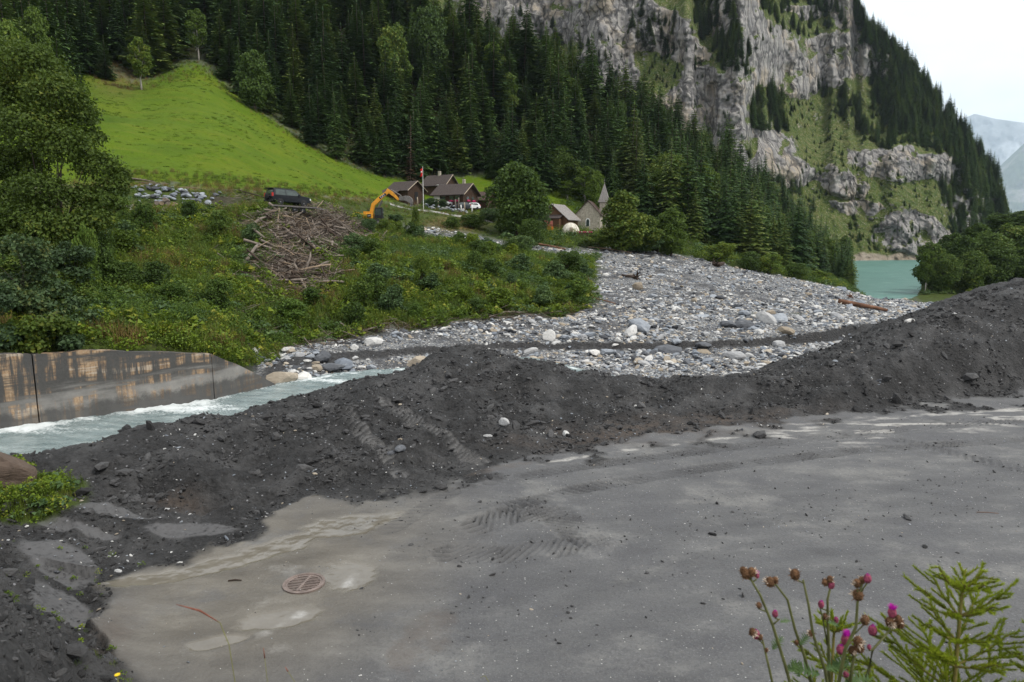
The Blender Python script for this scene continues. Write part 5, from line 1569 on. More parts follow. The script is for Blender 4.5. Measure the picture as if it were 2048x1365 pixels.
# ------------------------------------------------------------------ concrete wall
def concrete():
    t = NT('stained_concrete')
    P = t.pos()
    n = t.noise(.9, 7, .65, P)
    fn = t.noise(9, 5, .7, P)
    Z = t.n('SeparateXYZ', None, Vector=P).outputs[2]
    c = t.ramp(n, [(.3, (.13, .127, .120)), (.55, (.215, .208, .195)), (.75, (.30, .288, .265))])
    drip = t.noise(1.3, 7, .66, t.mapv(P, (2.2, 2.2, .22)))
    lay = t.noise(1.0, 5, .6, t.mapv(P, (.22, .22, 2.6)))
    upper = t.step(-1.3, -.55, t.math('ADD', Z, t.math('MULTIPLY', t.math('SUBTRACT', lay, .5), 2.2)))
    c = t.mix(t.math('MULTIPLY', upper, .88), c, t.mix(fn, (.020, .020, .020), (.070, .068, .064)))
    X_ = t.n('SeparateXYZ', None, Vector=P).outputs[0]
    c = t.mix(t.math('MULTIPLY', t.step(-19.0, -21.5, X_), .6), c, (.055, .054, .052))          # darker over the upper part and towards the upstream end
    rust = t.math('MULTIPLY', t.step(.47, .60, drip), t.step(.42, .56, lay))
    c = t.mix(t.math('MULTIPLY', rust, .85), c, t.ramp(t.math('ADD', t.math('MULTIPLY', fn, .4), t.math('MULTIPLY', drip, .6)), [(.38, (.17, .085, .036)), (.5, (.30, .18, .09)), (.62, (.42, .31, .20))]))
    pale = t.math('MULTIPLY', t.step(.585, .63, lay), t.step(.45, .6, drip))
    c = t.mix(t.math('MULTIPLY', pale, .7), c, (.42, .37, .30))
    wet = t.step(-1.25, -1.6, t.math('ADD', Z, t.math('MULTIPLY', t.math('SUBTRACT', n, .5), 1.2)))
    c = t.mix(t.math('MULTIPLY', wet, .75), c, (.045, .045, .045))
    return t.bsdf(c, .75, .3, t.bump(t.math('ADD', t.math('MULTIPLY', fn, .5), lay), .5, .05))
M_CONC = concrete()
wt = [(-250, 1.35), (0, 1.12), (75, .95), (200, .86), (300, .50), (430, .02), (470, -.65), (553, -2.35)]
wall = thing('retaining_wall', 'stained concrete retaining wall along the river with rust streaks', 'wall', (0, 0, 0))
WP = []
Pw = sect(S7)
for px, zt in wt:
    xs = np.interp(px, [q[0] for q in S7], Pw[:, 0]); ys = np.interp(px, [q[0] for q in S7], Pw[:, 1])
    WP.append((xs, ys, zt))
def wall_panel(i0, i1, gap=.025):
    a = [np.array(WP[i]) for i in range(i0, i1 + 1)]
    d0 = (a[1] - a[0]) * np.array([1, 1, 0]); d0 /= np.linalg.norm(d0)
    d1 = (a[-1] - a[-2]) * np.array([1, 1, 0]); d1 /= np.linalg.norm(d1)
    a[0] = a[0] + d0 * gap; a[-1] = a[-1] - d1 * gap
    Vv, F = [], []
    n = 0
    for k in range(len(a) - 1):
        m = 10 if k < len(a) - 2 else 11
        for q in range(m):
            p = a[k] + (a[k + 1] - a[k]) * q / 10
            d = (a[k + 1] - a[k]) * np.array([1, 1, 0]); d /= np.linalg.norm(d)
            nb = np.array([-d[1], d[0], 0])
            jz = .05 * float(pn(np.array([p[0] * .8]), np.array([p[1] * .8]), 9)[0])
            Vv += [p * [1, 1, 0] + [0, 0, -3.2], p * [1, 1, 0] + nb * .06 + [0, 0, p[2] + jz], p * [1, 1, 0] + nb * .46 + [0, 0, p[2] + jz + .01], p * [1, 1, 0] + nb * .5 + [0, 0, -3.2]]
            n += 1
    for q in range(n - 1):
        o = q * 4
        for e in range(4):
            F.append((o + e, o + 4 + e, o + 4 + (e + 1) % 4, o + (e + 1) % 4))
    F += [(3, 2, 1, 0), ((n - 1) * 4, (n - 1) * 4 + 1, (n - 1) * 4 + 2, (n - 1) * 4 + 3)]
    return MB().add(Vv, F)
for i0, i1 in ((0, 2), (2, 5), (5, 7)):
    wall_panel(i0, i1).build('concrete_panel', M_CONC, wall)

# ------------------------------------------------------------------ drain cover in the road
g = at_z(608, 1168, 0.0)
M_IRON = simple_mat('rusty_iron', (.21, .165, .145), .55, .5, .35, .35, 6, .4, 30)
M_PITDARK = simple_mat('unlit_pit', (.006, .005, .005), .95, .05)
zg = float(H(g[0], g[1]))
dr_ = thing('drain_cover', 'round rusty iron drain grate set in the silted road', 'drain cover', (g[0], g[1], zg + .012), -.15)
mb = MB()
ring = []
for r_, z in ((.345, -.05), (.345, .012), (.30, .014), (.295, .0), (.262, .0), (.262, -.05)):
    ring.append((r_, z))
V_, F_ = [], []
for r_, z in ring:
    for k in range(40):
        V_.append((r_ * math.cos(k * math.pi / 20), r_ * math.sin(k * math.pi / 20), z))
for i in range(len(ring) - 1):
    for k in range(40):
        F_.append((i * 40 + k, i * 40 + (k + 1) % 40, (i + 1) * 40 + (k + 1) % 40, (i + 1) * 40 + k))
mb.add(V_, F_).build('frame', M_IRON, dr_)
MB().lathe([(.263, -.046), (.001, -.045)], 40).build('pit', M_PITDARK, dr_)  # near-black disc below the bars: the shade of the pit put into its colour
for k in range(10):
    y = -.234 + k * .052
    hw = math.sqrt(max(.26 ** 2 - y ** 2, .001))
    MB().box(-hw, hw, y - .0095, y + .0095, -.035, .004).build('bar', M_IRON, dr_)
MB().box(-.019, .019, -.262, .262, -.036, .008).build('cross_bar', M_IRON, dr_)

# ------------------------------------------------------------------ driftwood
M_WOOD = simple_mat('weathered_wood', (.165, .138, .115), .85, .2, var=.5, scale=5, bump=.5)
M_WOODD = simple_mat('dark_wood', (.052, .038, .030), .9, .15, var=.5, scale=5, bump=.5)
M_WOODR = simple_mat('peeled_red_wood', (.15, .078, .048), .85, .2, var=.6, scale=9, bump=.7)
M_WOODP = simple_mat('pale_wood', (.24, .18, .125), .8, .2, var=.3, scale=5, bump=.4)
def log_mesh(seed, L, r, mat, bend=.06, twigs=2, name='log'):
    rg = np.random.default_rng(seed)
    pts = [np.array([-L / 2 + L * t, bend * L * math.sin(t * 3 + seed), bend * .5 * L * math.cos(t * 2.2 + seed)]) for t in (0, .25, .5, .75, 1)]
    mb = MB().tube(pts, [r, r * .95, r * .86, r * .74, r * .6], 7)
    for _ in range(twigs):
        t = rg.uniform(.2, .95); p = pts[0] + (pts[-1] - pts[0]) * t
        d = rg.normal(size=3); d[0] = abs(d[0]) * .7; d /= np.linalg.norm(d)
        mb.tube([p, p + d * r * rg.uniform(2.5, 6)], [r * .3, r * .1], 5)
    return mb.mesh(name, mat, True)
LOGS = [log_mesh(500 + k, 1.0, .017 + .010 * (k % 3), m, .05, 3) for k, m in enumerate((M_WOOD, M_WOODD, M_WOOD, M_WOODP, M_WOODD, M_WOOD))]
def lay_log(px, Y, L, yaw, tilt, kind, label, group=None, lift=.1, thick=1.0, name='log', mesh=None):
    g = gp(px, Y)
    a, b = (math.cos(yaw) * L * .4, math.sin(yaw) * L * .4)
    zz_ = [float(H(g[0] + a, g[1] + b)), float(H(g[0] - a, g[1] - b))]
    pitch = -math.atan2(zz_[0] - zz_[1], .8 * L) + tilt
    o = link(name, mesh or LOGS[kind], None, (g[0], g[1], sum(zz_) / 2 + lift), (rng.uniform(0, 3), pitch, yaw))
    o.rotation_mode = 'XYZ'
    o.scale = (L, L * thick, L * thick)
    return tag(o, label, 'log', group)
def heap_spot():
    while True:
        if rng.random() < .6:
            px, row, Y = rng.normal(655, 85), 0, rng.uniform(70, 96)
        else:
            px, Y = rng.normal(590, 65), rng.uniform(52, 74)
        g = gp(px, Y)
        if float(Gs(g[0], g[1], w_soil)) > .2 and 10.2 < float(Gs(g[0], g[1])) < 12.7:
            return px, Y
for k in range(190):
    px, Y = heap_spot()
    L = rng.uniform(1.3, 4.2)
    ki = int(rng.integers(0, 6))
    lay_log(px, Y, L, rng.random() * 6.28, rng.normal(0, .22), ki, ('bleached grey log in the driftwood heap on the bank', 'dark brown log in the driftwood heap on the bank', 'bleached grey log in the driftwood heap on the bank',
            'pale yellowish log in the driftwood heap on the bank', 'dark brown log in the driftwood heap on the bank', 'bleached grey log in the driftwood heap on the bank')[ki],
            ('grey logs of the heap', 'dark logs of the heap', 'grey logs of the heap', 'pale logs of the heap', 'dark logs of the heap', 'grey logs of the heap')[ki], rng.uniform(.1, .55), rng.uniform(.8, 1.4))
lay_log(640, 83.5, 6.5, -.12, 0, 1, 'long dark beam lying across the top of the driftwood heap', lift=1.0, thick=.7)
lay_log(690, 82, 5.5, .05, 0, 0, 'long bleached trunk lying level on the driftwood heap', lift=.9, thick=.7)
lay_log(662, 80, 3.4, .2, -1.1, 0, 'stout bleached trunk standing steeply out of the driftwood heap', lift=.9, thick=1.1)
lay_log(632, 80, 3.0, .9, -.9, 3, 'stout pale trunk leaning in the driftwood heap', lift=.8, thick=1.2)
lay_log(1725, 96, 6.6, -.20, .02, 0, 'thick reddish peeled trunk stranded on the gravel near the lake', lift=.32, thick=1, mesh=log_mesh(520, 1.0, .055, M_WOODR, .015, 1))
lay_log(1220, 133, 8.5, -.03, 0, 3, 'long pale trunk lying along the upper edge of the gravel fan', lift=.3, thick=.7)
lay_log(1098, 122, 6.0, -.25, 0, 3, 'reddish yellow trunk lying at the stony stream bend', lift=.3, thick=.8, mesh=log_mesh(521, 1.0, .04, M_WOODR, .02, 2))
lay_log(1360, 142, 7.0, -.03, 0, 0, 'thin bleached trunk along the upper gravel edge below the trees', lift=.3, thick=.6)
lay_log(1190, 70, 4.5, .1, 0, 1, 'flat brown branch lying at the edge of the gravel bar', lift=.15, thick=.6, mesh=log_mesh(522, 1.0, .03, M_WOODR, .06, 4))
lay_log(1262, 77, 2.6, 1.9, -.25, 0, 'thin bleached stick poking out of the gravel', lift=.4, thick=.6)
lay_log(1400, 72, 1.0, .6, -.2, 3, 'splintered yellow stump piece on the gravel', lift=.2, thick=3.2)
lay_log(385, 88, 3.4, .05, 0, 3, 'single pale trunk lying at the foot of the meadow', lift=.15, thick=.9)
for k in range(7):
    lay_log(275 + 6 * k, 88.5 - .3 * k, rng.uniform(2.2, 4), rng.normal(.1, .35), 0, int(rng.integers(0, 4)), 'bleached log in the small woodpile below the meadow', 'logs of the small woodpile', .15 + .1 * (k % 3), .7)
for k, (px, dz) in enumerate(((312, 0), (322, 0), (334, 0), (346, 0), (328, .45))):
    g = gp(px, 76)
    o = link('log', MB().tube([(0, -1.6, 0), (0, 1.6, 0)], [.24, .22], 12).mesh('log', M_WOODP if k % 2 else M_WOOD, False), None, (g[0], 76.6, g[2] + .2 + dz), (0, 0, .35))
    tag(o, 'cut round log with pale end face beside the rock heap', 'log', 'cut logs beside the rock heap')
# finer sticks: uncountable
n = 3200
pts, rots, scs = [], [], []
for _ in range(n):
    px, Y = heap_spot()
    g = gp(px, Y)
    pts.append((g[0], g[1], g[2] + rng.uniform(.02, .5))); rots.append((rng.random() * 3, rng.normal(0, .35), rng.random() * 6.28)); L = rng.uniform(.5, 2.2); scs.append((L, L * .6, L * .6))
scatter('driftwood_sticks', pts, rots, scs, rng.integers(0, 6, n), LOGS, 'tangle of thin sticks and roots in the driftwood heap')
n = 420
pts, rots, scs = [], [], []
while len(pts) < n:
    if rng.random() < .6: px, Y = rng.uniform(600, 1180), 0
    else: px, Y = rng.uniform(400, 640), rng.uniform(44, 60)
    if Y == 0:
        u_ = int(np.clip(np.searchsorted(UG, (px - 1024) / FPX * .93), 0, NU - 1)); Y = SY[10][u_] + rng.normal(.6, .8)
    g = gp(px, Y)
    pts.append((g[0], g[1], g[2] + rng.uniform(.05, .35))); rots.append((rng.random() * 3, rng.normal(0, .3), rng.normal(0, .6))); L = rng.uniform(.5, 2.4); scs.append((L, L * .5, L * .5))
scatter('bank_sticks', pts, rots, scs, rng.choice([1, 4, 0, 2], n), LOGS, 'thin dead sticks along the foot of the green bank')
# root plates
def root_plate(px, Y, s, label):
    g = gp(px, Y)
    rg = np.random.default_rng(int(px))
    mb = MB().tube([(-.5 * s, 0, .2 * s), (.2 * s, 0, .3 * s), (.9 * s, 0, .42 * s)], [.20 * s, .2 * s, .13 * s], 8)
    for _ in range(22):
        d = rg.normal(size=3) * np.array([.5, 1, 1]); d /= np.linalg.norm(d)
        p = np.array([-.5 * s, 0, .3 * s])
        mb.tube([p, p + d * .35 * s, p + d * .6 * s + rg.normal(0, .12 * s, 3)], [.09 * s, .05 * s, .015 * s], 5)
    o = mb.build('tree_stump', M_WOODR if s < 1.3 else M_WOODD, None, True, loc=g)
    o.rotation_euler = (0, 0, rg.random() * 3)
    return tag(o, label, 'stump')
root_plate(1262, 98, 1.5, 'upturned brown root stump lying in the dark gravel')
root_plate(1308, 143, 1.4, 'small root stump on the upper gravel edge')
root_plate(1437, 140, 2.2, 'tangled brown root plate at the bushes beside the gravel')
root_plate(1700, 120, 1.0, 'small reddish stump on the pale gravel near the lake')

# sticks lying on the road
for px, row, L, yaw, lb in ((470, 1163, .22, .1, 'short dark stick on the road beside the drain grate'), (1975, 1027, .42, -.15, 'thin reddish twig lying on the bare road')):
    g = at_z(px, row, 0)
    o = MB().tube([(-L / 2, 0, 0), (0, .01, .006), (L / 2, -.005, 0)], [.012, .014, .008] if px < 900 else [.006, .007, .004], 6).build('stick', M_WOODD if px < 900 else M_WOODR, None, loc=(g[0], g[1], float(H(g[0], g[1])) + .012), rot=(0, 0, yaw))
    tag(o, lb, 'stick')

# ------------------------------------------------------------------ materials of the hamlet and the vehicles
def plank_mat(name, a, b, vert=False, scale=3.2):
    t = NT(name)
    P = t.obj()
    w = t.n('TexWave', dict(wave_type='BANDS', bands_direction='X' if vert else 'Z'), Vector=P, Scale=scale, Distortion=1.2, Detail=2.0).outputs['Fac']
    n = t.noise(2.5, 5, .65, P)
    c = t.mix(t.math('MULTIPLY', t.math('ADD', w, n), .5), a, b)
    return t.bsdf(c, .85, .2, t.bump(w, .6, .05))
def shingle_mat(name, a, b):
    t = NT(name)
    P = t.obj()
    br = t.n('TexBrick', None, Vector=t.mapv(P, (1, 1, 1)), Scale=3.0, Color1=a, Color2=b, Mortar=tuple(x * .35 for x in a))
    n = t.noise(3, 6, .7, P)
    c = t.mix(t.math('MULTIPLY', n, .6), br.outputs[0], tuple(x * .6 for x in b))
    return t.bsdf(c, .9, .15, t.bump(n, .6, .06))
M_LOGW = plank_mat('dark_log_wall', (.022, .014, .010), (.085, .052, .034))
M_PLANK = plank_mat('brown_planks', (.07, .038, .020), (.16, .090, .050), True, 3.0)
M_ROOF = shingle_mat('dark_shingles', (.050, .042, .040), (.105, .085, .078))
M_ROOFL = shingle_mat('grey_shingles', (.20, .185, .175), (.32, .30, .285))
M_ROOFB = shingle_mat('brown_shingles', (.060, .042, .036), (.12, .085, .072))
M_TRIM = simple_mat('pale_board', (.30, .25, .19), .8, .2)
M_WHITE = simple_mat('white_plaster', (.68, .68, .66), .85, .2, var=.08, scale=2, bump=.2)
M_STONEW = simple_mat('old_plaster', (.34, .31, .25), .9, .15, var=.35, scale=2.5, bump=.6, bscale=9)
M_DARK = simple_mat('dark_opening', (.012, .012, .013), .6, .3)
M_GLASS = simple_mat('window_glass', (.040, .055, .050), .06, .7, var=.3)
M_PINK = simple_mat('geraniums', (.30, .018, .075), .7, .2, var=.6, scale=9, bump=1.0, bscale=12)
M_GREY = simple_mat('grey_metal', (.30, .31, .32), .4, .5, .6)
M_POLE = simple_mat('pole_paint', (.62, .62, .60), .5, .4)
M_RED = simple_mat('flag_red', (.55, .010, .012), .7, .2, var=.2)
M_FLAGW = simple_mat('flag_white', (.75, .75, .74), .7, .2, var=.05)
M_YELL = simple_mat('machine_yellow', (.62, .27, .012), .45, .45, var=.18, scale=1.5)
M_BLACK = simple_mat('black_rubber', (.018, .018, .019), .8, .3, var=.4, scale=8, bump=.3)
M_STEEL = simple_mat('worn_steel', (.16, .15, .14), .55, .5, .6, .3)
M_CARB = simple_mat('black_car_paint', (.006, .008, .011), .35, .25, var=.2)
M_CARW = simple_mat('white_car_paint', (.70, .71, .72), .25, .5, var=.05)
M_CARD = simple_mat('dark_blue_car_paint', (.018, .026, .036), .22, .6, var=.2)
M_LAMP = simple_mat('red_lamp', (.45, .012, .012), .3, .5, var=.1)
M_HEADL = simple_mat('lamp_glass', (.60, .62, .64), .15, .6, var=.1)
M_RUST = simple_mat('rust_red_paint', (.16, .045, .030), .8, .25, var=.35, scale=1.5, bump=.2)
M_ORNG = simple_mat('orange_paint', (.45, .15, .018), .65, .3, var=.3, scale=1.5)
M_DOME = simple_mat('tent_canvas', (.58, .55, .47), .75, .2, var=.18, scale=1.2)

# ------------------------------------------------------------------ huts
def house(name, label, px, Y, phi, L, W, hw, hr, wallm, roofm, over=.5, sink=.4, cat='hut', gable=None):
    g = gp(px, Y)
    o = thing(name, label, cat, (g[0], g[1], g[2] - .1), phi)
    MB().prism([(-L / 2, -sink - .6), (L / 2, -sink - .6), (L / 2, hw), (-L / 2, hw)], -W / 2, W / 2).build('wall', wallm, o)
    for sx in (-1, 1):                                     # gable triangles
        gw = MB()
        x0, x1 = sx * L / 2, sx * (L / 2 - .2)
        V_ = [(x0, -W / 2, hw + .002), (x0, W / 2, hw + .002), (x0, 0, hr - .12), (x1, -W / 2, hw + .002), (x1, W / 2, hw + .002), (x1, 0, hr - .12)]
        gw.add(V_, [(0, 1, 2), (5, 4, 3), (0, 3, 4, 1), (1, 4, 5, 2), (2, 5, 3, 0)])
        gw.build('gable', gable or wallm, o)
    rf = None
    sl = (hr - hw) / (W / 2)
    for sy in (-1, 1):
        e = W / 2 + over
        ze = hr - sl * e
        th = .14
        V_ = [(-L / 2 - over, 0, hr), (L / 2 + over, 0, hr), (L / 2 + over, sy * e, ze), (-L / 2 - over, sy * e, ze)]
        V_ += [(x, y, z + th) for x, y, z in V_]
        m = MB().add(V_, [(0, 1, 2, 3), (7, 6, 5, 4), (0, 4, 5, 1), (1, 5, 6, 2), (2, 6, 7, 3), (3, 7, 4, 0)])
        rf = m.build('roof', roofm, o)
    tr = MB()
    for sy in (-1, 1):
        e = W / 2 + over
        p0, p1 = np.array([L / 2 + over + .03, 0, hr + .05]), np.array([L / 2 + over + .03, sy * e, hr - sl * e + .05])
        tr.tube([p0, p1], [.10, .10], 4)
    tr.build('barge_board', M_TRIM if roofm is M_ROOF else M_PLANK, o)
    return o
barn = house('barn', 'dark log barn with a lean-to roof at the foot of the meadow', 812, 150, R(-35), 6.0, 5.2, 2.3, 4.1, M_LOGW, M_ROOF)
MB().box(2.98, 3.06, -.5, .5, .2, 1.9).build('door', M_DARK, barn)
MB().add([(-3.6, -1.0, 3.0), (1.2, -1.0, 3.0), (1.2, -4.6, 1.35), (-5.4, -4.6, 1.35), (-3.6, -1.0, 3.12), (1.2, -1.0, 3.12), (1.2, -4.6, 1.47), (-5.4, -4.6, 1.47)],
         [(0, 1, 2, 3), (7, 6, 5, 4), (0, 4, 5, 1), (1, 5, 6, 2), (2, 6, 7, 3), (3, 7, 4, 0)]).build('lean_to_roof', M_ROOF, barn)
MB().box(-4.6, .8, -4.0, -2.61, -.6, 1.3).build('lean_to_wall', M_LOGW, barn)
hut = house('hut', 'dark timber hut with white corner wall and pink geraniums', 912, 152, R(-28), 7.4, 6.0, 2.7, 4.75, M_LOGW, M_ROOF, .7)
MB().box(-3.72, -2.2, -3.06, -2.5, -.8, 2.6).box(-3.71, .2, -3.05, -2.6, -.8, 1.0).build('white_wall', M_WHITE, hut)
for x in (-1.3, .9, 2.3):
    w_ = MB().box(x - .5, x + .5, -3.12, -3.02, 1.15, 2.05).build('window', M_GLASS, hut)
    MB().box(x - .62, x + .62, -3.16, -3.09, 1.05, 1.12).box(x - .62, x + .62, -3.16, -3.09, 2.06, 2.14).build('frame', M_TRIM, w_)
    MB().tube([(x - .55, -3.32, 1.0), (x, -3.34, 1.08), (x + .55, -3.32, 1.0)], [.16, .24, .16], 7).build('flower_box', M_PINK, w_)
for y in (-1.2, 1.0):
    w_ = MB().box(3.70, 3.78, y - .45, y + .45, 1.2, 2.0).build('window', M_GLASS, hut)
    MB().tube([(3.95, y - .6, 1.05), (3.98, y, 1.15), (3.95, y + .6, 1.05)], [.17, .26, .17], 7).build('flower_box', M_PINK, w_)
MB().box(1.2, 1.75, .8, 1.3, 3.6, 5.9).build('chimney', M_STONEW, hut)
back = house('hut', 'low dark hut behind the geranium hut with a white plank on its roof', 880, 163, R(-30), 6.5, 5.0, 2.4, 4.6, M_LOGW, M_ROOF)
MB().box(1.2, 3.4, -2.9, -2.75, 2.0, 2.3).build('plank', M_WHITE, back)
MB().box(-.3, .25, -.3, .25, 4.3, 5.6).build('chimney', M_STONEW, back)
right = house('hut', 'small shingled hut half hidden by the big round tree', 966, 156, R(-25), 4.5, 4.5, 1.9, 3.6, M_LOGW, M_ROOFB)
shed = house('shed', 'timber shed with a large pale shingle roof beside the chapel', 1116, 156, R(60), 5.6, 7.2, 1.9, 4.9, M_PLANK, M_ROOFL, .6)
MB().box(-2.88, -2.80, -1.6, -.3, .1, 1.7).build('door', M_DARK, shed)
MB().add([(-4.6, -2.6, 1.75), (-2.8, -2.6, 2.55), (-2.8, 1.8, 2.55), (-4.6, 1.8, 1.75), (-4.6, -2.6, 1.86), (-2.8, -2.6, 2.66), (-2.8, 1.8, 2.66), (-4.6, 1.8, 1.86)],
         [(0, 1, 2, 3), (7, 6, 5, 4), (0, 4, 5, 1), (1, 5, 6, 2), (2, 6, 7, 3), (3, 7, 4, 0)]).build('porch_roof', M_ROOF, shed)
MB().box(-4.4, -2.95, -2.4, -.8, -.8, 1.7).build('store', M_PLANK, shed)
chap = house('chapel', 'small whitewashed stone chapel with a pointed shingled steeple', 1180, 162, R(76), 8.0, 5.6, 3.2, 6.2, M_STONEW, M_ROOFB, .35, cat='chapel')
arch = [(-.35, .5), (.35, .5), (.35, 1.6), (.28, 1.9), (.14, 2.06), (0, 2.1), (-.14, 2.06), (-.28, 1.9), (-.35, 1.6)]
w_ = MB().add([(-4.06, y, z) for y, z in arch] + [(-3.9, y, z) for y, z in arch], [tuple(range(9))] + [(i, (i + 1) % 9, (i + 1) % 9 + 9, i + 9) for i in range(9)]).build('window', M_GLASS, chap)
arc2 = [(y * 1.45, .5 + (z - .5) * 1.14) for y, z in arch]
MB().add([(-4.03, y, z) for y, z in arc2] + [(-3.95, y, z) for y, z in arc2], [tuple(range(9))] + [(i, (i + 1) % 9, (i + 1) % 9 + 9, i + 9) for i in range(9)]).build('surround', M_WHITE, w_)
MB().box(1.2, 3.1, -3.9, -2.0, -1, 6.2).build('tower', M_STONEW, chap)
st_ = MB().add([(.85, -4.25, 6.1), (3.45, -4.25, 6.1), (3.45, -1.65, 6.1), (.85, -1.65, 6.1), (2.15, -2.95, 10.6)], [(3, 2, 1, 0), (0, 1, 4), (1, 2, 4), (2, 3, 4), (3, 0, 4)]).build('steeple', M_ROOFL, chap)
MB().tube([(2.15, -2.95, 10.4), (2.15, -2.95, 11.5)], .05, 5).box(1.95, 2.35, -2.99, -2.91, 11.1, 11.18).build('cross', M_STEEL, st_)

# dome tent, tank, terrace
g = gp(1141, 150)
dome = thing('dome_tent', 'cream coloured dome tent on the grass before the chapel', 'tent', g)
V_, F_ = [], []
for i in range(7):
    el = i / 6 * math.pi / 2
    for k in range(16):
        a_ = k / 16 * 6.283
        V_.append((2.0 * math.cos(el) * math.cos(a_), 2.0 * math.cos(el) * math.sin(a_), 2.35 * math.sin(el) - .1))
for i in range(6):
    for k in range(16):
        F_.append((i * 16 + k, i * 16 + (k + 1) % 16, (i + 1) * 16 + (k + 1) % 16, (i + 1) * 16 + k))
MB().add(V_, F_).build('canvas', M_DOME, dome)
rb = MB()
for k in range(0, 16, 2):
    rb.tube([tuple(np.array(V_[i * 16 + k]) * 1.012) for i in range(7)], .03, 4, False)
rb.build('pole', M_TRIM, dome)
MB().add([(-.45, -2.02, -.1), (.45, -2.02, -.1), (.3, -1.86, 1.2), (-.3, -1.86, 1.2), (-.45, -1.8, -.1), (.45, -1.8, -.1), (.3, -1.6, 1.2), (-.3, -1.6, 1.2)], [(0, 1, 2, 3), (7, 6, 5, 4), (0, 4, 5, 1), (1, 5, 6, 2), (2, 6, 7, 3), (3, 7, 4, 0)]).build('entrance', M_TRIM, dome)
g = gp(1082, 146)
tank = thing('storage_tank', 'half-round tank, rust red above and orange below, among bushes', 'tank', (g[0], g[1], g[2] - .2), R(5))
prof = [(-2.4 + .0, .7)]
V_ = []
hp = [(math.cos(a_) * .95, .75 + math.sin(a_) * 1.25) for a_ in np.linspace(0, math.pi, 9)]
MB().add([(-2.4, y, z) for y, z in hp] + [(2.4, y, z) for y, z in hp], [tuple(range(9)), tuple(range(17, 8, -1))] + [(i, i + 9, i + 10, i + 1) for i in range(8)]).build('cover', M_RUST, tank)
MB().box(-2.5, 2.5, -1.0, 1.0, .0, .74).build('body', M_ORNG, tank)
for x in (-2.0, -.7, .7, 2.0):
    MB().box(x - .06, x + .06, -1.06, -1.0, .02, .72).build('rib', M_ORNG, tank)
g = gp(1170, 148)
plt = thing('planter', 'dark wooden planter with red flowers on the terrace near the dome tent', 'planter', (g[0], g[1], g[2]), R(-8))
MB().box(-2.3, 1.6, -.4, .4, -.3, .9).build('box', M_LOGW, plt)
for k in range(9):
    MB().lathe([(.02, 0), (.17, .1), (.2, .25), (.1, .38), (.01, .42)], 7, (-2.0 + k * .42, 0, .85)).build('flower', M_PINK if k % 3 else M_TRIM, plt)

# flag pole with the flag
g = gp(847, 141)
pole = thing('flag_pole', 'white flag pole with a limp red flag before the huts', 'flag', g, R(0))
zt = CAMZ + 141 * float(slope_of_row(334)) - g[2]
MB().tube([(0, 0, -.3), (0, 0, zt * .5), (0, 0, zt)], [.075, .06, .035], 8).build('pole', M_POLE, pole)
MB().lathe([(.001, -.06), (.06, 0), (.001, .06)], 8, (0, 0, zt + .04)).build('finial', M_POLE, pole)
fv, ff = [], []
for i in range(9):
    for k in range(6):
        z_ = zt - .25 - 1.55 * i / 8
        wdt = .62 * k / 5 * (1 - .25 * math.sin(i * .5))
        fv.append((-.05 - wdt * .75, -.14 * math.sin(k * 1.9 + i * .25) * (k / 5), z_ - .28 * k / 5))
for i in range(8):
    for k in range(5):
        ff.append((i * 6 + k, i * 6 + k + 1, (i + 1) * 6 + k + 1, (i + 1) * 6 + k))
fl = MB().add(fv, ff).build('cloth', M_RED, pole, True)
sm_ = fl.modifiers.new('thick', 'SOLIDIFY'); sm_.thickness = .012
zc = zt - 1.02
MB().box(-.40, -.12, -.20, -.155, zc - .06, zc + .08).box(-.31, -.20, -.202, -.157, zc - .15, zc + .17).build('cross', M_FLAGW, fl)

# posts and rails before the hut
for k, (px, h_, m) in enumerate(((876, 1.9, M_TRIM), (911, 2.2, M_WOOD), (917, 2.7, M_WOOD), (929, 1.9, M_TRIM), (944, 1.7, M_WHITE), (835, 1.9, M_TRIM), (922, 1.3, M_WHITE))):
    g = gp(px, 146.0)
    o = MB().tube([(0, 0, -.4), (.03, 0, h_ * .6), (.10 if k == 2 else .0, 0, h_)], [.17, .15, .10], 7).build('post', m, None, True, loc=g)
    tag(o, ('squat pale post with a cross rail at the terrace of the hut', 'weathered carved post before the geranium hut', 'tall crooked weathered trunk post before the geranium hut', 'straight pale post before the dark hut wall', 'white post at the corner of the geranium hut',
            'leaning pale post at the corner of the log barn', 'short white post between the carved posts')[k], 'post')
a_, b_ = gp(876, 146.2), gp(888, 146.4)
tag(MB().tube([(a_[0], a_[1], a_[2] + 1.6), (b_[0], b_[1], b_[2] + 1.6)], .06, 6).build('rail', M_TRIM, None), 'pale horizontal rail of the terrace left of the white wall', 'rail')
# low stone terrace wall below the hut
cnt = 0
tw = thing('stone_wall', 'low dry stone terrace wall overgrown with shrubs before the huts', 'wall', gp(890, 144))
b0 = np.array(gp(890, 144))
for k in range(46):
    px = rng.uniform(850, 935)
    g = np.array(gp(px, 144 + rng.normal(0, .2)))
    me = STONES['blue' if k % 3 else 'lime'][k % 4]
    o = link('stone', me, tw, tuple(g - b0 + np.array([0, 0, rng.uniform(0, .8)])), (rng.random(), 0, rng.random() * 6), rng.uniform(.2, .42))
for px, top, Y, hw, lb in ((862, 395, 145, 20, 'rounded shrub beside the flag pole'), (884, 398, 147, 16, 'shrub growing between the barn and the geranium hut'), (980, 415, 140, 30, 'bush below the parked cars'),
                           (945, 428, 128, 40, 'yellow-green bushes on the slope below the parked cars'), (905, 432, 122, 24, 'low bush on the dry grass slope'), (790, 428, 118, 22, 'bush right of the excavator')):
    broad(px, top, Y, hw, lb, BRS[0] if px % 2 else BRS[2], 'shrub', None, 'shrub', 6.0)
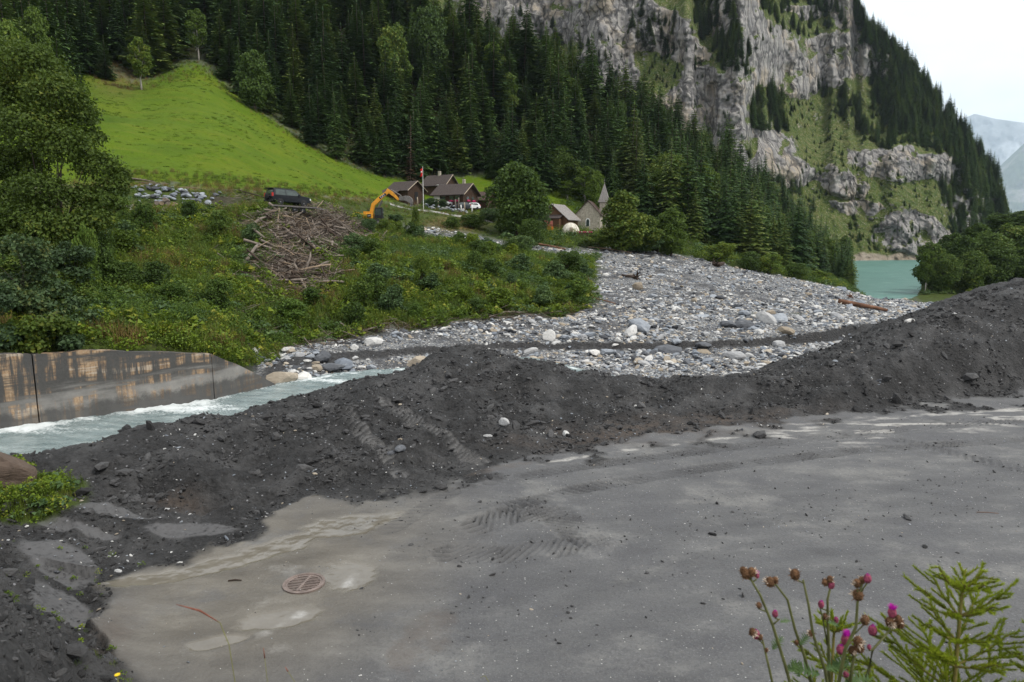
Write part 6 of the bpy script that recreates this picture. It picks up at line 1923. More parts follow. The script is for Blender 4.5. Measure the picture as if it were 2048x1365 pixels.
# gravel track along the hamlet
tv, tf = [], []
for k, px in enumerate(np.linspace(780, 985, 30)):
    for e_ in (0, 1):
        g = gp(px, 138 + 2.2 * e_)
        tv.append((g[0], g[1], g[2] + .05))
for k in range(29):
    tf.append((2 * k, 2 * k + 2, 2 * k + 3, 2 * k + 1))
M_TRK = simple_mat('track_gravel', (.24, .235, .21), .9, .15, var=.3, scale=.8)
tag(MB().add(tv, tf).build('track', M_TRK, None, True), 'pale gravel track passing below the huts', None, None, 'structure')
tv, tf = [], []
for k, px in enumerate(np.linspace(225, 440, 24)):
    for e_ in (0, 1):
        g = gp(px, 72.5 + 2.0 * e_)
        tv.append((g[0], g[1], g[2] + .06))
for k in range(23):
    tf.append((2 * k, 2 * k + 2, 2 * k + 3, 2 * k + 1))
tag(MB().add(tv, tf).build('path', M_TRK, None, True), 'pale gravel path along the top of the green bank', None, None, 'structure')
# fence by the upper meadow
g = gp(170, 122)
fe = thing('fence', 'short dark wooden fence beside the young spruce on the meadow', 'fence', g)
for x in (-1.6, 0, 1.6):
    MB().box(x - .07, x + .07, -.07, .07, -.3, 1.2).build('post', M_WOODD, fe)
for z in (.5, 1.0):
    MB().box(-1.9, 1.9, -.11, -.075, z - .07, z + .07).build('rail', M_WOODD, fe)
# power line above the lake shore
p0, p1 = np.array(at(1490, 513, 165)), np.array(at(1745, 520, 300))
tag(MB().tube([tuple(p0 * (1 - t_) + p1 * t_ + np.array([0, 0, -3.0 * math.sin(math.pi * t_) * .3])) for t_ in np.linspace(0, 1, 9)], .035, 5).build('cable', M_GREY, None), 'thin overhead cable spanned before the wood above the lake', 'cable')

# ------------------------------------------------------------------ vehicles
def wheel(parent, x, y, r, w=.22):
    wh = MB().lathe([(r * .55, -w / 2), (r * .93, -w / 2), (r, -w * .3), (r, w * .3), (r * .93, w / 2), (r * .55, w / 2)], 18).build('wheel', M_BLACK, parent, True, loc=(x, y, r), rot=(R(90), 0, 0))
    MB().lathe([(r * .56, -w * .36), (r * .56, w * .44), (r * .2, w * .5), (.01, w * .5)], 12).build('rim', M_GREY, wh)
    return wh
def lofted(prof_mid, prof_out, hw, hw_top_z, hw_top):
    """body from a side profile; narrower above the belt line"""
    n = len(prof_mid)
    def wy(z):
        return hw if z < hw_top_z else hw + (hw_top - hw) * (z - hw_top_z) / max(1e-6, max(p[1] for p in prof_mid) - hw_top_z)
    V_ = [(x, -wy(z), z) for x, z in prof_mid] + [(x, wy(z), z) for x, z in prof_mid]
    F_ = [tuple(range(n - 1, -1, -1)), tuple(range(n, 2 * n))] + [(i, (i + 1) % n, (i + 1) % n + n, i + n) for i in range(n)]
    return MB().add(V_, F_)
def car(name, label, loc, rz, paint, suv=False, spare=False):
    o = thing(name, label, 'car', loc, rz)
    if suv:
        prof = [(-2.3, .45), (-2.32, 1.0), (-2.22, 1.12), (-2.1, 1.80), (-1.9, 1.88), (.3, 1.86), (.55, 1.78), (1.15, 1.22), (2.15, 1.10), (2.32, .95), (2.34, .5), (1.9, .42), (-1.9, .42)]
        belt, top, hw, r = 1.12, .72, .93, .40
    else:
        prof = [(-2.0, .40), (-2.05, .85), (-1.95, .98), (-1.55, 1.42), (-1.2, 1.50), (.1, 1.48), (.45, 1.40), (1.05, .98), (1.85, .86), (2.05, .70), (2.08, .42), (1.7, .34), (-1.6, .34)]
        belt, top, hw, r = .98, .68, .88, .32
    b = lofted(prof, None, hw, belt, top).build('body', paint, o, False, .05)
    k = 1.0 if suv else .78
    zb, zt = belt + .03, (1.74 if suv else 1.40)
    for sy in (-1, 1):
        for x0, x1, xa, xb in (((-1.95, -.75, -1.85, -.78), (-.65, .95, -.68, .48)) if suv else ((-1.5, -.45, -1.25, -.48), (-.38, .78, -.40, .32))):
            yb, yt = sy * (hw + .012), sy * (top + (hw - top) * .12 + .016)
            MB().add([(x0, yb, zb), (x1, yb, zb), (xb, yt, zt), (xa, yt, zt), (x0, yb - sy * .03, zb), (x1, yb - sy * .03, zb), (xb, yt - sy * .03, zt), (xa, yt - sy * .03, zt)],
                     [(0, 1, 2, 3), (7, 6, 5, 4), (0, 4, 5, 1), (1, 5, 6, 2), (2, 6, 7, 3), (3, 7, 4, 0)]).build('window', M_GLASS, o)
        for x in ((-1.4, 1.45) if suv else (-1.25, 1.3)):
            wheel(o, x, sy * (hw - .1), r)
        MB().box(*( (-2.33, -2.22) if suv else (-2.07, -1.9)), min(sy * (hw - .22), sy * (hw + .012)), max(sy * (hw - .22), sy * (hw + .012)), .95 * k + .1 * (not suv), 1.35 * k).build('tail_light', M_LAMP, o)
        MB().box(*((2.2, 2.345) if suv else (1.9, 2.09)), min(sy * (hw - .4), sy * (hw + .01)), max(sy * (hw - .4), sy * (hw + .01)), .78 * k, .98 * k).build('headlight', M_HEADL, o)
        MB().box(.75 if suv else .6, .95 if suv else .75, min(sy * (hw + .01), sy * (hw + .2)), max(sy * (hw + .01), sy * (hw + .2)), belt, belt + .16).build('mirror', paint, o)
    xr0, xr1 = (-2.235, -2.13) if suv else (-1.93, -1.60)
    MB().add([(xr0, -hw * .8, belt + .08), (xr0, hw * .8, belt + .08), (xr1, top * .85, zt), (xr1, -top * .85, zt), (xr0 + .05, -hw * .8, belt + .08), (xr0 + .05, hw * .8, belt + .08), (xr1 + .05, top * .85, zt), (xr1 + .05, -top * .85, zt)],
             [(3, 2, 1, 0), (4, 5, 6, 7), (0, 1, 5, 4), (1, 2, 6, 5), (2, 3, 7, 6), (3, 0, 4, 7)]).build('rear_window', M_GLASS, o)
    f0, f1 = ((1.16, 1.25), (.58, 1.78)) if suv else ((1.06, 1.0), (.48, 1.40))
    MB().add([(f0[0] + .02, -hw * .85, f0[1]), (f0[0] + .02, hw * .85, f0[1]), (f1[0] + .02, top * .9, f1[1]), (f1[0] + .02, -top * .9, f1[1]), (f0[0] - .03, -hw * .85, f0[1]), (f0[0] - .03, hw * .85, f0[1]), (f1[0] - .03, top * .9, f1[1]), (f1[0] - .03, -top * .9, f1[1])],
             [(0, 1, 2, 3), (7, 6, 5, 4), (0, 4, 5, 1), (1, 5, 6, 2), (2, 6, 7, 3), (3, 7, 4, 0)]).build('windscreen', M_GLASS, o)
    if suv:
        MB().box(-1.9, .2, -.66, -.62, 1.90, 1.94).box(-1.9, .2, .62, .66, 1.90, 1.94).build('roof_rack', M_BLACK, o)
        MB().box(-2.40, -1.95, -.70, .70, 1.80, 1.87).build('spoiler', paint, o)
        sp = MB().lathe([(.05, -.1), (.34, -.1), (.36, 0), (.34, .1), (.05, .1)], 16).build('spare_wheel', M_BLACK, o, True, loc=(-2.44, .1, .95), rot=(0, R(90), 0))
        MB().box(-2.40, -2.3, -.9, .9, .42, .62).build('bumper', M_BLACK, o)
    return o
g = gp(575, 78)
suv = car('suv', 'black off-road car with spare wheel parked on the bank', (g[0], g[1] + .2, g[2] + .28), R(48) - R(0), M_CARB, True)
suv.rotation_euler = (0, R(2), R(47))
g2 = gp(592, 75.5)
tl = thing('flatbed_trailer', 'low two-axle flatbed trailer with plank deck in front of the black car', 'trailer', (g2[0], g2[1], g2[2] + .12), R(18))
tl.rotation_euler = (0, R(3), R(16))
MB().box(-2.3, 2.2, -.95, .95, .62, .76).build('deck', M_WOODD, tl)
MB().box(-2.3, 2.2, -1.0, -.955, .58, .72).box(-2.3, 2.2, .955, 1.0, .58, .72).build('side_rail', M_STEEL, tl)
MB().box(2.2, 3.2, -.06, .06, .55, .66).build('drawbar', M_STEEL, tl)
for x in (-.1, .72, -1.6):
    for sy in (-1, 1):
        wheel(tl, x, sy * .82, .33)
for k, (px, Y, rz, m, lb) in enumerate(((921, 147.5, R(32), M_CARD, 'dark blue hatchback parked before the geranium hut'), (941, 150, R(30), M_CARW, 'white hatchback parked right of the dark blue car'), (908, 150.0, R(30), M_CARW, 'white car mostly hidden behind the dark blue hatchback'))):
    g = gp(px, Y)
    car('car', lb, (g[0], g[1], g[2] + .05), rz + math.pi, m)

# excavator -----------------------------------------------------------------
g = gp(745, 110)
sc_ = 110 / FPX
ex = thing('excavator', 'yellow crawler excavator lifting its bucket beside the driftwood heap', 'excavator', (g[0], g[1], CAMZ + 110 * float(slope_of_row(450))))
for y in (-1.2, 1.2):
    t_ = MB().prism([(-1.9, .25), (-1.6, 0), (1.6, 0), (1.9, .25), (1.9, .6), (1.6, .85), (-1.6, .85), (-1.9, .6)], y - .3, y + .3).build('track', M_BLACK, ex)
    for x in (-1.2, -.4, .4, 1.2):
        MB().cyl((x, y, .38), (0, 1, 0), .22, .64, 10).build('roller', M_STEEL, t_)
MB().box(-2.2, .35, -1.3, 1.3, .95, 1.75, .04, .04).build('engine_housing', M_YELL, ex, bevel=.06)
MB().prism([(-2.55, 1.0), (-2.2, .9), (-2.2, 1.95), (-2.5, 1.9)], -1.25, 1.25).build('counterweight', M_YELL, ex, bevel=.05)
MB().box(-1.2, -.3, -1.0, .2, 1.76, 2.05).build('exhaust_hood', M_YELL, ex)
MB().cyl((-.75, .5, 2.1), (0, 0, 1), .07, .7, 8).build('exhaust', M_BLACK, ex)
cabx = .55
cb_ = MB().box(cabx, cabx + 1.35, -1.3, -.2, .95, 2.65, .12, .06).build('cab', M_BLACK, ex, bevel=.05)
MB().box(cabx + .18, cabx + 1.14, -1.312, -1.25, 1.45, 2.45, .05, 0).build('side_window', M_GLASS, cb_)
MB().box(cabx + 1.26, cabx + 1.36, -1.15, -.35, 1.2, 2.45).build('windscreen', M_GLASS, cb_)
def beam(pts, w, hts):
    """box-section arm along a curve in the x,z plane"""
    P2 = [np.array(p, float) for p in pts]
    V_, F_ = [], []
    for i, p in enumerate(P2):
        d = P2[min(i + 1, len(P2) - 1)] - P2[max(i - 1, 0)]; d /= np.linalg.norm(d)
        nn = np.array([-d[1], d[0]]) * hts[i] / 2
        a_, b_ = p + nn, p - nn
        V_ += [(a_[0], -w, a_[1]), (a_[0], w, a_[1]), (b_[0], w, b_[1]), (b_[0], -w, b_[1])]
    for i in range(len(P2) - 1):
        o_ = i * 4
        for e_ in range(4):
            F_.append((o_ + e_, o_ + (e_ + 1) % 4, o_ + 4 + (e_ + 1) % 4, o_ + 4 + e_))
    F_ += [(3, 2, 1, 0), tuple((len(P2) - 1) * 4 + k for k in range(4))]
    return MB().add(V_, F_)
def pxm(px, row):
    return ((px - 745) * sc_ * 1.0, (449 - row) * sc_)
bp = [pxm(743, 436), pxm(745, 420), pxm(748, 410), pxm(760, 399), pxm(770, 391), pxm(779, 384)]
boom = beam(bp, .26, [.5, .55, .62, .6, .54, .45]).build('boom', M_YELL, ex, bevel=.03)
sp_ = [pxm(775, 381), pxm(783, 387), pxm(791, 394), pxm(798, 401)]
stick = beam(sp_, .2, [.42, .56, .42, .32]).build('stick', M_YELL, ex, bevel=.03)
c0, c1 = pxm(783, 384), pxm(803, 395)
MB().tube([(c0[0], 0, c0[1] + .25), (c1[0], 0, c1[1] + .15)], .09, 8).build('cylinder', M_STEEL, stick)
c0, c1 = pxm(747, 427), pxm(763, 401)
for y in (-.36, .36):
    MB().tube([(c0[0] + .35, y, c0[1]), (c1[0] + .2, y, c1[1] - .1)], .085, 8).build('cylinder', M_STEEL, boom)
MB().box(pxm(799, 0)[0], pxm(809, 0)[0], -.22, .22, pxm(0, 402)[1], pxm(0, 394)[1]).build('coupler', M_STEEL, stick)
bk = [pxm(808, 394), pxm(813, 393), pxm(819, 394), pxm(824, 398), pxm(825.5, 404), pxm(824, 410), pxm(816, 405), pxm(809, 402)]
bu = MB().prism(bk, -.62, .62).build('bucket', M_STEEL, ex, bevel=.03)
for k in range(5):
    y = -.52 + k * .26
    x_, z_ = pxm(821, 409)
    MB().box(x_ - .05, x_ + .16, y - .05, y + .05, z_ - .38, z_ + .05, .04, .02).build('tooth', M_STEEL, bu)
def lettering(txt, size, loc, rot, mat, parent):
    cu = bpy.data.curves.new('lettering', 'FONT'); cu.body = txt; cu.size = size; cu.extrude = .004; cu.align_x = 'CENTER'; cu.align_y = 'CENTER'
    tmp = bpy.data.objects.new('lettering_tmp', cu); COL.objects.link(tmp)
    dg = bpy.context.evaluated_depsgraph_get()
    me = bpy.data.meshes.new_from_object(tmp.evaluated_get(dg)); me.materials.clear(); me.materials.append(mat)
    bpy.data.objects.remove(tmp)
    o = link('lettering', me, parent, loc, rot); return o
cx_, cz_ = pxm(767, 394)
MB().add([(cx_ - .42, -.275, cz_ - .48), (cx_ + .62, -.275, cz_ + .22), (cx_ + .42, -.275, cz_ + .52), (cx_ - .62, -.275, cz_ - .18), (cx_ - .42, -.262, cz_ - .48), (cx_ + .62, -.262, cz_ + .22), (cx_ + .42, -.262, cz_ + .52), (cx_ - .62, -.262, cz_ - .18)],
         [(0, 1, 2, 3), (7, 6, 5, 4), (0, 4, 5, 1), (1, 5, 6, 2), (2, 6, 7, 3), (3, 7, 4, 0)]).build('decal', M_BLACK, boom)
lettering('CAT', .42, (cx_, -.285, cz_), (R(90), R(-34), 0), M_FLAGW, boom)
MB().box(-.55, .05, -1.33, -1.29, 1.1, 1.62).build('decal', M_BLACK, ex)
lettering('CAT', .24, (-.25, -1.34, 1.38), (R(90), 0, 0), M_FLAGW, ex)

# ------------------------------------------------------------------ weeds around the brown boulder at the road edge
WEEDS = [herb_clump(601, 26, .16, .16, .085, M_HERB, .9, 1.0), herb_clump(602, 22, .15, .14, .10, M_HERBG, .95, 1.0), grass_clump(603, 40, .16, .20, M_GRASS, .004), herb_clump(604, 40, .18, .26, .06, M_HERB, .7, .8)]
n = 430
px = rng.normal(50, 55, n); row = rng.normal(985, 30, n)
P_ = np.array([at_z(a_, b_, .5) for a_, b_ in zip(px, row)])
ok = Gs(P_[:, 0], P_[:, 1], a_mound) > .2
P_ = P_[ok]; n = len(P_)
P_[:, 2] = H(P_[:, 0], P_[:, 1])
scatter('weeds', P_, rot_z(n), rng.uniform(.5, 1.1, n), rng.choice([0, 1, 2, 2, 3], n), WEEDS, 'low green weeds and grass around the brown boulder')
g = at_z(28, 925, .75)
o = thing('bush', 'small bright green bush behind the brown boulder', 'shrub', (g[0], g[1], float(H(g[0], g[1]))))
rg = np.random.default_rng(610)
link('foliage', blob_crown(rg, [(rg.normal(0, .12), rg.normal(0, .12), rg.uniform(.1, .36), .16, .16, .12) for _ in range(8)], 420, .085, M_HERB, 'foliage', .3, wl=.8), o)
link('stem', MB().tube([(0, 0, -.1), (.02, 0, .2), (.05, .02, .35)], .012, 5).mesh('stem', M_BARK), o)
# tufts on the mound at the lower left
n = 220
px = rng.uniform(-40, 330, n); row = rng.uniform(1080, 1365, n)
P_ = np.array([at_z(a_, b_, .4) for a_, b_ in zip(px, row)])
ok = (Gs(P_[:, 0], P_[:, 1], w_spoil) > .4) & (rng.random(n) < .4)
P_ = P_[ok]; n = len(P_); P_[:, 2] = H(P_[:, 0], P_[:, 1])
scatter('mound_weeds', P_, rot_z(n), rng.uniform(.15, .4, n), rng.choice([0, 2, 3], n), WEEDS, 'sparse tiny weeds on the dark mound beside the road')

# ------------------------------------------------------------------ plants near the camera: thistle, young spruce, grass stalks
M_STEM = simple_mat('thistle_stem', (.085, .090, .030), .7, .3, var=.35, scale=20)
M_TLEAF = leaf_mat('thistle_leaf', (.035, .075, .020), (.075, .125, .035), None, scale=8, trans=.2, rand_amt=.1)
M_BUD = simple_mat('purple_bud', (.24, .045, .085), .7, .3, var=.5, scale=60, bump=.8, bscale=90)
M_FLOR = simple_mat('magenta_florets', (.46, .012, .36), .6, .3, var=.35, scale=50)
M_DRYH = simple_mat('brown_seed_head', (.15, .080, .042), .9, .15, var=.6, scale=70, bump=1.0, bscale=120)
M_FLUF = simple_mat('pale_fluff', (.52, .42, .33), .9, .1, var=.25, scale=60)
TY = 2.0
def tp(px, row, dy=0.0):
    return np.array(at(px, row, TY + dy))
root = np.array([tp(1680, 1500)[0], TY, float(H(tp(1680, 1500)[0], TY))])
th = thing('thistle', 'flowering thistle with magenta and withered brown heads at the roadside', 'plant', tuple(root))
def lp(p): return tuple(np.asarray(p) - root)
def head(p, kind, s=1.0, seed=0, dirv=(0, 0, 1)):
    s = s * 1.08
    rg = np.random.default_rng(seed)
    p = np.asarray(p, float) - root
    if kind in ('flower', 'bud'):
        hb = MB().lathe([(.002, -.012 * s), (.009 * s, -.008 * s), (.0125 * s, .002 * s), (.0105 * s, .013 * s), (.007 * s, .018 * s)], 10, p).build('flower_head', M_BUD, th, True)
        T = []
        nn = 90 if kind == 'flower' else 22
        for _ in range(nn):
            a_ = rg.random() * 6.28; sp = rg.random() ** .6 * (.017 if kind == 'flower' else .007) * s
            b0_ = p + np.array([math.cos(a_) * .006 * s, math.sin(a_) * .006 * s, .013 * s]); tip = p + np.array([math.cos(a_) * sp, math.sin(a_) * sp, (.032 - sp * .3 / s) * s * (1 if kind == 'flower' else .75)])
            sd = np.array([-math.sin(a_), math.cos(a_), 0]) * .0018 * s
            T += [(b0_ - sd, b0_ + sd, tip)]
        link('florets', tri_mesh('florets', T, M_FLOR), hb)
    else:
        hb = MB().lathe([(.002, -.014 * s), (.010 * s, -.009 * s), (.013 * s, .001 * s), (.011 * s, .012 * s), (.004 * s, .018 * s)], 9, p).build('seed_head', M_DRYH, th, True)
        T = []
        for _ in range(46):
            d = rg.normal(size=3); d /= np.linalg.norm(d)
            b0_ = p + d * .010 * s; tip = p + d * rg.uniform(.016, .025) * s
            sd = np.cross(d, rg.normal(size=3)); sd = sd / np.linalg.norm(sd) * .0016 * s
            T.append((b0_ - sd, b0_ + sd, tip))
        link('bracts', tri_mesh('bracts', T, M_DRYH), hb)
        T = []
        fd = rg.normal(size=3); fd[2] = abs(fd[2]) * .5
        for _ in range(40 if kind == 'fluff' else 12):
            d = rg.normal(size=3) * .6 + fd; d /= np.linalg.norm(d)
            b0_ = p + d * .008 * s; tip = p + d * rg.uniform(.016, .028) * s
            sd = np.cross(d, rg.normal(size=3)); sd = sd / np.linalg.norm(sd) * .0032 * s
            T.append((b0_ - sd, b0_ + sd, tip))
        link('fluff', tri_mesh('fluff', T, M_FLUF), hb)
STEMS = []
def stem(pts, r0=.0058, r1=.0032):
    for a_, b_ in zip(pts[:-1], pts[1:]):
        STEMS.extend([np.asarray(a_) * (1 - q_) + np.asarray(b_) * q_ for q_ in np.linspace(0, 1, 8)])
    P3 = [lp(p) for p in pts]
    n = len(P3)
    MB().tube(P3, [r0 + (r1 - r0) * i / (n - 1) for i in range(n)], 7).build('stem', M_STEM, th, True)
base_ = tp(1660, 1480)
stem([tp(1600, 1440), tp(1570, 1330), tp(1545, 1250), tp(1520, 1190), tp(1502, 1160)])
stem([tp(1640, 1440, .05), tp(1608, 1310, .05), tp(1590, 1260, .05), tp(1575, 1200, .05), tp(1552, 1170, .05)])
stem([tp(1668, 1450), tp(1650, 1340), tp(1626, 1270), tp(1617, 1210), tp(1606, 1160)])
stem([tp(1660, 1450, .08), tp(1658, 1340, .08), tp(1656, 1250, .08), tp(1655, 1200, .08), tp(1662, 1170, .08)])
stem([tp(1662, 1450, -.05), tp(1690, 1300, -.05), tp(1712, 1255, -.05), tp(1715, 1205, -.05), tp(1725, 1165, -.05)])
stem([tp(1700, 1460, .03), tp(1738, 1340, .03), tp(1745, 1300, .03), tp(1785, 1255, .03)])
stem([tp(1690, 1450), tp(1705, 1330), tp(1715, 1290)])
stem([tp(1560, 1440), tp(1540, 1345), tp(1525, 1280)], .005, .003)
stem([tp(1545, 1250), tp(1560, 1238)], .003, .002)
stem([tp(1655, 1290, .08), tp(1645, 1235, .08), tp(1640, 1215, .08)], .003, .002)
stem([tp(1690, 1320), tp(1690, 1290)], .003, .0025)
k = 600
for (px, row, kd, s) in ((1492, 1150, 'seed', 1.0), (1503, 1146, 'fluff', .9), (1514, 1153, 'flower', .55), (1486, 1142, 'seed', .7), (1540, 1166, 'seed', 1.0), (1550, 1162, 'fluff', .7), (1590, 1151, 'seed', 1.05),
                         (1662, 1172, 'bud', .85), (1650, 1166, 'fluff', .7), (1660, 1160, 'seed', .7), (1716, 1192, 'seed', 1.1), (1735, 1160, 'bud', .85), (1714, 1168, 'fluff', .8), (1724, 1162, 'seed', .7),
                         (1642, 1211, 'bud', .75), (1550, 1230, 'bud', .7), (1518, 1212, 'seed', .6), (1650, 1234, 'fluff', .65), (1672, 1242, 'bud', .6), (1623, 1268, 'fluff', .65), (1730, 1242, 'seed', .95),
                         (1784, 1228, 'flower', 1.0), (1795, 1242, 'seed', 1.0), (1780, 1246, 'fluff', 1.0), (1800, 1250, 'fluff', .9), (1745, 1264, 'bud', 1.05), (1692, 1283, 'flower', 1.15), (1681, 1302, 'bud', 1.0),
                         (1718, 1296, 'seed', 1.15), (1716, 1285, 'fluff', 1.0), (1704, 1302, 'fluff', .8), (1512, 1272, 'bud', .9), (1505, 1266, 'fluff', .8), (1520, 1276, 'seed', .6), (1692, 1350, 'bud', .7), (1738, 1296, 'bud', .5), (1533, 1301, 'seed', .4), (1593, 1286, 'seed', .5)):
    hp0 = tp(px, row, rng.uniform(-.03, .03))
    SA = np.array(STEMS)
    scl_ = TY / SA[:, 1]
    dd_ = np.hypot(SA[:, 0] * scl_ - hp0[0], (SA[:, 2] - CAMZ) * scl_ + CAMZ - hp0[2]) + 3.0 * np.clip(SA[:, 2] - hp0[2] + .012, 0, None)
    q0_ = SA[int(np.argmin(dd_))]
    hp0 = tp(px, row, q0_[1] - TY + rng.uniform(-.008, .008))
    MB().tube([lp(q0_), lp(q0_ * .45 + hp0 * .55 + np.array([0, 0, -.006])), lp(hp0 - np.array([0, 0, .01]))], [.0026, .0022, .0022], 6).build('stalk', M_STEM, th, True)
    head(hp0, kd, s, k); k += 1
def jag_leaf(p, d, L, W, seed):
    rg = np.random.default_rng(seed)
    p, d = np.asarray(p) - root, np.asarray(d, float); d /= np.linalg.norm(d)
    sd = np.cross(d, [0, -.6, 1]); sd /= np.linalg.norm(sd)
    T = []
    m = 8
    for i in range(m):
        t0, t1 = i / m, (i + 1) / m
        c0_, c1_ = p + d * L * t0 - np.array([0, 0, .2 * L * t0 ** 2]), p + d * L * t1 - np.array([0, 0, .2 * L * t1 ** 2])
        for sg in (-1, 1):
            w_ = W * math.sin(math.pi * (.12 + .85 * (t0 + t1) / 2)) * rg.uniform(.7, 1.2)
            T.append((c0_, c1_, (c0_ + c1_) / 2 + sd * sg * w_ + d * W * .3 + np.array([0, 0, .15 * w_])))
    link('leaf', tri_mesh('leaf', T, M_TLEAF), th)
for (px, row, dx_, dz_, L, W) in ((1545, 1300, .3, .35, .06, .022), (1600, 1290, .6, .7, .06, .02), (1560, 1245, .6, .1, .04, .012), (1655, 1245, .8, -.2, .045, .014), (1570, 1345, .6, .3, .07, .025),
                                  (1650, 1340, 1, .25, .10, .035), (1640, 1350, -.9, .3, .10, .035), (1600, 1355, -.3, .8, .07, .03), (1665, 1345, .5, .6, .08, .03), (1690, 1365, 1, .2, .1, .03)):
    jag_leaf(tp(px, row), (dx_, .15, dz_), L, W, k); k += 1

# young spruces -------------------------------------------------------------
M_NEED = leaf_mat('young_needles', (.14, .20, .012), (.27, .33, .020), (.38, .40, .030), scale=12, trans=.4, rand_amt=.05)
M_TWIG = simple_mat('young_twig', (.13, .11, .030), .8, .2, var=.3, scale=30)
def young_spruce(name, label, basep, H_, levels, seed, spread, nscale=1.0):
    rg = np.random.default_rng(seed)
    o = thing(name, label, 'tree', tuple(basep))
    tw = MB()
    tw.tube([(0, 0, -.05), (.01, 0, H_ * .5), (0, 0, H_)], [.012, .009, .004], 7)
    T = []
    def needles(a, b, dens, ln):
        a, b = np.asarray(a, float), np.asarray(b, float)
        L = np.linalg.norm(b - a); d = (b - a) / L
        n_ = max(4, int(L * dens))
        for i in range(n_):
            p = a + (b - a) * (i + rg.random()) / n_
            r_ = rg.normal(size=3); r_ -= d * (r_ @ d); r_ /= np.linalg.norm(r_); r_[2] += .25
            tip = p + (r_ * .72 + d * .7) * ln * rg.uniform(.7, 1.1)
            sd = np.cross(d, r_); sd = sd / (np.linalg.norm(sd) + 1e-9) * .0021
            T.append((p - sd, p + sd, tip))
    needles((0, 0, H_ * .6), (0, 0, H_ + .01), 1200, .013)
    for lv in range(levels):
        t = lv / (levels - 1)
        z = H_ * (.97 - .93 * t)
        nb = int(rg.integers(5, 8))
        for kb in range(nb):
            az = kb * 6.283 / nb + lv * .9 + rg.normal(0, .15)
            Lb = spread * (.18 + .82 * t ** .85) * rg.uniform(.65, 1.15)
            d = np.array([math.cos(az), math.sin(az), .55 - .45 * t + rg.normal(0, .1)])
            p0 = np.array([0, 0, z]); p1 = p0 + d * Lb * .5; p2 = p0 + d * Lb * .8 + np.array([0, 0, .02]); p3 = p0 + d * Lb + np.array([0, 0, .06 * Lb])
            tw.tube([p0, p1, p2, p3], [.0045, .0032, .0024, .0016], 5, cap=False)
            for a_, b_ in ((p0 * .8 + p1 * .2, p1), (p1, p2), (p2, p3 + (p3 - p2) * .08)):
                needles(a_, b_, 1300 * nscale, .0155)
            ns = max(2, int(Lb / .046))
            for q in range(ns):
                s_ = (q + .8) / (ns + .5)
                pb = p0 + (p3 - p0) * s_
                for sg in (-1, 1):
                    if rg.random() < .18: continue
                    sd = np.array([-math.sin(az), math.cos(az), .12]) * sg + rg.normal(0, .16, 3)
                    dd = d * rg.uniform(.6, 1.0) + sd * rg.uniform(.5, .9); Ls = (Lb * .42 * (1 - .55 * s_) + .03) * rg.uniform(.45, 1.15)
                    pe = pb + dd * Ls + np.array([0, 0, .15 * Ls])
                    tw.tube([pb, pe], [.002, .0012], 4, cap=False)
                    needles(pb, pe + dd * .006, 1300 * nscale, .0145)
    link('trunk', tw.mesh('trunk', M_TWIG, True), o)
    link('crown', tri_mesh('crown', T, M_NEED), o)
    return o
b1 = np.array(at(1893, 1480, 2.05)); b1[2] = float(H(b1[0], b1[1]))
zt1 = at(1893, 1162, 2.05)[2]
young_spruce('young_spruce', 'bright green young spruce with its leading shoot above the road', b1, zt1 - b1[2], 13, 701, .46)
b2 = np.array(at(1650, 1500, 2.5)); b2[2] = float(H(b2[0], b2[1]))
zt2 = at(1700, 1250, 2.5)[2]
young_spruce('young_spruce', 'lower young spruce spreading behind the thistle stems', b2, max(.35, zt2 - b2[2]), 7, 702, .34)
b3 = np.array(at(2075, 1480, 2.0)); b3[2] = float(H(b3[0], b3[1]))
zt3 = at(2075, 1262, 2.0)[2]
young_spruce('young_spruce', 'young spruce beside the tall one reaching over the corner of the road', b3, max(.35, zt3 - b3[2]), 7, 703, .30)

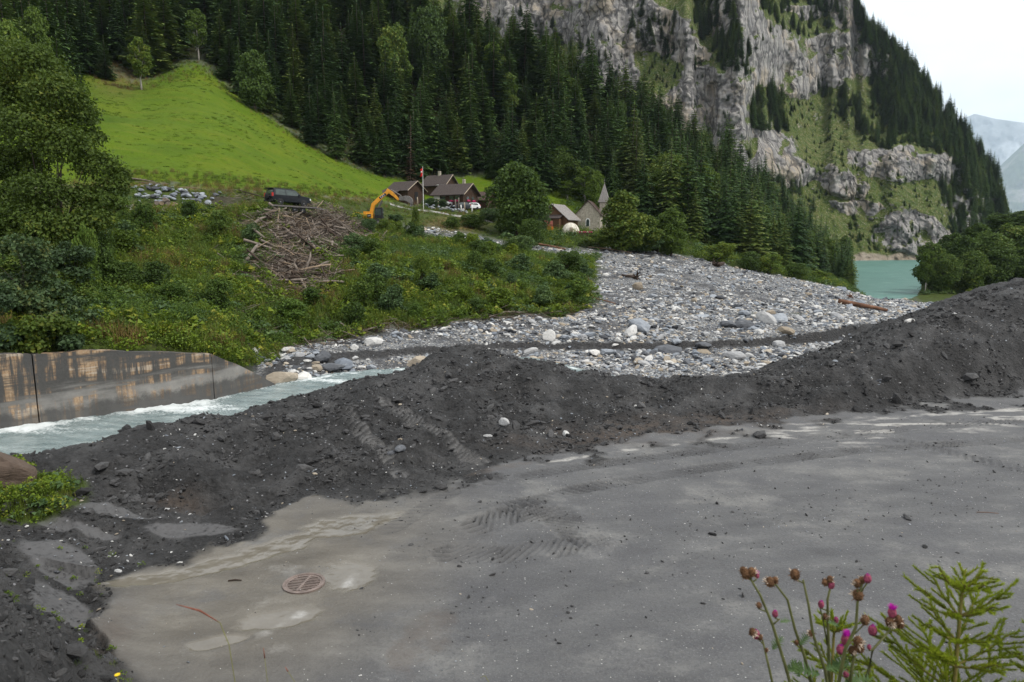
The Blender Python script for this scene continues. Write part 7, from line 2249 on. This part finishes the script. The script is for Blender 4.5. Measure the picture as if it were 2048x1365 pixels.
# grass stalks at the lower edge ------------------------------------------------
M_SEEDG = simple_mat('red_grass_head', (.17, .060, .040), .85, .2, var=.4, scale=40)
M_GST = simple_mat('grass_stalk', (.15, .15, .05), .8, .2, var=.3, scale=30)
for k, (pts, Y, lb) in enumerate((([(478, 1480), (470, 1365), (458, 1290), (440, 1246), (400, 1222), (352, 1209)], 2.0, 'arching grass stalk with a long reddish seed head'),
                                  ([(545, 1480), (535, 1365), (527, 1296)], 2.0, 'thin upright grass stalk with a small dark tip'),
                                  ([(600, 1480), (590, 1365), (570, 1334)], 1.9, 'short dark red grass head at the bottom edge'),
                                  ([(985, 1480), (978, 1365), (970, 1352), (960, 1356)], 1.9, 'small bent yellow grass blade at the bottom edge'))):
    P3 = [np.array(at(px, row, Y)) for px, row in pts]
    r0 = np.array([P3[0][0], P3[0][1], float(H(P3[0][0], P3[0][1]))])
    o = thing('grass_stalk', lb, 'grass', tuple(r0))
    P3 = [np.zeros(3)] + [p - r0 for p in P3]
    MB().tube(P3, [.0013] * (len(P3) - 2) + [.001, .0007], 5).build('stalk', M_GST, o, True)
    hp_ = P3[-3:] if k == 0 else [P3[-2] * .3 + P3[-1] * .7, P3[-1]]
    if k < 3:
        MB().tube(hp_, ([.001, .0032, .0008] if len(hp_) == 3 else [.002, .0007]), 6).build('seed_head', M_SEEDG, o, True)
g = np.array(at(235, 1352, 1.9)); r0 = np.array([g[0], g[1], float(H(g[0], g[1]))])
fw = thing('yellow_flower', 'small yellow flower at the lower left road edge', 'flower', tuple(r0))
MB().tube([(0, 0, 0), tuple(g - r0)], .0018, 5).build('stem', M_GST, fw)
M_YF = simple_mat('yellow_petals', (.62, .42, .015), .7, .2, var=.2, scale=40)
T = []
for q in range(9):
    a_ = q * .7; d = np.array([math.cos(a_), math.sin(a_), .5]) * .009; c_ = g - r0
    sd = np.array([-math.sin(a_), math.cos(a_), 0]) * .005
    T += [(c_, c_ + d * .6 - sd, c_ + d), (c_, c_ + d, c_ + d * .6 + sd)]
link('petals', tri_mesh('petals', T, M_YF), fw)
# grass covering the embankment under the camera
n = 500
X = rng.uniform(-4, 4, n); Y = rng.uniform(-1.5, 2.6, n)
scatter('embankment_grass', np.column_stack([X, Y, H(X, Y)]), rot_z(n), rng.uniform(.5, 1.0, n), rng.choice([2, 2, 3, 0], n), WEEDS, 'grass and weeds on the embankment above the road')

# ------------------------------------------------------------------ haze: one closed box of even thin air
hz = NT('haze_air')
pv = hz.n('VolumePrincipled', None, Color=(.74, .88, 1.0), Density=.000034, Anisotropy=.1)
hz.t.links.new(pv.outputs[0], hz.out.inputs['Volume'])
hb = MB().box(-2600, 16500, -60, 18800, -30, 5200).build('haze', hz.m, None)
tag(hb, 'thin bluish mountain air over the whole valley', None, None, 'stuff')
